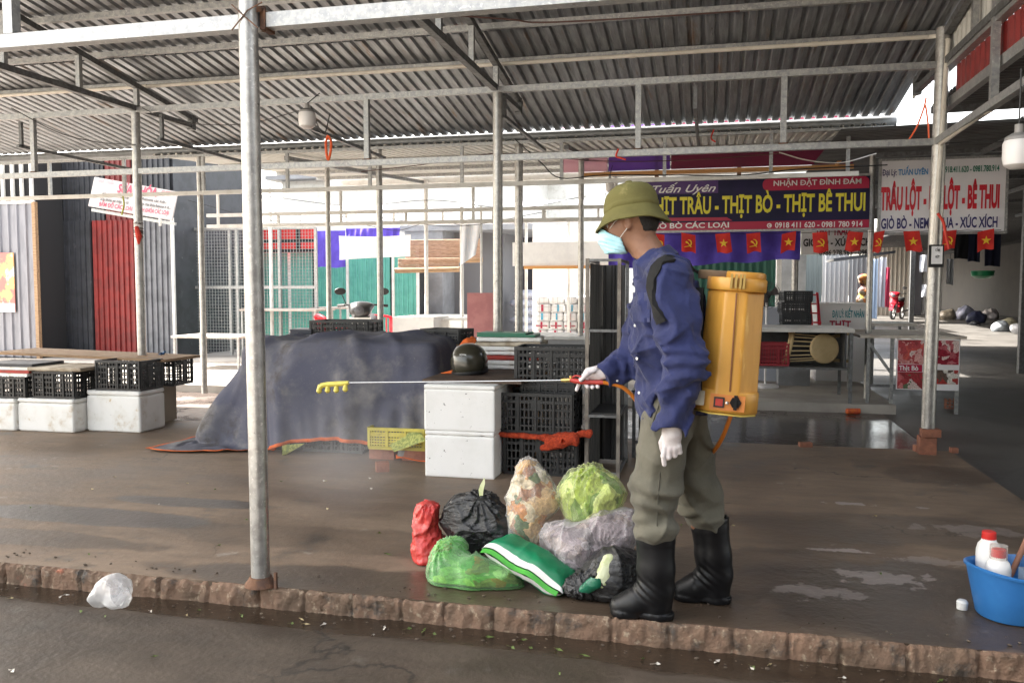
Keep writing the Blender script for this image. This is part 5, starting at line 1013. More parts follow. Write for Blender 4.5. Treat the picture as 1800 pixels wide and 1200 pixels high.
for i, (dx, dy, lb) in enumerate(((-.055,-.02,'white bottle with clear capped red top in the blue bucket'), (-.062,.078,'white bottle with plain red cap at the back of the blue bucket'))):
    bo = T('bottle', lb, 'bottle', bc+V(dx,dy,.02), 'white bottles in the bucket'); c = bc+V(dx,dy,.02); h0 = .0 if i == 0 else .045
    b = MB(); b.lathe([(.001,0),(.05,.002),(.053,.01),(.053,.185+h0),(.046,.212+h0),(.033,.226+h0),(.031,.24+h0)], 28, c); bo.add('bottle_body', b, M('white bottle', (.80,.79,.77), None, rough=.35), sharp=60)
    b = MB(); b.lathe([(.031,.228+h0),(.032,.23+h0),(.030,.265+h0),(.027,.268+h0),(.001,.268+h0)], 24, c); cp = bo.add('cap', b, M('red cap', (.62,.03,.025), None, rough=.4))
    bo.o.scale = (.86,.86,.93)
    if i == 0: b = MB(); b.lathe([(.036,.226),(.037,.228),(.036,.284),(.001,.285)], 24, c, cap=False); bo.add('over_cap', b, fl_clear, parent=cp)
b = MB(); b.tube([bc+V(.0,.06,.10), bc+V(.09,.12,.28)], .011, 10); solo('stick', 'brown stick leaning out of the blue bucket', 'stick', b, M('reddish stick', (.28,.13,.08), None, rough=.7))
b = MB(); b.obox(bc+V(.06,-.06,.16), (.045,.01,0), (-.005,.03,0), (0,0,.05)); solo('carton', 'small grey carton inside the blue bucket', 'carton', b, M('grey blue card', (.16,.22,.30), None, rough=.7))
b = MB(); b.lathe([(.001,.0),(.02,.002),(.022,.03),(.016,.038),(.001,.04)], 16, bc+V(-.165,.03,.0), (0,0,1)); solo('plastic_scrap', 'small white lid lying on the floor by the bucket', 'lid', b, m_white)
f, lo_, hi_ = blob([(192,1040,22,2.92),(212,1032,20,2.92),(175,1050,14,2.90),(200,1052,20,2.88)], wr=.016, ws=13, lump=.012, seed=12, k=.03, knot=(225,1018,2.92))
f3 = lambda P: np.maximum(f((P[0],P[1],P[2]+.11)) if False else f(P), -.092-P[2])
def blob_road(P):
    d = sall([ell(P, at(x,y,Y=Y), (r/480, r/480*.9, r/480)) for x, y, r, Y in ((196,1038,22,2.93),(214,1030,19,2.94),(178,1048,14,2.92),(204,1050,20,2.90),(165,1054,8,2.9))], .03)
    return np.maximum(d-.010*vnoise(*P, 12, 3)-.014*np.maximum(ridged(P[0]+P[2]*.5,P[1],P[2]*.7,13,5)-.2,0)-.005*np.maximum(ridged(*P,32,6)-.2,0), -.092-P[2])
solo('plastic_bag', 'crumpled clear white plastic bag lying on the road by the kerb', 'plastic bag', surf(blob_road, tuple(at(140,1068,Y=2.8)-V(.05,.1,.1)), tuple(at(250,1005,Y=3.05)+V(.05,.1,.05)), .0055), film('milky film', (.92,.92,.92), .22, .08, 10, 1.2), sharp=180)
# spray mist drifting from the nozzles
b = MB(); mc = at(600, 790, Y=3.9); b.lathe([(.62*math.sin(t), -.42*math.cos(t)) for t in np.linspace(0.02,3.12,14)], 24, mc+V(0,0,-.02), sx=1, sy=.55)
mist = solo('spray_mist', 'faint pale spray mist sinking below the yellow nozzles', 'mist', b, m_white, kind='stuff')
m = bpy.data.materials.new('mist'); m.use_nodes = True; nt = m.node_tree; nt.nodes.remove(nt.nodes['Principled BSDF'])
pv = nt.nodes.new('ShaderNodeVolumePrincipled'); pv.inputs['Color'].default_value = (.92,.92,.95,1); tcn = nt.nodes.new('ShaderNodeTexCoord'); nz = nt.nodes.new('ShaderNodeTexNoise'); nz.inputs['Scale'].default_value = 2.6; nz.inputs['Detail'].default_value = 3
nt.links.new(tcn.outputs['Object'], nz.inputs['Vector']); gr = nt.nodes.new('ShaderNodeTexGradient'); gr.gradient_type = 'QUADRATIC_SPHERE'; mpn = nt.nodes.new('ShaderNodeMapping'); mpn.inputs['Location'].default_value = (0,0,-.95); mpn.inputs['Scale'].default_value = (1/.6,1/.33,1/.42)
nt.links.new(tcn.outputs['Object'], mpn.inputs[0]); nt.links.new(mpn.outputs[0], gr.inputs[0]); m1 = nt.nodes.new('ShaderNodeMath'); m1.operation = 'MULTIPLY'; nt.links.new(nz.outputs[0], m1.inputs[0]); nt.links.new(gr.outputs[1], m1.inputs[1])
m2 = nt.nodes.new('ShaderNodeMath'); m2.operation = 'MULTIPLY'; m2.inputs[1].default_value = 2.6; nt.links.new(m1.outputs[0], m2.inputs[0]); nt.links.new(m2.outputs[0], pv.inputs['Density']); nt.links.new(pv.outputs[0], nt.nodes['Material Output'].inputs['Volume'])
mist.data.materials[0] = m
# ------------------------------------------------------------------ shop boards with their lettering
EX, EZ = V(1,0,0), V(0,0,1)
def board_axes(pl, pr_, Y):
    "lower-left and lower-right photo corners on the plane Y -> origin and metres-per-pixel mapping"
    a, b2 = at(*pl, Y=Y), at(*pr_, Y=Y); return a, b2
m_navy = M('sign navy', (.010,.009,.042), (.016,.011,.058), 2, .4, .6, .5, spec=.3); m_signred = M('sign crimson', (.42,.012,.055), None, rough=.35)
m_signyel = M('sign yellow', (.78,.70,.05), None, rough=.4); m_signw = M('sign white', (.80,.79,.80), None, rough=.4); m_signpur = M('sign purple', (.075,.02,.16), None, rough=.35)
sx0, sx1, sz0, sz1 = -.80, 1.755, 1.985, 2.578; SY = 10.44
S1 = T('shop_sign', 'dark purple shop board with big yellow lettering under the roof edge', 'sign', ((sx0+sx1)/2, SY, sz0))
def X1(px): return at(px, 360, Y=SY)[0]
def Z1(px, py): return at(px, py, Y=SY)[2]
b = MB(); b.box((sx0,SY,sz0),(sx1,SY+.03,sz1)); S1.add('panel', b, m_navy)
b = MB()
for z in (sz0-.012, sz1+.012): b.box((sx0-.02,SY-.012,z-.012),(sx1+.02,SY+.042,z+.012))
for x in (sx0-.012, sx1+.012): b.box((x-.011,SY-.012,sz0-.001),(x+.011,SY+.042,sz1+.001))
S1.add('frame', b, m_galv)
def rrect(x0, x1, z0, z1, r, n=5, corners=(1,1,1,1)):
    o = []
    for (cx_, cz_, a0), on in zip(((x1-r, z1-r, 0), (x0+r, z1-r, 90), (x0+r, z0+r, 180), (x1-r, z0+r, 270)), corners):
        if on: o += [(cx_+r*math.cos(math.radians(a0+90*i/n)), cz_+r*math.sin(math.radians(a0+90*i/n))) for i in range(n+1)]
        else: o += [(cx_+(r if a0 in (0,270) else -r), cz_+(r if a0 in (0,90) else -r))]
    return o
b = MB(); F_ = SY-.002
b.poly(rrect(X1(1340), sx1-.01, Z1(1440,333), sz1-.004, .06, corners=(1,1,1,0)), (0,F_,0), EX, EZ); b.box((sx0+.002,F_,sz0+.002),(sx1-.002,SY-.0005,Z1(1400,388)))
b.poly([(sx0+.002, Z1(1200,388)), (X1(1288), Z1(1288,388)), (X1(1278), Z1(1278,382)), (sx0+.002, Z1(1150,383))], (0,F_,0), EX, EZ); S1.add('red_band', b, m_signred, smooth=False)
b = MB(); b.box((sx0+.004,F_+.0005,Z1(1150,342)),(X1(1262),SY-.0004,sz1-.004)); S1.add('purple_patch', b, m_signpur, smooth=False)
b = MB(); f = F_-.002
write(b, 'Tuấn Uyên', (X1(1146), f, Z1(1150,339.5)), EX, EZ, X1(1258)-X1(1146), .088, .012, .45)
write(b, 'NHẬN ĐẶT ĐÌNH ĐÁM', (X1(1359), f, Z1(1359,327)), EX, EZ, X1(1513)-X1(1359), .060, .022)
write(b, 'GIÒ BÒ CÁC LOẠI', (X1(1143), f, Z1(1143,402)), EX, EZ, X1(1282)-X1(1143), .062, .024)
write(b, '0918 411 620 - 0981 780 914', (X1(1363), f, Z1(1363,400.5)), EX, EZ, X1(1517)-X1(1363), .062, .02)
b.lathe([(.001,0),(.028,0),(.028,.002),(.001,.002)], 20, (X1(1353), f, Z1(1353,396.5)), (0,-1,0)); S1.add('small_lettering', b, m_signw, smooth=False)
b = MB(); write(b, 'c', (X1(1350.5), f-.003, Z1(1353,399)), EX, EZ, .024, .045, .02); S1.add('phone_icon', b, m_signred, smooth=False)
b = MB(); write(b, 'THỊT TRÂU - THỊT BÒ - THỊT BÊ THUI', (X1(1139), f, Z1(1140,377)), EX, EZ, X1(1521)-X1(1139), .200, .028); S1.add('big_lettering', b, m_signyel, smooth=False)
tx, tX, tz0, tz1 = 1.875, 3.16, 1.925, 2.735
S2 = T('shop_sign', 'white shop board with red lettering beside the purple board', 'sign', ((tx+tX)/2, SY, tz0))
def X2(px): return at(px, 340, Y=SY)[0]
def Z2(px, py): return at(px, py, Y=SY)[2]
b = MB(); b.box((tx,SY,tz0),(tX,SY+.03,tz1)); S2.add('panel', b, M('sign panel white', (.87,.86,.90), (.83,.82,.86), 3, .4, .6, .4))
b = MB()
for z in (tz0-.014, tz1+.014): b.box((tx-.03,SY-.012,z-.013),(tX+.03,SY+.042,z+.013))
for x in (tx-.014, tX+.014): b.box((x-.013,SY-.012,tz0-.001),(x+.013,SY+.042,tz1+.001))
b.box((tx-.03,SY-.05,tz1+.07),(tX+.06,SY+.08,tz1+.16)); S2.add('frame', b, m_galv)
f = SY-.003
b = MB(); write(b, 'Đại Lý:', (X2(1550), f, Z2(1550,309)), EX, EZ, X2(1575)-X2(1550), .068, .02); write(b, 'GIÒ BÒ - NEM CHUA - XÚC XÍCH', (X2(1550), f, Z2(1550,402)), EX, EZ, X2(1755)-X2(1550), .115, .026); S2.add('navy_lettering', b, M('navy ink', (.03,.025,.16), None, rough=.4), smooth=False)
b = MB(); write(b, 'TUẤN UYÊN', (X2(1578), f, Z2(1578,308)), EX, EZ, X2(1630)-X2(1578), .064, .03); S2.add('blue_lettering', b, M('blue ink', (.05,.28,.62), None, rough=.4), smooth=False)
b = MB(); write(b, 'ĐT: 0918.411.620 - 0981.780.914', (X2(1640), f, Z2(1640,304)), EX, EZ, X2(1755)-X2(1640), .066, .022); S2.add('green_lettering', b, M('green ink', (.01,.20,.13), None, rough=.4), smooth=False)
b = MB(); write(b, 'TRÂU LỘT - BÒ LỘT - BÊ THUI', (X2(1548), f, Z2(1548,368)), EX, EZ, X2(1757)-X2(1548), .250, .045); S2.add('red_lettering', b, M('red ink', (.66,.02,.04), None, rough=.4), smooth=False)
b = MB(); Yb = 14.2; x0, x1 = at(1408,420,Y=Yb)[0], at(1530,420,Y=Yb)[0]; z0, z1 = at(1460,447,Y=Yb)[2], at(1460,402,Y=Yb)[2]
S3 = T('shop_sign', 'white shop board half hidden behind the row of red flags', 'sign', ((x0+x1)/2, Yb, z0)); b.box((x0,Yb,z0),(x1,Yb+.03,z1)); S3.add('panel', b, m_signw)
b = MB(); write(b, 'THỊT TRÂU', (at(1433,411,Y=Yb)[0], Yb-.004, z1-.10), EX, EZ, .52, .14, .03); S3.add('red_lettering', b, m_signred, smooth=False)
b = MB(); write(b, 'GIÒ BÒ - XÚC XÍCH', (at(1412,424,Y=Yb)[0], Yb-.004, z1-.27), EX, EZ, 1.0, .115, .03); write(b, '0986.278.963 - 098', (at(1440,437,Y=Yb)[0], Yb-.004, z1-.42), EX, EZ, .72, .085, .02); S3.add('black_lettering', b, m_dkrub, smooth=False)
# ------------------------------------------------------------------ little flags on a string
m_flag = M('flag red', (.66,.025,.015), (.52,.015,.012), 6, .4, .65, .7); m_gold = M('flag gold', (.85,.55,.03), None, rough=.6)
star = [((.5 if i % 2 == 0 else .19)*math.sin(math.pi*i/5), (.5 if i % 2 == 0 else .19)*math.cos(math.pi*i/5)) for i in range(10)]
sick = [(.40*math.cos(math.radians(a)), .40*math.sin(math.radians(a))) for a in range(-125,96,11)]+[(.34*math.cos(math.radians(a))-.09, .33*math.sin(math.radians(a))+.02) for a in range(92,-105,-11)]+[(-.42,-.46),(-.5,-.40)]
ham = [[(-.36,.10),(-.24,.26),(-.02,.12),(-.12,-.04)], [(-.14,.06),(-.06,.11),(.36,-.42),(.27,-.48)]]
FY = 10.36; ftop = lambda px: at(px, 411-(px-1210)*.012, Y=FY)
desc = {1160:'first red flag, half hidden behind his helmet', 1210:'hammer and sickle flag just right of his neck', 1270:'star flag with a slanted hem in front of the violet curtain', 1324:'hammer and sickle flag in the middle of the violet curtain', 1387:'star flag at the right end of the violet curtain', 1441:'hammer and sickle flag left of the thin round post, before the white board', 1504:'star flag touching the thin round post', 1546:'narrow twisted flag just right of the thin round post', 1602:'star flag below the left half of the white board', 1668:'hammer and sickle flag right of the thick pole', 1733:'rightmost star flag under the white board'}
for i, (px, lb) in enumerate(desc.items()):
    c = ftop(px); fw_ = .165*(.72 if px in (1546,1160) else 1); fh = .225; sk = {1270:.02,1387:-.015,1546:-.05,1602:.02,1210:.012,1504:-.01}.get(px, .0)+RNG.uniform(-.022,.022); fh *= RNG.uniform(.93,1.05); fw_ *= RNG.uniform(.92,1.05); rz_ = RNG.uniform(-.02,.02); t_ = T('flag', lb, 'flag', c-V(0,0,fh), 'red flags strung under the boards')
    P_ = np.array([[c+V((u-.5)*fw_*(1-.25*v*(px == 1546))+sk*v, .022*math.sin(5*u+px)*v, -fh*v+.012*math.sin(u*6+px)*v+rz_*(u-.5)*2) for u in np.linspace(0,1,7)] for v in np.linspace(0,1,7)]); b = MB(); b.grid(P_); t_.add('cloth', b, m_flag, sharp=180)
    o = c+V(sk*.5, -.030, -fh*.52); ux = V(1,-.02,0)*.105*(.8 if px == 1546 else 1); uz = V(-sk*.8,0,1)*.105; b = MB()
    if 'star' in lb: b.poly(star, o, ux, uz)
    else: b.poly(sick, o, ux, uz); [b.poly(h_s, o, ux, uz) for h_s in ham]
    t_.add('emblem', b, m_gold, smooth=False)
b = MB(); b.tube([ftop(px)+V(0,.004,.003-(.012 if k % 2 else 0)) for k, px in enumerate(range(1100,1790,30))], .003, 5); solo('string', 'thin string carrying the red flags', 'string', b, m_dkrub)
def curtain(x0, x1, z0, z1, Y, n=60, amp=.03, fq=30, zr=None, seed=0, sag=0):
    rows = []
    for v in np.linspace(0,1,14):
        rows.append([V(x0+(x1-x0)*u, Y+amp*(.25+.75*v)*math.sin(fq*u+1.6*math.sin(5*u+seed)+.3*v)+.02*math.sin(3*v+9*u), z1-sag*math.sin(math.pi*u)-(z1-sag*math.sin(math.pi*u)-(z0+(zr or 0)*u)-.012*math.sin(fq*.5*u))*v) for u in np.linspace(0,1,n)])
    b = MB(); b.grid(np.array(rows)); return b
cu = at(1090,410,Y=11.3); cu2 = at(1408,455,Y=11.3)
solo('curtain', 'violet curtain hanging below the purple board', 'curtain', curtain(-1.35, 1.09, 1.54, 2.03, 11.3, 120, .035, 46, .12), m_purple, sharp=180)
# translucent violet and pink panels above the boards
aw = T('translucent_panels', 'pink and violet translucent panels above the purple board', 'awning', (-.2, 11.0, 2.76))
def tint(name, c, t_=.5):
    m = bpy.data.materials.new(name); m.use_nodes = True; nt = m.node_tree; pb = nt.nodes['Principled BSDF']; pb.inputs['Base Color'].default_value = (*c,1); pb.inputs['Roughness'].default_value = .35
    tl_ = nt.nodes.new('ShaderNodeBsdfTranslucent'); tl_.inputs[0].default_value = (*c,1); tr2 = nt.nodes.new('ShaderNodeBsdfTransparent'); tr2.inputs[0].default_value = (*[min(1,x*1.3) for x in c],1); mx = nt.nodes.new('ShaderNodeMixShader'); mx.inputs[0].default_value = .5; mx2 = nt.nodes.new('ShaderNodeMixShader'); mx2.inputs[0].default_value = t_
    nt.links.new(pb.outputs[0], mx.inputs[1]); nt.links.new(tl_.outputs[0], mx.inputs[2]); nt.links.new(mx.outputs[0], mx2.inputs[1]); nt.links.new(tr2.outputs[0], mx2.inputs[2]); nt.links.new(mx2.outputs[0], nt.nodes['Material Output'].inputs[0]); return m
for nm, xa, xb, c, tq in (('pink_panel', 985, 1068, (.86,.60,.66), .45), ('violet_panel', 1070, 1178, (.30,.16,.52), .35), ('maroon_panel', 1180, 1500, (.34,.08,.15), .3)):
    b = MB(); b.box((at(xa,260,Y=11)[0], 11.0, 2.80), (at(xb,260,Y=11)[0], 11.012, 3.40)); aw.add(nm, b, tint(nm, c, tq))
b = MB(); b.box((at(1022,300,Y=11)[0], 10.96, 2.735), (at(1500,300,Y=11)[0], 11.0, 2.785)); aw.add('wooden_rail', b, M('orange wood', (.62,.31,.11), None, rough=.6))
for px in (1022, 1155, 1300): b = MB(); b.bar((at(px,260,Y=11.05)[0],11.05,2.7),(at(px,260,Y=11.05)[0],11.05,3.45),.05); aw.add('mullion', b, M('brown rail', (.25,.13,.08), None, rough=.6))
a_, b_ = at(1470,290,Y=10.9), at(1525,222,Y=10.9); b = MB(); b.bar(a_, b_, .04); solo('brace', 'slanting raw wooden brace beside the post above the purple board', 'brace', b, M('orange wood', (.62,.31,.11), None, rough=.6))
# ------------------------------------------------------------------ kiosks on the left
KY = 13.87; xs_ = [at(px, 500, Y=KY)[0] for px in (30, 165, 240, 305)]
ki = T('kiosk', 'dark corrugated kiosk with one red panel', 'kiosk', ((xs_[0]+xs_[3])/2, KY+1.5, 0))
for i, (m_, nm) in enumerate(((m_darksheet,'dark panel of corrugated sheet'), (m_redsheet,'red panel of corrugated sheet'), (m_greysheet,'grey panel of corrugated sheet at the corner'))):
    b = MB(); b.corr((xs_[i], KY, .03), (1,0,0), (0,0,1), xs_[i+1]-xs_[i], 2.55 if i == 2 else 2.55, .115, .03, 'deck'); ki.add('wall_panel', b, m_, smooth=False, label=nm)
for x0, x1, m_ in ((xs_[0], xs_[1]+.3, m_darksheet), (xs_[1]+.3, xs_[2]-.05, M('dark red sheet', (.14,.02,.02), None, rough=.5)), (xs_[2]-.05, xs_[3], m_darksheet)):
    b = MB(); b.corr((x0, KY+.02, 2.56), (1,0,0), (0,0,1), x1-x0, 2.1, .115, .03, 'deck'); ki.add('upper_panel', b, m_, smooth=False)
b = MB(); b.box((xs_[0]-1, KY+.08, 0), (xs_[3]-.01, KY+3.2, 4.65)); ki.add('wall', b, m_darksheet)
b = MB(); b.box((xs_[0], KY-.03, -.02), (xs_[3]+.03, KY+.05, .05)); ki.add('plinth', b, m_white)
b = MB(); b.bar((xs_[3]+.01, KY-.01, 0), (xs_[3]+.01, KY-.01, 2.6), .05); ki.add('corner_post', b, m_white)
KY2 = 13.1; xe = at(66, 500, Y=KY2)[0]; zt2 = at(30, 356, Y=KY2)[2]; ztt = at(30, 270, Y=KY2)[2]
k2_ = T('kiosk', 'silver corrugated kiosk with barred upper opening at the left edge', 'kiosk', (xe-2, KY2+.4, 0))
b = MB(); b.corr((xe-3.4, KY2, .02), (1,0,0), (0,0,1), 3.36, zt2-.02, .19, .03, 'deck'); k2_.add('wall_panel', b, m_silver, smooth=False)
b = MB(); b.box((xe-3.4, KY2+.05, 0), (xe-.02, KY2+.7, ztt)); k2_.add('wall', b, m_black)  # black block painted as the dark interior behind the bars
b = MB(); b.bar((xe-.0, KY2-.01, 0), (xe-.0, KY2-.01, zt2), .07); k2_.add('corner_post', b, m_wood)
b = MB(); b.bar((xe-3.4, KY2-.01, zt2), (xe, KY2-.01, zt2), .05); k2_.add('rail', b, m_white)
for px in (5, 22, 38, 55): x = at(px, 320, Y=KY2)[0]; b = MB(); b.bar((x, KY2, zt2+.026), (x, KY2, ztt), .05); k2_.add('window_bar', b, m_white)
b = MB(); p0, p1 = at(-30, 548, Y=KY2-.05), at(23, 444, Y=KY2-.05); b.box((p0[0], KY2-.05, p0[2]), (p1[0], KY2-.034, p1[2]))
def poster_mat(name, c1, c2, c3, s):
    return M(name, c1, c2, s, .47, .53, .5, spots=[(c3, s*1.7, .56, .60)])
po = T('poster', 'orange and red poster on the silver kiosk wall', 'poster', (p0[0], KY2-.02, p0[2])); po.add('sheet', b, poster_mat('poster print', (.66,.36,.16), (.50,.16,.14), (.62,.60,.56), 2.2))
b = MB(); b.box((p0[0], KY2-.056, p0[2]), (p1[0], KY2-.051, p0[2]+.16)); po.add('white_strip', b, m_signw)
# tilted key-repair board
kq = [at(155,362,Y=12.6), at(302,387,Y=12.6), at(312,337,Y=12.75), at(166,311,Y=12.75)]
ks = T('shop_sign', 'tilted white key repair board above the red kiosk panel', 'sign', kq[0]); kux, kuz = nrm(kq[1]-kq[0]), nrm(kq[3]-kq[0]); kn = np.cross(kux, kuz); kuz = nrm(np.cross(kn, kux)) if False else kuz
b = MB(); b.hexa([kq[0]-kn*.03, kq[1]-kn*.03, kq[2]-kn*.03, kq[3]-kn*.03, kq[0], kq[1], kq[2], kq[3]]); ks.add('panel', b, M('aged white board', (.40,.37,.36), (.33,.30,.29), 3, .4, .6, .5))
def kp(x, y): # photo pixel -> on the board face
    r = FW*FOC+RT*(x-900)+UP*(600-y); k = ((kq[0]-CAM)@kn)/(r@kn); return CAM+k*r+kn*.004
def kw(b, s, p0, p1, cap, **k): a, c = kp(*p0), kp(*p1); write(b, s, a, c-a, kuz, np.linalg.norm(c-a), cap, **k)
b = MB(); kw(b, 'SỬA KHÓA', (206,338), (275,346), .155, bold=.03, shear=.1); kw(b, 'BẤM ĐỒ CÁC LOẠI', (174,362), (232,371), .075, bold=.02); kw(b, 'ĐÁNH KHÓA CÁC LOẠI', (238,371), (296,378), .075, bold=.02); kw(b, 'ĐT: 0987 654', (284,339), (306,343), .05); ks.add('red_lettering', b, m_signred, smooth=False)
b = MB(); kw(b, 'Mở và làm chìa các loại', (180,343), (226,350), .05); kw(b, 'Sửa khóa xe máy, ô tô', (176,352), (226,359), .05); kw(b, 'Remote các loại...', (250,352), (294,358), .05); kw(b, 'Làm chìa khóa Remote ô tô...', (246,360), (300,368), .05); ks.add('black_lettering', b, m_dkrub, smooth=False)
b = MB(); kw(b, 'Anh Tuấn', (170,320), (200,325), .07, shear=.4); ks.add('pink_lettering', b, M('pink ink', (.6,.25,.28), None, rough=.5), smooth=False)
b = MB(); b.bar(kq[0]+V(0,.1,-.06), kq[1]+V(0,.1,-.06), .05); ks.add('bracket', b, m_galv)
# ------------------------------------------------------------------ mesh stall, green shutters, red banner
MY = 14.6; mx0, mx1 = at(303,500,Y=MY)[0], at(556,500,Y=MY)[0]; mz0, mz1 = .05, at(400,403,Y=MY)[2]
ms = T('mesh_stall', 'wire mesh market stall with galvanised frame left of the green shutters', 'stall', ((mx0+mx1)/2, MY, 0))
for px in (303, 405, 418, 492, 556): x = at(px,500,Y=MY)[0]; b = MB(); b.bar((x,MY,0),(x,MY,mz1),.05); ms.add('post', b, m_galv)
for py in (402, 505): z = at(400,py,Y=MY)[2]; b = MB(); b.bar((mx0,MY-.01,z),(mx1,MY-.01,z),.055); ms.add('rail', b, m_galv)
b = MB()
for x in np.arange(mx0, mx1, .062): b.bar((x,MY+.02,mz0),(x,MY+.02,mz1),.006)
for z in np.arange(mz0, mz1, .062): b.bar((mx0,MY+.026,z),(mx1,MY+.026,z),.006)
ms.add('wire_mesh', b, m_galv, smooth=False)
b = MB(); b.box((mx0-.3,MY+1.7,0),(at(412,500,Y=MY+1.7)[0],MY+1.8,at(350,365,Y=MY+1.7)[2])); ms.add('back_wall', b, m_brownwall)
for i, (xa, xb, ya, yb, c) in enumerate(((317,341,415,475,(.62,.10,.05)), (355,374,435,475,(.66,.16,.07)), (358,400,518,560,(.33,.34,.37)), (303,395,520,528,(.35,.33,.30)))):
    a_, b_ = at(xa,yb,Y=MY+1.3), at(xb,ya,Y=MY+1.3); b = MB(); b.box((a_[0],MY+1.3,a_[2]),(b_[0],MY+1.36,b_[2])); ms.add(['orange_board','orange_board','grey_cover','shelf'][i], b, M('stall board', c, None, rough=.6))
GY2 = 17.6; g0, g1 = at(425,500,Y=GY2)[0], at(735,500,Y=GY2)[0]; gz1 = at(560,440,Y=GY2)[2]
gs = T('shuttered_shop', 'row of teal green corrugated shutters behind the mesh stall', 'shop', ((g0+g1)/2, GY2+1, 0))
cuts = [at(px,500,Y=GY2)[0] for px in (425, 510, 556, 612, 692, 735)]
for i in range(5):
    b = MB(); b.corr((cuts[i]+.02,GY2,.05),(1,0,0),(0,0,1),cuts[i+1]-cuts[i]-.04,gz1-.05,.11,.03,'deck'); gs.add('shutter', b, m_teal, smooth=False)
for x in cuts: b = MB(); b.bar((x,GY2-.02,0),(x,GY2-.02,gz1),.055); gs.add('post', b, m_white)
b = MB(); b.box((g0,GY2+.06,0),(g1,GY2+3,gz1)); gs.add('wall', b, m_black)
b = MB(); b.box((g0-.1,GY2-.02,gz1),(g1+.1,GY2+3,gz1+.10)); gs.add('roof', b, m_greywall)
ra, rb = at(428,445,Y=GY2-.3), at(556,402,Y=GY2-.3); rn = T('banner', 'red banner with black bands above the green shutters', 'banner', ((ra[0]+rb[0])/2, GY2-.3, ra[2]))
b = MB(); b.box((ra[0],GY2-.3,ra[2]),(rb[0],GY2-.27,rb[2])); rn.add('sheet', b, M('banner red', (.68,.03,.03), None, rough=.6))
b = MB()
for t in (.42, .0): b.box((ra[0],GY2-.307,ra[2]+(rb[2]-ra[2])*(t+.02)),(rb[0],GY2-.301,ra[2]+(rb[2]-ra[2])*(t+.16)))
x = at(520,420,Y=GY2-.3)[0]; b.box((x,GY2-.31,ra[2]),(x+.12,GY2-.302,rb[2])); rn.add('black_band', b, m_black)
CY = 15.4
a_, b_ = at(556,470,Y=CY), at(607,405,Y=CY); solo('curtain', 'violet cloth hung from the white beam left of the white sheet', 'curtain', curtain(a_[0], b_[0], a_[2], b_[2], CY, 30, .03, 14), m_purple, sharp=180)
a_, b_ = at(607,418,Y=CY), at(703,400,Y=CY); solo('curtain', 'gathered strip of violet cloth above the white sheet', 'curtain', curtain(a_[0], b_[0], a_[2], b_[2], CY+.02, 50, .03, 50), m_purple, sharp=180)
a_, b_ = at(596,457,Y=CY-.15), at(722,415,Y=CY-.15); solo('sheet', 'plain white sheet strung in front of the green shutters', 'sheet', curtain(a_[0], b_[0], a_[2], b_[2]+.03, CY-.15, 30, .015, 6, .05, sag=.03), m_blanc, sharp=180)
# ------------------------------------------------------------------ open grey shop with blinds
OY = 18.2; o0, o1 = at(712,500,Y=OY)[0], at(925,500,Y=OY)[0]
os_ = T('open_shop', 'open grey shop front with sacks piled inside', 'shop', ((o0+o1)/2, OY+1.5, 0)); zc = at(800,405,Y=OY)[2]
b = MB(); b.box((o0,OY,0),(o0+.9,OY+3.2,zc)); os_.add('wall', b, m_greywall)
b = MB(); b.box((o0+.9,OY+3,0),(o1,OY+3.2,zc)); os_.add('back_wall', b, M('wall painted in shade', (.06,.06,.07), None, rough=.9))  # shade of the deep shop put into the wall colour
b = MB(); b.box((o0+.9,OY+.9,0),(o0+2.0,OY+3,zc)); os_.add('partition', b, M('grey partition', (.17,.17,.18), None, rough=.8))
b = MB(); b.box((o0-.1,OY-.05,zc),(o1+.1,OY+3.2,zc+.12)); os_.add('roof', b, m_greywall)
b = MB(); b.box((o0+.3,OY-.6,0),(o0+2.2,OY-.1,.72)); os_.add('counter', b, m_white)
sack_m = M('white sack', (.55,.56,.62), (.40,.42,.52), 7, .4, .6, .6)
for i in range(6):
    for j in range(2):
        c = V(o0+2.5+j*.75+.1*(i % 2), OY+1.5, .14+.2*i); b = surf(lambda P: ell(P, c, (.40,.28,.13))-.01*vnoise(*P, 8, i), tuple(c-.45), tuple(c+.45), .035); solo('sack', f'white sack, {["lowest","second","third","fourth","fifth","topmost"][i]} of the {["left","right"][j]} pile inside the open grey shop', 'sack', b, sack_m, 'sacks in the open grey shop', sharp=180)
BY = 16.6
for (xa, xb, ya, yb, lb) in ((713,846,418,456,'upper bamboo blind with a ragged light weave'), (700,806,450,472,'lower rolled bamboo blind ending in a thick roll')):
    a_, b_ = at(xa,yb,Y=BY), at(xb,ya,Y=BY); t_ = T('bamboo_blind', lb, 'blind', (a_[0], BY, a_[2])); b = MB(); n = int((b_[2]-a_[2])/.028)
    for k in range(n): b.tube([(a_[0],BY+RNG.uniform(-.004,.004),a_[2]+.028*k),(b_[0],BY+RNG.uniform(-.004,.004),a_[2]+.028*k)], .0145, 6)
    t_.add('slats', b, M('bamboo slats', (.50,.34,.24), (.36,.22,.14), 9, .4, .65, .7, stretch=(1,1,6)))
    b = MB(); b.tube([(a_[0]-.05,BY-.03,a_[2]-.04),(b_[0]+.03,BY-.03,a_[2]-.02)], .055, 12); t_.add('roll', b, m_wood)
    BY -= .35
SY2 = 14.0
P_ = np.array([[at(812+34*u-8*v*(u)-2*v, 394+72*v*(1-.25*u), Y=SY2-.04*math.sin(u*9)*(1-v*.4)) for u in np.linspace(0,1,14)] for v in np.linspace(0,1,10)]); b = MB(); b.grid(P_); solo('cloth', 'knotted pale striped cloth hanging from a white post', 'cloth', b, M('pale striped cloth', (.66,.72,.80), (.78,.80,.84), 14, .45, .55, .85, stretch=(6,1,.4)), sharp=180)
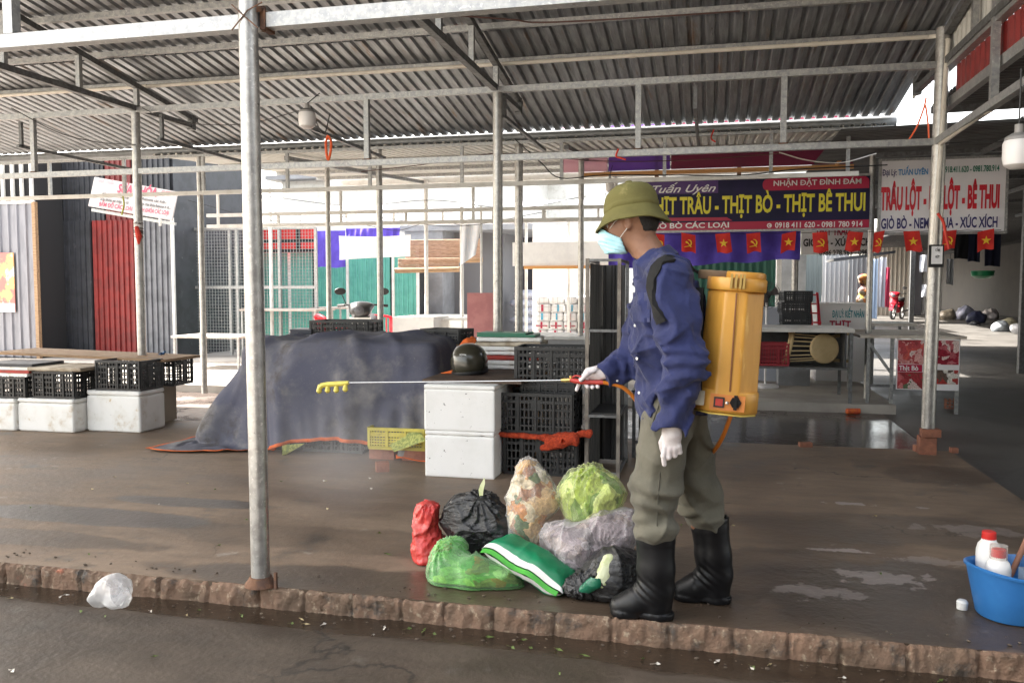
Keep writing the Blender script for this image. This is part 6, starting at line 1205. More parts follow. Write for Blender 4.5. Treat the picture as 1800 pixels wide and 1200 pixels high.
for px, lb in ((812,'white round post left of the pale striped cloth'), (846,'thin white post right of the pale striped cloth')):
    c = at(px, 500, Y=SY2+.1); b = MB(); b.tube([(c[0],SY2+.1,0),(c[0],SY2+.1,2.7)], .033 if px < 830 else .02, 10); solo('post', lb, 'post', b, m_white)
# ------------------------------------------------------------------ pale shop with stacked goods
WY = 16.2; w0, w1 = at(925,500,Y=WY)[0], at(1090,500,Y=WY)[0]
ws_ = T('goods_shop', 'pale shop front stacked with bagged goods behind a wire screen', 'shop', ((w0+w1)/2, WY+1, 0))
b = MB(); b.box((w0,WY+.6,0),(w1,WY+.8,at(1000,395,Y=WY+.6)[2])); ws_.add('wall', b, m_white)
a_, b_ = at(905,468,Y=WY), at(1080,425,Y=WY); b = MB(); b.box((a_[0],WY-.2,a_[2]),(b_[0],WY-.17,b_[2])); ws_.add('valance', b, m_blanc)
b = MB(); b.bar((w0,WY-.2,a_[2]-.03),(w1,WY-.2,a_[2]-.03),.06); ws_.add('wooden_rail', b, M('orange wood', (.62,.31,.11), None, rough=.6))
for px in (925, 1000, 1090): x = at(px,450,Y=WY)[0]; b = MB(); b.bar((x,WY,0),(x,WY,2.6),.05); ws_.add('post', b, m_white)
b = MB(); 
for x in np.arange(w0, w1, .09): b.bar((x,WY-.02,.3),(x,WY-.02,1.2),.005)
for z in np.arange(.3, 1.2, .09): b.bar((w0,WY-.02,z),(w1,WY-.02,z),.005)
ws_.add('wire_screen', b, m_galv, smooth=False)
cols_ = [(.78,.77,.78),(.76,.76,.80),(.74,.75,.80),(.79,.76,.76)]; k = 0
rowz = .32
for r in range(5):
    x = w0+.15
    while x < w1-.3:
        wd = RNG.uniform(.24,.34); z = rowz; b = MB(); f_ = lambda P: rbx(P, (x+wd/2,WY+.25,z+.085), (wd/2,.18,.082), .04)+.006*vnoise(*P, 11, k)
        mb_ = surf(f_, (x-.02,WY+.04,z-.01), (x+wd+.02,WY+.46,z+.19), .03); t_ = T('goods_bag', f'white goods bag, number {len([1])} in the pale shop' if False else ['white goods bag in the lowest row behind the wire screen','white goods bag in the second row behind the wire screen','white goods bag in the middle row of the pale shop','white goods bag in the fourth row of the pale shop','white goods bag in the top row of the pale shop'][r], 'bag', (x+wd/2,WY+.25,z), f'goods bags of the {["lowest","second","middle","fourth","top"][r]} row')
        t_.add('pack', mb_, M('goods bag', cols_[k % 4], None, rough=.5) if k < 4 else bpy.data.materials['goods bag'], sharp=180)
        b = MB(); cm = m_signred if (r < 2 or k % 3 == 0) else M('cyan print', (.08,.40,.62), None, rough=.5) if 'cyan print' not in bpy.data.materials else bpy.data.materials['cyan print']
        b.box((x+wd*.42,WY+.062,z+.02),(x+wd*.56,WY+.066,z+.15)); 
        if r < 2: b.box((x+wd*.1,WY+.061,z+.06),(x+wd*.9,WY+.065,z+.085))
        if r < 4: t_.add('printed_band', b, cm)
        x += wd+.012; k += 1
    rowz += .168
# low counters of the middle ground
def table(name, label, x0, x1, y0, y1, h, mt, ml, leg=.035, th=.035, z0=0, apron=None, cat='table'):
    t_ = T(name, label, cat, ((x0+x1)/2,(y0+y1)/2,z0)); b = MB(); b.box((x0,y0,z0+h-th),(x1,y1,z0+h)); t_.add('table_top', b, mt)
    for x in (x0+.04, x1-.04):
        for y in (y0+.04, y1-.04): b = MB(); b.bar((x,y,z0),(x,y,z0+h-th),leg); t_.add('leg', b, ml)
    if apron: b = MB(); b.box((x0+.02,y0+.01,z0+h-th-apron),(x1-.02,y0+.03,z0+h-th-.001)); t_.add('apron', b, m_white)
    return t_
a_, b_ = at(868,590,Y=10.2), at(1034,590,Y=10.2); table('counter', 'long white topped counter behind the foam lids', a_[0], b_[0], 10.2, 11.2, a_[2], m_white, m_galv, cat='counter')
b = MB(); b.box((a_[0]+.03,10.23,0),(b_[0]-.03,10.26,a_[2]-.04)); solo('counter_board', 'grey board closing the front of the white topped counter', 'board', b, M('grey board', (.40,.40,.41), (.33,.33,.34), 4, .4, .6, .7))
a_, b_ = at(690,557,Y=12.5), at(762,557,Y=12.5); b = MB(); b.box((a_[0],12.5,0),(b_[0],13.3,a_[2])); c_, d_ = at(763,559,Y=12.9), at(862,562,Y=12.9); solo('counter', 'blinding white tiled counter left of the pink board', 'counter', b, m_blanc)
table('table', 'white market table between the white counter and the pink board', c_[0], d_[0], 12.9, 13.6, c_[2], m_white, m_white)
a_, b_ = at(822,587,Y=11.8), at(868,533,Y=11.8); b = MB(); b.obox((a_+b_)/2, ((b_[0]-a_[0])/2,0,.0), (0,.02,0), (0,0,(b_[2]-a_[2])/2+.15)); solo('board', 'faded pink board standing on edge beside the steel posts', 'board', b, M('faded pink board', (.50,.22,.22), (.42,.17,.18), 4, .4, .6, .7))
for xa, xb, y_, Yt, lb in ((420,555,543,13.9,'steel market table in front of the green shutters'), (300,420,590,12.0,'low white table beside the silver kiosk corner'), (545,600,540,15,'pinkish market table by the violet cloth')):
    a_, b_ = at(xa,y_,Y=Yt), at(xb,y_,Y=Yt); table('table', lb, a_[0], b_[0], Yt, Yt+.8, a_[2], M('worn table top', (.50,.46,.42), (.40,.34,.30), 6, .4, .6, .6), m_galv, .03)
# ------------------------------------------------------------------ far shed roofs and backdrop buildings
fr = T('far_canopy', 'grey tarpaulin canopies hanging over the far stalls', 'canopy', (-5, 19, 2.9))
for xa, xb, ya, yb, Yf, c in ((455,820,345,395,19.5,(.20,.205,.22)), (700,1010,375,408,21,(.07,.07,.075)), (300,455,345,375,18.5,(.34,.33,.33)), (890,1080,340,362,20,(.36,.37,.40))):
    a_, b_ = at(xa,yb,Y=Yf), at(xb,ya,Y=Yf); P_ = np.array([[V(a_[0]+(b_[0]-a_[0])*u, Yf+1.2*v, b_[2]-(b_[2]-a_[2])*(1-v)-.08*math.sin(u*9)*(1-v)) for u in np.linspace(0,1,24)] for v in np.linspace(0,1,6)]); b = MB(); b.grid(P_); fr.add('canopy_sheet', b, M('canopy', c, tuple(x*.7 for x in c), 3, .4, .6, .8), sharp=180)
for i, (xa, xb, y0, hh, m_, lb) in enumerate(((-26,-14.5,20,4.2,m_greywall,'grey block behind the dark kiosk'), (-13,-5,24,4.6,m_white,'pale building behind the green shutters'), (-5,1.6,26,5.0,m_white,'pale building behind the open grey shop'), (1.2,1.75,17,2.9,m_greywall,'narrow grey wall left of the alley'))):
    t_ = T('building', lb, 'building', ((xa+xb)/2, y0+1, 0)); b = MB(); b.box((xa,y0,0),(xb,y0+(5 if i < 3 else 9),hh)); t_.add('wall', b, m_); b = MB(); b.box((xa-.3,y0-.5,hh),(xb+.3 if i < 3 else xb,y0+5,hh+.12)); t_.add('roof', b, m_greywall)
    if i < 3:
        for x in np.arange(xa+1, xb-1, 2.2): b = MB(); b.box((x,y0-.03,.2),(x+1.3,y0-.001,2.3)); t_.add('roller_door', b, m_greysheet)
# ------------------------------------------------------------------ motorbikes
def motorbike(label, loc, rz, bodyc, sc=1.0, shield=None):
    t = T('motorbike', label, 'motorbike', (0,0,0)); mb_ = M('bike body', bodyc, None, rough=.25, coat=.5); ms_ = M('bike shield', shield, None, rough=.3) if shield else mb_
    for y, nm in ((-.62,'front_wheel'), (.62,'rear_wheel')):
        b = MB(); R = .27; b.lathe([(R-.05,-.035),(R-.01,-.045),(R,-.02),(R,.02),(R-.01,.045),(R-.05,.035)], 24, (0,y,R), (1,0,0), cap=False); w_ = t.add(nm, b, m_dkrub)
        b = MB(); b.lathe([(R-.05,-.02),(R-.07,-.015),(R-.07,.015),(R-.05,.02)], 24, (0,y,R), (1,0,0), cap=False); b.lathe([(.05,-.05),(.05,.05)], 12, (0,y,R), (1,0,0))
        for k in range(6): a = k*math.pi/3; b.bar((0,y,R),(0,y+(R-.06)*math.cos(a),R+(R-.06)*math.sin(a)),.018)
        t.add('rim', b, m_galv, parent=w_)
    f = lambda P: sall([rc(P,(0,-.42,.92),(0,-.50,.62),.10,.13,(1.25,.6,1)), rc(P,(0,-.40,.50),(0,-.1,.34),.10,.12,(1.2,1,.8)), rc(P,(0,.0,.42),(0,.45,.60),.13,.15,(.9,1,.8)), rc(P,(0,.4,.62),(0,.85,.74),.12,.06,(.9,1,.7))], .05)
    t.add('fairing', surf(f, (-.3,-.75,.1), (.3,1.05,1.1), .022), mb_, sharp=180)
    f = lambda P: sall([rc(P,(0,.02,.72),(0,.6,.80),.10,.11,(1.1,1,.55))], .05); t.add('seat', surf(f, (-.2,-.2,.6), (.2,.8,.95), .02), m_dkrub, sharp=180)
    f = lambda P: sall([ell(P,(0,-.50,.93),(.17,.13,.12)), ell(P,(0,-.42,1.0),(.20,.10,.07))], .05); hd = t.add('headlight_cowl', surf(f, (-.25,-.7,.75), (.25,-.25,1.12), .015), ms_, sharp=180)
    b = MB(); b.lathe([(.001,.01),(.06,.008),(.075,0)], 16, (0,-.62,.93), (0,-1,.1)); t.add('headlight', b, M('lamp glass', (.10,.10,.11), None, rough=.1), parent=hd)
    b = MB(); b.tube([(-.36,-.30,1.0),(-.16,-.40,1.02),(.16,-.40,1.02),(.36,-.30,1.0)], .014, 8); b.tube([(-.38,-.28,1.0),(-.26,-.35,1.01)], .022, 8); b.tube([(.38,-.28,1.0),(.26,-.35,1.01)], .022, 8); hb = t.add('handlebar', b, m_dkrub)
    for s in (-1,1):
        b = MB(); b.tube([(s*.24,-.36,1.02),(s*.28,-.37,1.12),(s*.31,-.36,1.18)], .007, 6); b.lathe([(.001,-.012),(.065,-.008),(.07,0),(.065,.008),(.001,.01)], 16, (s*.33,-.36,1.22), nrm(V(s*.15,1,.1)), 1.25, .8); t.add('mirror', b, m_dkrub, parent=hb)
        b = MB(); b.bar((s*.09,-.62,.27),(s*.10,-.50,.72),.035); t.add('fork', b, m_galvd)
    b = MB(); 
    for a in np.linspace(.5,2.5,8): pass
    P_ = np.array([[V(u*.07, -.62-.31*math.cos(a), .27+.31*math.sin(a)) for u in (-1,0,1)] for a in np.linspace(.3,2.4,10)]); b.grid(P_); b.grid(P_*1+V(0,0,.008)); t.add('front_fender', b, mb_, sharp=180)
    b = MB(); b.tube([(.14,.1,.28),(.16,.6,.32),(.16,.9,.38)], [.03,.045,.04], 10); t.add('exhaust', b, m_galv)
    t.o.location = loc; t.o.rotation_euler = (0,0,rz); t.o.scale = (sc,)*3; return t
c = at(625, 560, Y=12.2); mo = motorbike('dark scooter facing out behind the black crate, mirrors raised', (c[0], 12.6, 0), .25, (.02,.02,.022), 1.02, (.022,.022,.024))
b = MB(); b.obox((0,-.56,.78), (.16,0,0), (0,.03,0), (0,0,.05)); o = mo.add('white_panel', b, m_white)
c = at(1577, 561, z=.2); motorbike('red motorbike parked in the alley behind the white counter', (c[0], c[1], .2), -.45, (.42,.015,.03), .92)
# red plastic chairs beside the scooter
rc_ = M('red chair plastic', (.66,.03,.05), None, rough=.35)
def plastic_chair(label, loc, rz, mat, tiltm=None):
    t = T('plastic_chair', label, 'chair', (0,0,0))
    b = MB(); b.rbox((0,0,.42), .42,.42,.025); t.add('seat', b, mat)
    for i in (-1,1):
        for j in (-1,1): b = MB(); b.bar((i*.22,j*.22,0),(i*.18,j*.18,.41),.04); t.add('leg', b, mat)
    b = MB(); 
    for k in range(7): b.bar((-.17+k*.057,.20,.44),(-.19+k*.063,.27,.80),.022)
    P_ = [[(.23*math.sin(a),.27+.04*math.cos(a),.78+.06*math.cos(a)) for a in np.linspace(-1.4,1.4,9)]]; b.tube(P_[0], .022, 8); b.bar((-.19,.2,.42),(-.23,.27,.80),.035); b.bar((.19,.2,.42),(.23,.27,.80),.035); t.add('backrest', b, mat)
    for s in (-1,1): b = MB(); b.tube([(s*.22,.24,.62),(s*.25,.05,.64),(s*.24,-.17,.62),(s*.21,-.19,.42)], .018, 8); t.add('armrest', b, mat)
    t.o.location = loc
    if tiltm is not None: t.o.rotation_mode = 'QUATERNION'; t.o.rotation_quaternion = tiltm
    else: t.o.rotation_euler = (0,0,rz)
    return t
c = at(672, 560, Y=12.9); plastic_chair('red plastic chair beside the dark scooter', (c[0], 12.9, 0), .6, rc_)
c = at(590, 560, Y=13.3); plastic_chair('red plastic chair behind the scooter by the white post', (c[0], 13.3, 0), 2.4, rc_)
# ------------------------------------------------------------------ right: meat stalls behind him
m_top = M('white table top', (.62,.60,.57), (.50,.47,.43), 5, .4, .65, .5, spots=[((.35,.28,.2), 4, .64, .8)])
TX0, TX1, TY0 = .35, at(1503,577,Y=9.98)[0], 9.98; tz = at(1420,577,Y=9.98)[2]
st_ = T('cabinet_stall', 'low stall with white top and open dark cabinet behind the sprayer', 'stall', ((TX0+TX1)/2, 10.3, 0)); zb = at(1420,646,Y=10.0)[2]
b = MB(); b.box((TX0,TY0,tz-.045),(TX1,10.9,tz)); st_.add('table_top', b, m_top)
b = MB(); b.box((TX0,10.0,zb-.02),(TX1-.06,10.8,zb)); st_.add('cabinet_floor', b, m_galvd)
b = MB(); b.box((TX0,10.8,zb),(TX1-.06,10.82,tz-.046)); b.box((TX1-.10,10.0,zb+.001),(TX1-.08,10.79,tz-.047)); st_.add('cabinet_wall', b, M('dark cabinet sheet', (.07,.075,.08), (.05,.05,.055), 4, .4, .6, .5, metal=.3))
for x in (TX0+.05, TX1-.03):
    for y in (10.02, 10.85): b = MB(); b.bar((x,y,0),(x,y,tz-.046),.035); st_.add('leg', b, m_galvd)
from mathutils import Euler
cc = at(1424, 612, Y=10.3); cream = M('cream plastic', (.60,.45,.24), (.54,.39,.20), 6, .4, .6, .45)
pc = T('plastic_chair', 'cream plastic chair with slatted round back lying in the dark cabinet', 'chair', cc-V(0,0,.2))
xl, xr = at(1388,612,Y=10.25)[0], at(1440,612,Y=10.25)[0]; zc_ = zb+.205; R_ = .185
ringpt = lambda x, R, a: V(x+.04*math.sin(a), 10.32-R*math.cos(a)*.85, zc_+R*math.sin(a))
b = MB(); b.tube([ringpt(xl, R_, a) for a in np.linspace(-2.2,2.2,25)], .02, 8); b.tube([ringpt(xl-.025, R_*.97, a) for a in np.linspace(-2.0,2.0,21)], .02, 8); pc.add('back_rim', b, cream)
b = MB()
for a in np.linspace(-1.15,1.15,8):
    p0_, p1_ = ringpt(xl, R_*.96, a), ringpt(xr, R_*.80, a); b.bar(p0_, p1_, .022, .012)
pc.add('back_slats', b, cream)
b = MB(); b.lathe([(.001,-.02),(.15,-.02),(.172,-.008),(.172,.010),(.16,.02),(.001,.016)], 32, (xr+.05, 10.20, zc_), nrm(V(.35,-1,.08))); pc.add('seat', b, cream)
for sz in (-1,1): b = MB(); b.bar((xr+.10,10.22,zc_+sz*.13),(xr+.34,10.48,zc_+sz*.16),.035); pc.add('leg', b, cream)
bx0 = at(1335,632,Y=10.25); b = MB(); rb_ = T('basket', 'dark red plastic basket in the cabinet left of the cream chair', 'basket', (bx0[0]+.15,10.3,zb))
for n_, p_ in crate_panels(.34,.30,.26, lv=4, solid=0): rb_.add(n_, p_, M('dark red plastic', (.30,.02,.03), None, rough=.5) if 'dark red plastic' not in bpy.data.materials else bpy.data.materials['dark red plastic'], smooth=False)
for o_ in rb_.o.children: o_.location = (0,0,0); o_.data.transform(Matrix.Translation((bx0[0]+.15,10.3,zb)))
# butcher table with meat posters
MYf = 10.05; mxa, mxb = at(1512,590,Y=MYf)[0], at(1700,590,Y=MYf)[0]; mz = at(1600,590,Y=MYf)[2]
mt = T('meat_stall', 'butcher table with four meat pictures on its front panel', 'stall', ((mxa+mxb)/2, MYf+.6, -.1))
b = MB(); b.box((mxa,MYf,mz-.03),(mxb,MYf+1.5,mz)); mt.add('table_top', b, M('worn wood top', (.55,.50,.44), (.44,.38,.32), 5, .4, .65, .6))
for x in (mxa+.1, at(1573,640,Y=MYf+.05)[0]-.03, mxb-.07):
    for y in (MYf+.06, MYf+1.4): b = MB(); b.bar((x,y,-.1),(x,y,mz-.03),.035); mt.add('leg', b, m_galv)
b = MB(); b.bar((mxa+.1,MYf+.06,mz-.08),(at(1573,640,Y=MYf+.05)[0]-.04,MYf+.06,.35),.03); mt.add('brace', b, m_galv)
b = MB(); b.bar((mxa+.1,MYf+.06,.2),(mxb-.07,MYf+.06,.2),.03); mt.add('rail', b, m_galvd)
pa, pb = at(1575,684,Y=MYf+.03), at(1688,597,Y=MYf+.03); pz0, pz1 = pa[2], min(pb[2], mz-.035)
b = MB(); b.box((pa[0],MYf+.03,pz0),(pb[0],MYf+.045,pz1)); pn = mt.add('poster_panel', b, m_signw)
xm = (pa[0]+pb[0])/2+.02; zm1 = pz0+(pz1-pz0)*.42
pics = [('meat_picture',(pa[0]+.01,xm),(zm1+.05,pz1-.01),((.45,.06,.07),(.72,.38,.36),(.60,.10,.08),16)), ('meat_picture',(xm+.01,pb[0]-.01),(zm1+.05,pz1-.01),((.30,.01,.03),(.62,.20,.22),(.72,.55,.52),13)), ('meat_picture',(pa[0]+.01,xm),(pz0+.01,zm1-.04),((.42,.04,.05),(.66,.22,.22),(.12,.16,.08),12)), ('meat_picture',(xm+.01,pb[0]-.01),(pz0+.07,zm1-.01),((.55,.05,.04),(.74,.70,.64),(.12,.08,.06),11))]
for nm, xr, zr, (a1,a2,a3,s) in pics: b = MB(); b.box((xr[0],MYf+.024,zr[0]),(xr[1],MYf+.0295,zr[1])); mt.add(nm, b, chunks('meat print', [a1, a2, tuple(x*.7 for x in a1), a1, tuple(.5*(x+y) for x, y in zip(a1, a2)), a3, a1, (.70,.55,.52)], s*.9, .4, .2, .6), parent=pn)
b = MB(); b.box((pa[0]+.01,MYf+.022,zm1-.035),(pa[0]+.26,MYf+.0285,zm1+.045)); mt.add('red_label', b, m_signred, parent=pn)
b = MB(); write(b, 'Thịt Bò', (pa[0]+.02,MYf+.018,zm1-.018), EX, EZ, .20, .050, .025); write(b, 'Thịt Trâu', (xm+.09,MYf+.018,zm1+.005), EX, EZ, .2, .032, .02); mt.add('lettering', b, m_signw, parent=pn, smooth=False)
# second table with the white counter and its lettering
a_, b_ = at(1436,577,Y=12.4), at(1512,537,Y=12.4); wx1 = at(1527,545,Y=12.4)[0]
wc = T('white_counter', 'white counter box with teal lettering behind the meat table', 'counter', (a_[0], 12.7, 0)); b = MB(); b.box((a_[0],12.4,0),(wx1,13.4,b_[2])); wc.add('counter_body', b, m_signw)
b = MB(); b.box((a_[0]-.03,12.36,b_[2]),(wx1+.03,13.44,b_[2]+.03)); wc.add('counter_top', b, m_blanc)
b = MB(); write(b, 'ĐẠI LÝ: KIẾT NHÂN', (at(1463,557,Y=12.39)[0],12.395,at(1463,557.5,Y=12.39)[2]), EX, EZ, at(1519,557,Y=12.39)[0]-at(1463,557,Y=12.39)[0], .095, .025); wc.add('teal_lettering', b, M('teal ink', (.02,.25,.30), None, rough=.5), smooth=False)
b = MB(); write(b, 'THỊT', (at(1458,573,Y=12.39)[0],12.395,at(1458,576,Y=12.39)[2]), EX, EZ, .28, .10, .03); wc.add('red_lettering', b, m_signred, smooth=False)
c_ = at(1530,568,Y=12.0); d_ = at(1612,568,Y=12.0); table('table', 'low white table between the lettered counter and the alley', c_[0], d_[0], 12.0, 12.9, c_[2], m_top, m_galv)
a_, b_ = at(1318,590,Y=12.2), at(1374,541,Y=12.2); b = MB(); b.box((a_[0]-.6,12.2,0),(b_[0],13,b_[2])); solo('counter', 'pale blue grey counter in front of the dark green shutter', 'counter', b, M('pale blue grey', (.40,.43,.50), None, rough=.6))
a_, b_ = at(1300,560,Y=15), at(1364,455,Y=15); gsh = T('shutter', 'dark green roller shutter behind the electric fan', 'shutter', (a_[0],15,0)); b = MB(); b.corr((a_[0]-.8,15,0),(1,0,0),(0,0,1),b_[0]-a_[0]+.8,2.6,.12,.015,'sin'); gsh.add('shutter_sheet', b, m_dkgreen, smooth=False); b = MB(); b.bar((b_[0]+.05,14.97,0),(b_[0]+.05,14.97,2.6),.08); gsh.add('post', b, m_white)
fa = at(1349,519,Y=11.3); fn = T('fan', 'standing electric fan with round black cage behind the tank', 'fan', (fa[0],11.4,0))
b = MB(); b.tube([(fa[0],11.45,.0),(fa[0],11.45,fa[2]-.1)], .014, 8); b.lathe([(.18,0),(.17,.03),(.02,.04)], 20, (fa[0],11.45,0)); fn.add('stand', b, m_signw)
b = MB(); 
for r in (.03,.07,.11,.15,.175): b.tube([(fa[0]+r*math.cos(t),11.40+(.05 if r > .16 else 0),fa[2]+r*math.sin(t)) for t in np.linspace(0,2*math.pi,25)], .003, 5)
for k in range(16): b.bar((fa[0],11.40,fa[2]),(fa[0]+.175*math.cos(k*math.pi/8),11.45,fa[2]+.175*math.sin(k*math.pi/8)),.004)
fn.add('cage', b, m_dkrub)
b = MB()
for k in range(3): a = k*2.094+.4; b.poly([(.02*math.cos(a-.5),.02*math.sin(a-.5)),(.155*math.cos(a-.35),.155*math.sin(a-.35)),(.16*math.cos(a+.35),.16*math.sin(a+.35)),(.03*math.cos(a+.6),.03*math.sin(a+.6))], (fa[0],11.46,fa[2]), EX, EZ, .01)
fn.add('blades', b, M('fan blade', (.08,.06,.06), None, rough=.3))
b = MB(); b.lathe([(.055,0),(.06,.02),(.055,.11),(.03,.13)], 16, (fa[0],11.50,fa[2]), (0,1,0)); fn.add('motor', b, m_dkrub)
for i, (y_, lb) in enumerate(((588,'lowest dark crate of the far stack right of the fan'), (566,'second dark crate of the far stack right of the fan'), (548,'third dark crate of the far stack right of the fan'), (529,'topmost dark crate of the far stack right of the fan'))):
    c = at(1395 if i else 1393, 560, Y=11.9); crate(lb, (c[0]+.02*(i % 2), 11.9, .65+.152*i), .05*i, (.36,.30,.15), M('blue black crate', (.03,.032,.036), None, rough=.5) if 'blue black crate' not in bpy.data.materials else bpy.data.materials['blue black crate'], 'dark crates stacked right of the fan', kind='f', solid=0, lv=3)
b = MB(); c = at(1395,590,Y=11.9); b.box((c[0]-.2,11.7,0),(c[0]+.2,12.1,.648)); solo('plinth', 'grey block under the far dark crates', 'block', b, m_greywall)
ht_ = T('hand_truck', 'red hand truck leaning behind the grey steel post', 'hand truck', (*at(1430,575,Y=12.0)[:2],0)); h0, h1 = at(1437,580,Y=11.7), at(1428,515,Y=12.1)
for dx in (-.04,.06): b = MB(); b.tube([h0+V(dx,0,-.3), h1+V(dx,0,0)], .02, 8); ht_.add('rail', b, rc_)
for t in (.2,.45,.7,.95): b = MB(); p_ = h0+(h1-h0)*t; b.bar(p_+V(-.04,0,0), p_+V(.06,0,0), .02); ht_.add('rung', b, rc_)
# small things on the lane
c = at(1512,722,-.0); cn = T('drink_can', 'orange drink can lying at the edge of the rear step', 'can', (c[0],9.86,-.1)); b = MB(); b.lathe([(.026,-.075),(.033,-.068),(.033,.068),(.026,.075)], 20, (c[0],9.86,-.066), (1,.15,0)); cn.add('can_body', b, M('orange can', (.70,.16,.04), (.6,.1,.05), 20, .4, .6, .3, metal=.2)); b = MB(); b.lathe([(.001,.0),(.026,.0),(.027,.002),(.001,.003)], 16, (c[0]+.075,9.872,-.066), (1,.15,0)); cn.add('can_end', b, m_galvd)
for px, py, s, lb in ((1412,779,(.1,.06,.035),'small brick piece at the floor edge behind him'), (1606,786,(.07,.06,.05),'dark brick piece left of the thick pole footing'), (1664,787,(.05,.05,.04),'brick crumb right of the thick pole footing')):
    c = at(px,py,0); b = MB(); b.rbox((c[0],min(c[1],7.16),s[2]/2+.001), *s, .2); solo('brick', lb, 'brick', b, m_brick)
hb_ = at(1673,718,-.09); b = MB()
for i in range(3):
    for j in range(3): b.box((hb_[0]-.07+i*.046,hb_[1]-.03,hb_[2]+.005+j*.04),(hb_[0]-.062+i*.046,hb_[1]+.05,hb_[2]+.005+j*.04+.03))
for j in range(3): b.box((hb_[0]-.075,hb_[1]-.031,hb_[2]+j*.04),(hb_[0]+.035,hb_[1]+.051,hb_[2]+.008+j*.04))
solo('hollow_brick', 'hollow brick standing on the alley floor under the meat table', 'brick', b, m_brick)
no = at(1646,450,Y=6.93); nt_ = T('notice', 'small black framed paper notice taped on the thick pole', 'notice', (1.645,6.93,no[2])); b = MB(); b.box((no[0]-.055,6.918,no[2]-.085),(no[0]+.05,6.93,no[2]+.085)); nt_.add('frame', b, m_dkrub); b = MB(); b.box((no[0]-.038,6.912,no[2]-.06),(no[0]+.038,6.917,no[2]+.072)); pp = nt_.add('paper', b, m_signw)
b = MB(); write(b, 'CẤM', (no[0]-.014,6.909,no[2]+.035), EX, EZ, .03, .018); write(b, 'HÚT', (no[0]-.014,6.909,no[2]-.015), EX, EZ, .03, .018); nt_.add('lettering', b, m_dkrub, parent=pp, smooth=False)
st2 = at(240,403,Y=7.03); nt2 = T('sticker', 'small black and white sticker wrapped on the left pole', 'sticker', st2); b = MB(); b.lathe([(.0425,-.08),(.0425,.08)], 16, (-5.352,7.08,st2[2]), cap=False); nt2.add('wrap', b, M('sticker print', (.72,.70,.66), (.10,.08,.07), 30, .48, .52, .5, stretch=(.3,.3,2)))
b = MB(); b.tube([(-5.33,7.02,st2[2]+.02),(-5.29,7.0,st2[2]-.07),(-5.31,7.02,st2[2]-.14)], [.02,.03,.01], 8); solo('ribbon', 'red ribbon tied to the left pole below the sticker', 'ribbon', b, m_redstring)
# ------------------------------------------------------------------ the alley on the right
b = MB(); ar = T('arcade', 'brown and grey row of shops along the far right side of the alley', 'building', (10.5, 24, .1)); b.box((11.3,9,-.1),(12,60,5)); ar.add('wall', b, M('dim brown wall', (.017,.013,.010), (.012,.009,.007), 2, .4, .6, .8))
for y in (13.5, 18, 23, 29): b = MB(); b.box((9.6,y,-.1),(10.1,y+.5,4)); ar.add('pillar', b, M('brown pillar', (.16,.11,.075), (.11,.075,.05), 3, .4, .6, .8))
for y in (19.5, 24.5): b = MB(); b.box((11.2,y,.1),(11.29,y+2.5,2.3)); ar.add('shutter', b, m_darksheet)
b = MB(); b.box((8.2,9,3.0),(12,60,3.1)); ar.add('canopy', b, m_black)
m_cl = [M('cloth '+n, c, None, rough=.85) for n, c in (('navy',(.02,.025,.06)),('black',(.015,.015,.02)),('pale',(.6,.62,.68)),('crimson',(.36,.02,.06)),('tan',(.5,.36,.22)),('sky',(.42,.52,.66)))]
def garment(px, py0, py1, wpx, Yg_, m_, lb, grp):
    a_, b_ = at(px-wpx/2,py1,Y=Yg_), at(px+wpx/2,py0,Y=Yg_); t_ = T('garment', lb, 'clothing', ((a_[0]+b_[0])/2,Yg_,a_[2]), grp); t_.add('cloth', curtain(a_[0],b_[0],a_[2],b_[2],Yg_,14,.03,9,seed=px), m_, sharp=180); b = MB(); b.tube([((a_[0]+b_[0])/2,Yg_,b_[2]),((a_[0]+b_[0])/2,Yg_,b_[2]+.12)], .006, 5); t_.add('hanger', b, m_dkrub)
for px, y0, y1, wp, Yg_, mi_, lb in ((1537,455,560,14,27,5,'pale blue dress hanging behind the thin post in the alley'), (1551,452,540,16,27.5,2,'white dress hanging next to the crimson one in the alley'), (1560,470,540,9,27.2,3,'crimson garment hanging in the alley'), (1627,448,478,22,24,2,'pale shirt on the upper rack left of the thick pole'), (1630,500,522,20,24,2,'pale shirt on the lower rack left of the thick pole'), (1690,410,455,26,20,1,'black trousers hung right of the thick pole'), (1712,410,460,22,20,0,'navy trousers hung under the rightmost flags'), (1745,412,468,30,20,0,'wide navy skirt hung beside the brown pillar'), (1670,455,500,14,20,2,'crumpled white blouse hung beside the thick pole')):
    garment(px, y0, y1, wp, Yg_, m_cl[mi_], lb, 'clothes hung along the alley')
for px, Yg_, wd, c, lb in ((1588,37,.55,(.30,.46,.40),'pale green square pillar behind the red motorbike'), (1603,37.6,.75,(.55,.55,.66),'pale lilac wall strip behind the red motorbike')):
    a_ = at(px,500,Y=Yg_); b = MB(); b.box((a_[0]-wd/2,Yg_,.15),(a_[0]+wd/2,Yg_+.5,3.6)); solo('pillar', lb, 'pillar', b, M('pillar paint', c, None, rough=.7))
a_ = at(1727,483,Y=19); b = MB(); b.lathe([(.22,.16),(.2,.06),(.13,.01),(.001,0)], 20, a_-V(0,0,.08), (0,0,1), cap=False); solo('basin', 'green plastic basin hanging in the dark shop on the right', 'basin', b, M('green plastic', (.02,.30,.12), None, rough=.4))
rngb = np.random.RandomState(3)
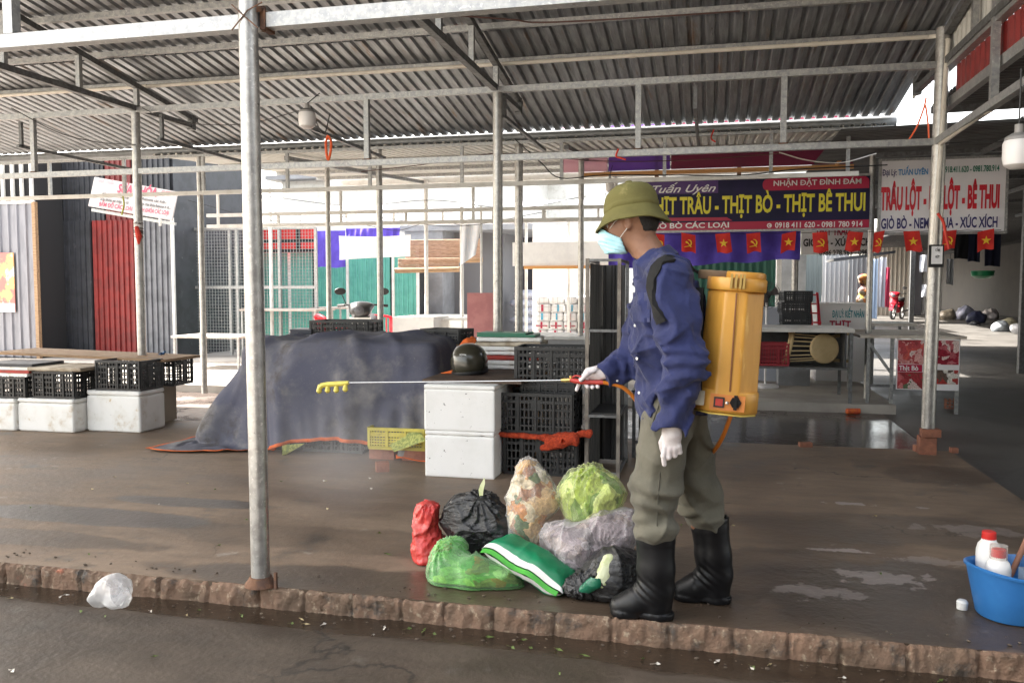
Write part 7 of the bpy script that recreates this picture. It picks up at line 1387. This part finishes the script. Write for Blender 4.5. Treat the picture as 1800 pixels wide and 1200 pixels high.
for i, (px, py, r, c, lb) in enumerate(((1694,556,.36,(.42,.43,.55),'lilac and white bundle bag in the right alley'), (1716,562,.30,(.06,.065,.12),'dark blue bundle behind the white carrier bag'), (1738,557,.30,(.62,.56,.54),'pale carrier bag with knotted top by the brown pillar'), (1712,568,.2,(.03,.03,.035),'small black bag in front of the dark bundle'), (1665,557,.3,(.40,.34,.26),'bag of mixed rags behind the thick pole'), (1758,577,.28,(.42,.46,.50),'pale grey bag, leftmost of the heap at the right edge'), (1772,574,.32,(.55,.50,.34),'yellowish clear bag in the heap at the right edge'), (1790,580,.28,(.66,.67,.70),'white bag in the heap at the right edge'), (1680,540,.42,(.11,.12,.15),'grey pile of folded clothes beside the bundles'))):
    d_ = at(px, py+8, z=.15 if py < 565 else .1); rr = r*(.72 if py >= 565 else .9); s = i
    f_ = lambda P: np.maximum(sall([ell(P, (d_[0],d_[1],d_[2]+rr*.7), (rr,rr*.8,rr*.75)), ell(P, (d_[0]+rr*.3,d_[1],d_[2]+rr*1.0), (rr*.5,rr*.5,rr*.5))], .12)-.05*vnoise(*P, 4, s)-.03*ridged(*P, 6, s), d_[2]-P[2])
    solo('bundle', lb, 'bundle', surf(f_, (d_[0]-rr*1.4,d_[1]-rr*1.4,d_[2]-.05), (d_[0]+rr*1.5,d_[1]+rr*1.4,d_[2]+rr*2), .035), M('bundle film', c, tuple(x*.6 for x in c), 7, .4, .6, .35, bump=.6, bscale=18), 'bundles and bags along the alley', sharp=180)
# far end of the alley: bright shop fronts
fe = T('far_shops', 'bright far shop fronts closing the alley between the posts', 'building', (3.5, 40, .3))
for i, (xa, xb, Yf, z1, c) in enumerate(((1365,1385,22,2.6,(.74,.74,.74)), (1400,1412,24,2.5,(.70,.68,.66)), (1380,1400,26,2.5,(.10,.12,.12)), (1412,1445,30,2.5,(.24,.27,.26)), (1445,1492,33,2.6,(.36,.37,.39)), (1492,1530,33,2.4,(.25,.26,.28)), (1530,1600,36,3.6,(.50,.46,.40)), (1600,1660,40,4,(.30,.29,.28)))):
    a_, b_ = at(xa,500,Y=Yf), at(xb,500,Y=Yf); b = MB(); b.corr((a_[0],Yf,.1),(1,0,0),(0,0,1),b_[0]-a_[0],z1,.16,.03,'deck'); fe.add('front_panel', b, M('far panel', c, None, rough=.7), smooth=False)
a_, b_ = at(1490,560,Y=30), at(1530,452,Y=30); b = MB(); b.obox(((a_[0]+b_[0])/2,30,2.35), ((b_[0]-a_[0])/2+.6,0,.12), (0,.9,0), (0,0,.04)); fe.add('canopy', b, m_darksheet)
c = at(1517,512,Y=22); wr_ = chunks('wares', [(.62,.22,.05),(.66,.50,.12),(.55,.06,.05),(.6,.52,.4),(.5,.3,.1),(.2,.1,.08)], 9)
b = surf(lambda P: sall([ell(P, c+V(0,0,.28), (.13,.1,.16)), ell(P, c+V(.05,0,.02), (.15,.1,.14)), ell(P, c-V(.02,0,.28), (.14,.1,.2))], .04)-.04*vnoise(*P, 9, 2), tuple(c-.6), tuple(c+.6), .03); solo('toy_bundle', 'orange and yellow bundle of wares hanging behind the thin round post', 'wares', b, wr_, sharp=180)
motorbike('grey motorbike standing far back behind the white counter', (*at(1510,556,z=.2)[:2], .2), .3, (.35,.36,.38), .95)
# ------------------------------------------------------------------ lamps, cables, ties
def bulb(label, c, s=1.0, cord=None):
    t = T('lamp', label, 'lamp', c, 'hanging bulb lamps'); c = np.asarray(c, float)
    b = MB(); b.lathe([(.001,-.02),(.035,-.018),(.058,0),(.064,.03),(.064,.10),(.058,.115)], 24, c, sx=s, sy=s); t.add('bulb', b, M('bulb white', (.80,.78,.77), None, rough=.35) if 'bulb white' not in bpy.data.materials else bpy.data.materials['bulb white'])
    b = MB(); b.lathe([(.059,.116),(.055,.13),(.03,.148),(.018,.15),(.018,.19),(.001,.192)], 20, c, sx=s, sy=s); t.add('cap', b, M('lamp cap', (.30,.29,.28), None, rough=.5) if 'lamp cap' not in bpy.data.materials else bpy.data.materials['lamp cap'])
    b = MB(); b.tube([c+V(0,0,.19)]+([np.asarray(p) for p in cord] if cord else [c+V(0,0,.4)]), .004, 6); t.add('cord', b, m_dkrub); return t
c = at(540, 222, Y=6.75); bulb('bulb lamp hanging under the roof near the tall front pole', c, 1.15, [c+V(.02,.2,.32)])
c = at(1789, 290, Y=4.5); bulb('big white bulb lamp at the right edge', c, 1.05, [c+V(0,0,.45)])
c = at(1072, 335, Y=10.3); bulb('small bulb lamp just above his helmet', c, .8, [c+V(.03,0,.30)])
for i, (pts, r, m_, lb) in enumerate((
    ([(905,245,8.9),(950,285,8.9),(985,313,8.95),(1060,308,9.0),(1180,308,9.0),(1300,308,9),(1400,298,9),(1560,290,9)], .007, m_dkrub, 'black cable sagging along the beam above the purple board'),
    ([(735,25,5.2),(800,28,5.4),(900,35,5.6),(950,40,5.7),(1100,33,5.8),(1300,20,6.0)], .006, M('brown cable', (.10,.05,.04), None, rough=.6), 'thin brown cable strung under the roof sheets'),
    ([(250,190,7.0),(300,212,7.0),(380,220,7.0),(450,215,7.0),(525,195,6.9)], .004, m_dkrub, 'thin black wire from the left pole to the bulb lamp'),
    ([(635,302,7.5),(780,285,7.5),(880,270,7.3),(1050,283,7.2),(1200,282,7.2),(1370,270,7.2)], .004, M('brown wire', (.09,.04,.035), None, rough=.6), 'thin brown wire drooping past the middle pole'),
    ([(1370,268,7.1),(1420,282,7.3),(1480,286,7.6),(1540,270,8.2)], .005, m_pvc, 'pale cable sagging from the beam left of the corner post'),
    ([(1660,252,6.9),(1720,250,6.8),(1790,250,6.5)], .004, m_dkrub, 'thin wire from the thick pole towards the right edge'))):
    b = MB(); b.tube(spline([at(x,y,Y=Y) for x,y,Y in pts], 6), r, 6); solo('cable', lb, 'cable', b, m_)
for i, (pts, lb) in enumerate(((([(577,238,6.9),(573,250,6.9),(574,270,6.9),(577,281,6.9),(581,268,6.9),(582,250,6.9),(578,240,6.9)]), 'loop of orange rope hanging under the roof right of the bulb lamp'), ([(1628,172,8.2),(1624,190,8.2),(1612,222,8.2),(1597,247,8.2)], 'long orange strap dangling from the torn roof corner'), ([(1627,185,8.2),(1631,215,8.2),(1633,248,8.2)], 'short orange strap dangling from the torn roof corner'), ([(1087,262,7.0),(1083,275,7.0),(1092,278,7.0),(1100,281,7.0)], 'red tie knotted on the beam above his helmet'), ([(1255,228,8.6),(1250,243,8.6),(1258,250,8.6)], 'red tie knotted below the gutter'), ([(1648,375,6.9),(1658,390,6.9),(1662,410,6.9),(1668,438,6.9)], 'faded red strap tied round the thick pole'), ([(216,345,7.4),(218,360,7.4),(214,378,7.4)], 'yellow green ribbon hanging from the left beam'))):
    b = MB(); b.tube(spline([at(x,y,Y=Y) for x,y,Y in pts], 5), .011 if i in (0,5) else .008, 6); solo('tie', lb, 'tie', b, m_redstring if i not in (0,1,2,6) else (M('orange strap', (.78,.12,.03), None, rough=.6) if i < 3 else M('yellow ribbon', (.5,.5,.08), None, rough=.7)))

for i, (pts, lb) in enumerate((([(330,352,11),(480,388,12),(640,380,12.5),(800,398,13),(960,372,13)], 'thin wire sagging across the rear stalls above the violet cloth'), ([(470,345,12),(620,362,12),(760,352,12),(900,366,12),(1030,345,12)], 'thin wire crossing between the rear white beams'), ([(640,395,13.5),(700,405,13.5),(760,388,13.5),(812,396,13.8)], 'short wire hooked to the white round post'), ([(20,190,6.8),(100,232,7.0),(170,250,7.1),(238,255,7.0)], 'slack black wire at the upper left between beam and left pole'), ([(548,190,6.75),(556,215,6.8),(570,235,6.9),(580,200,6.95)], 'looped black wire beside the bulb lamp'))):
    b = MB(); b.tube(spline([at(x,y,Y=Y) for x,y,Y in pts], 7), .005, 5); solo('cable', lb, 'cable', b, m_dkrub)
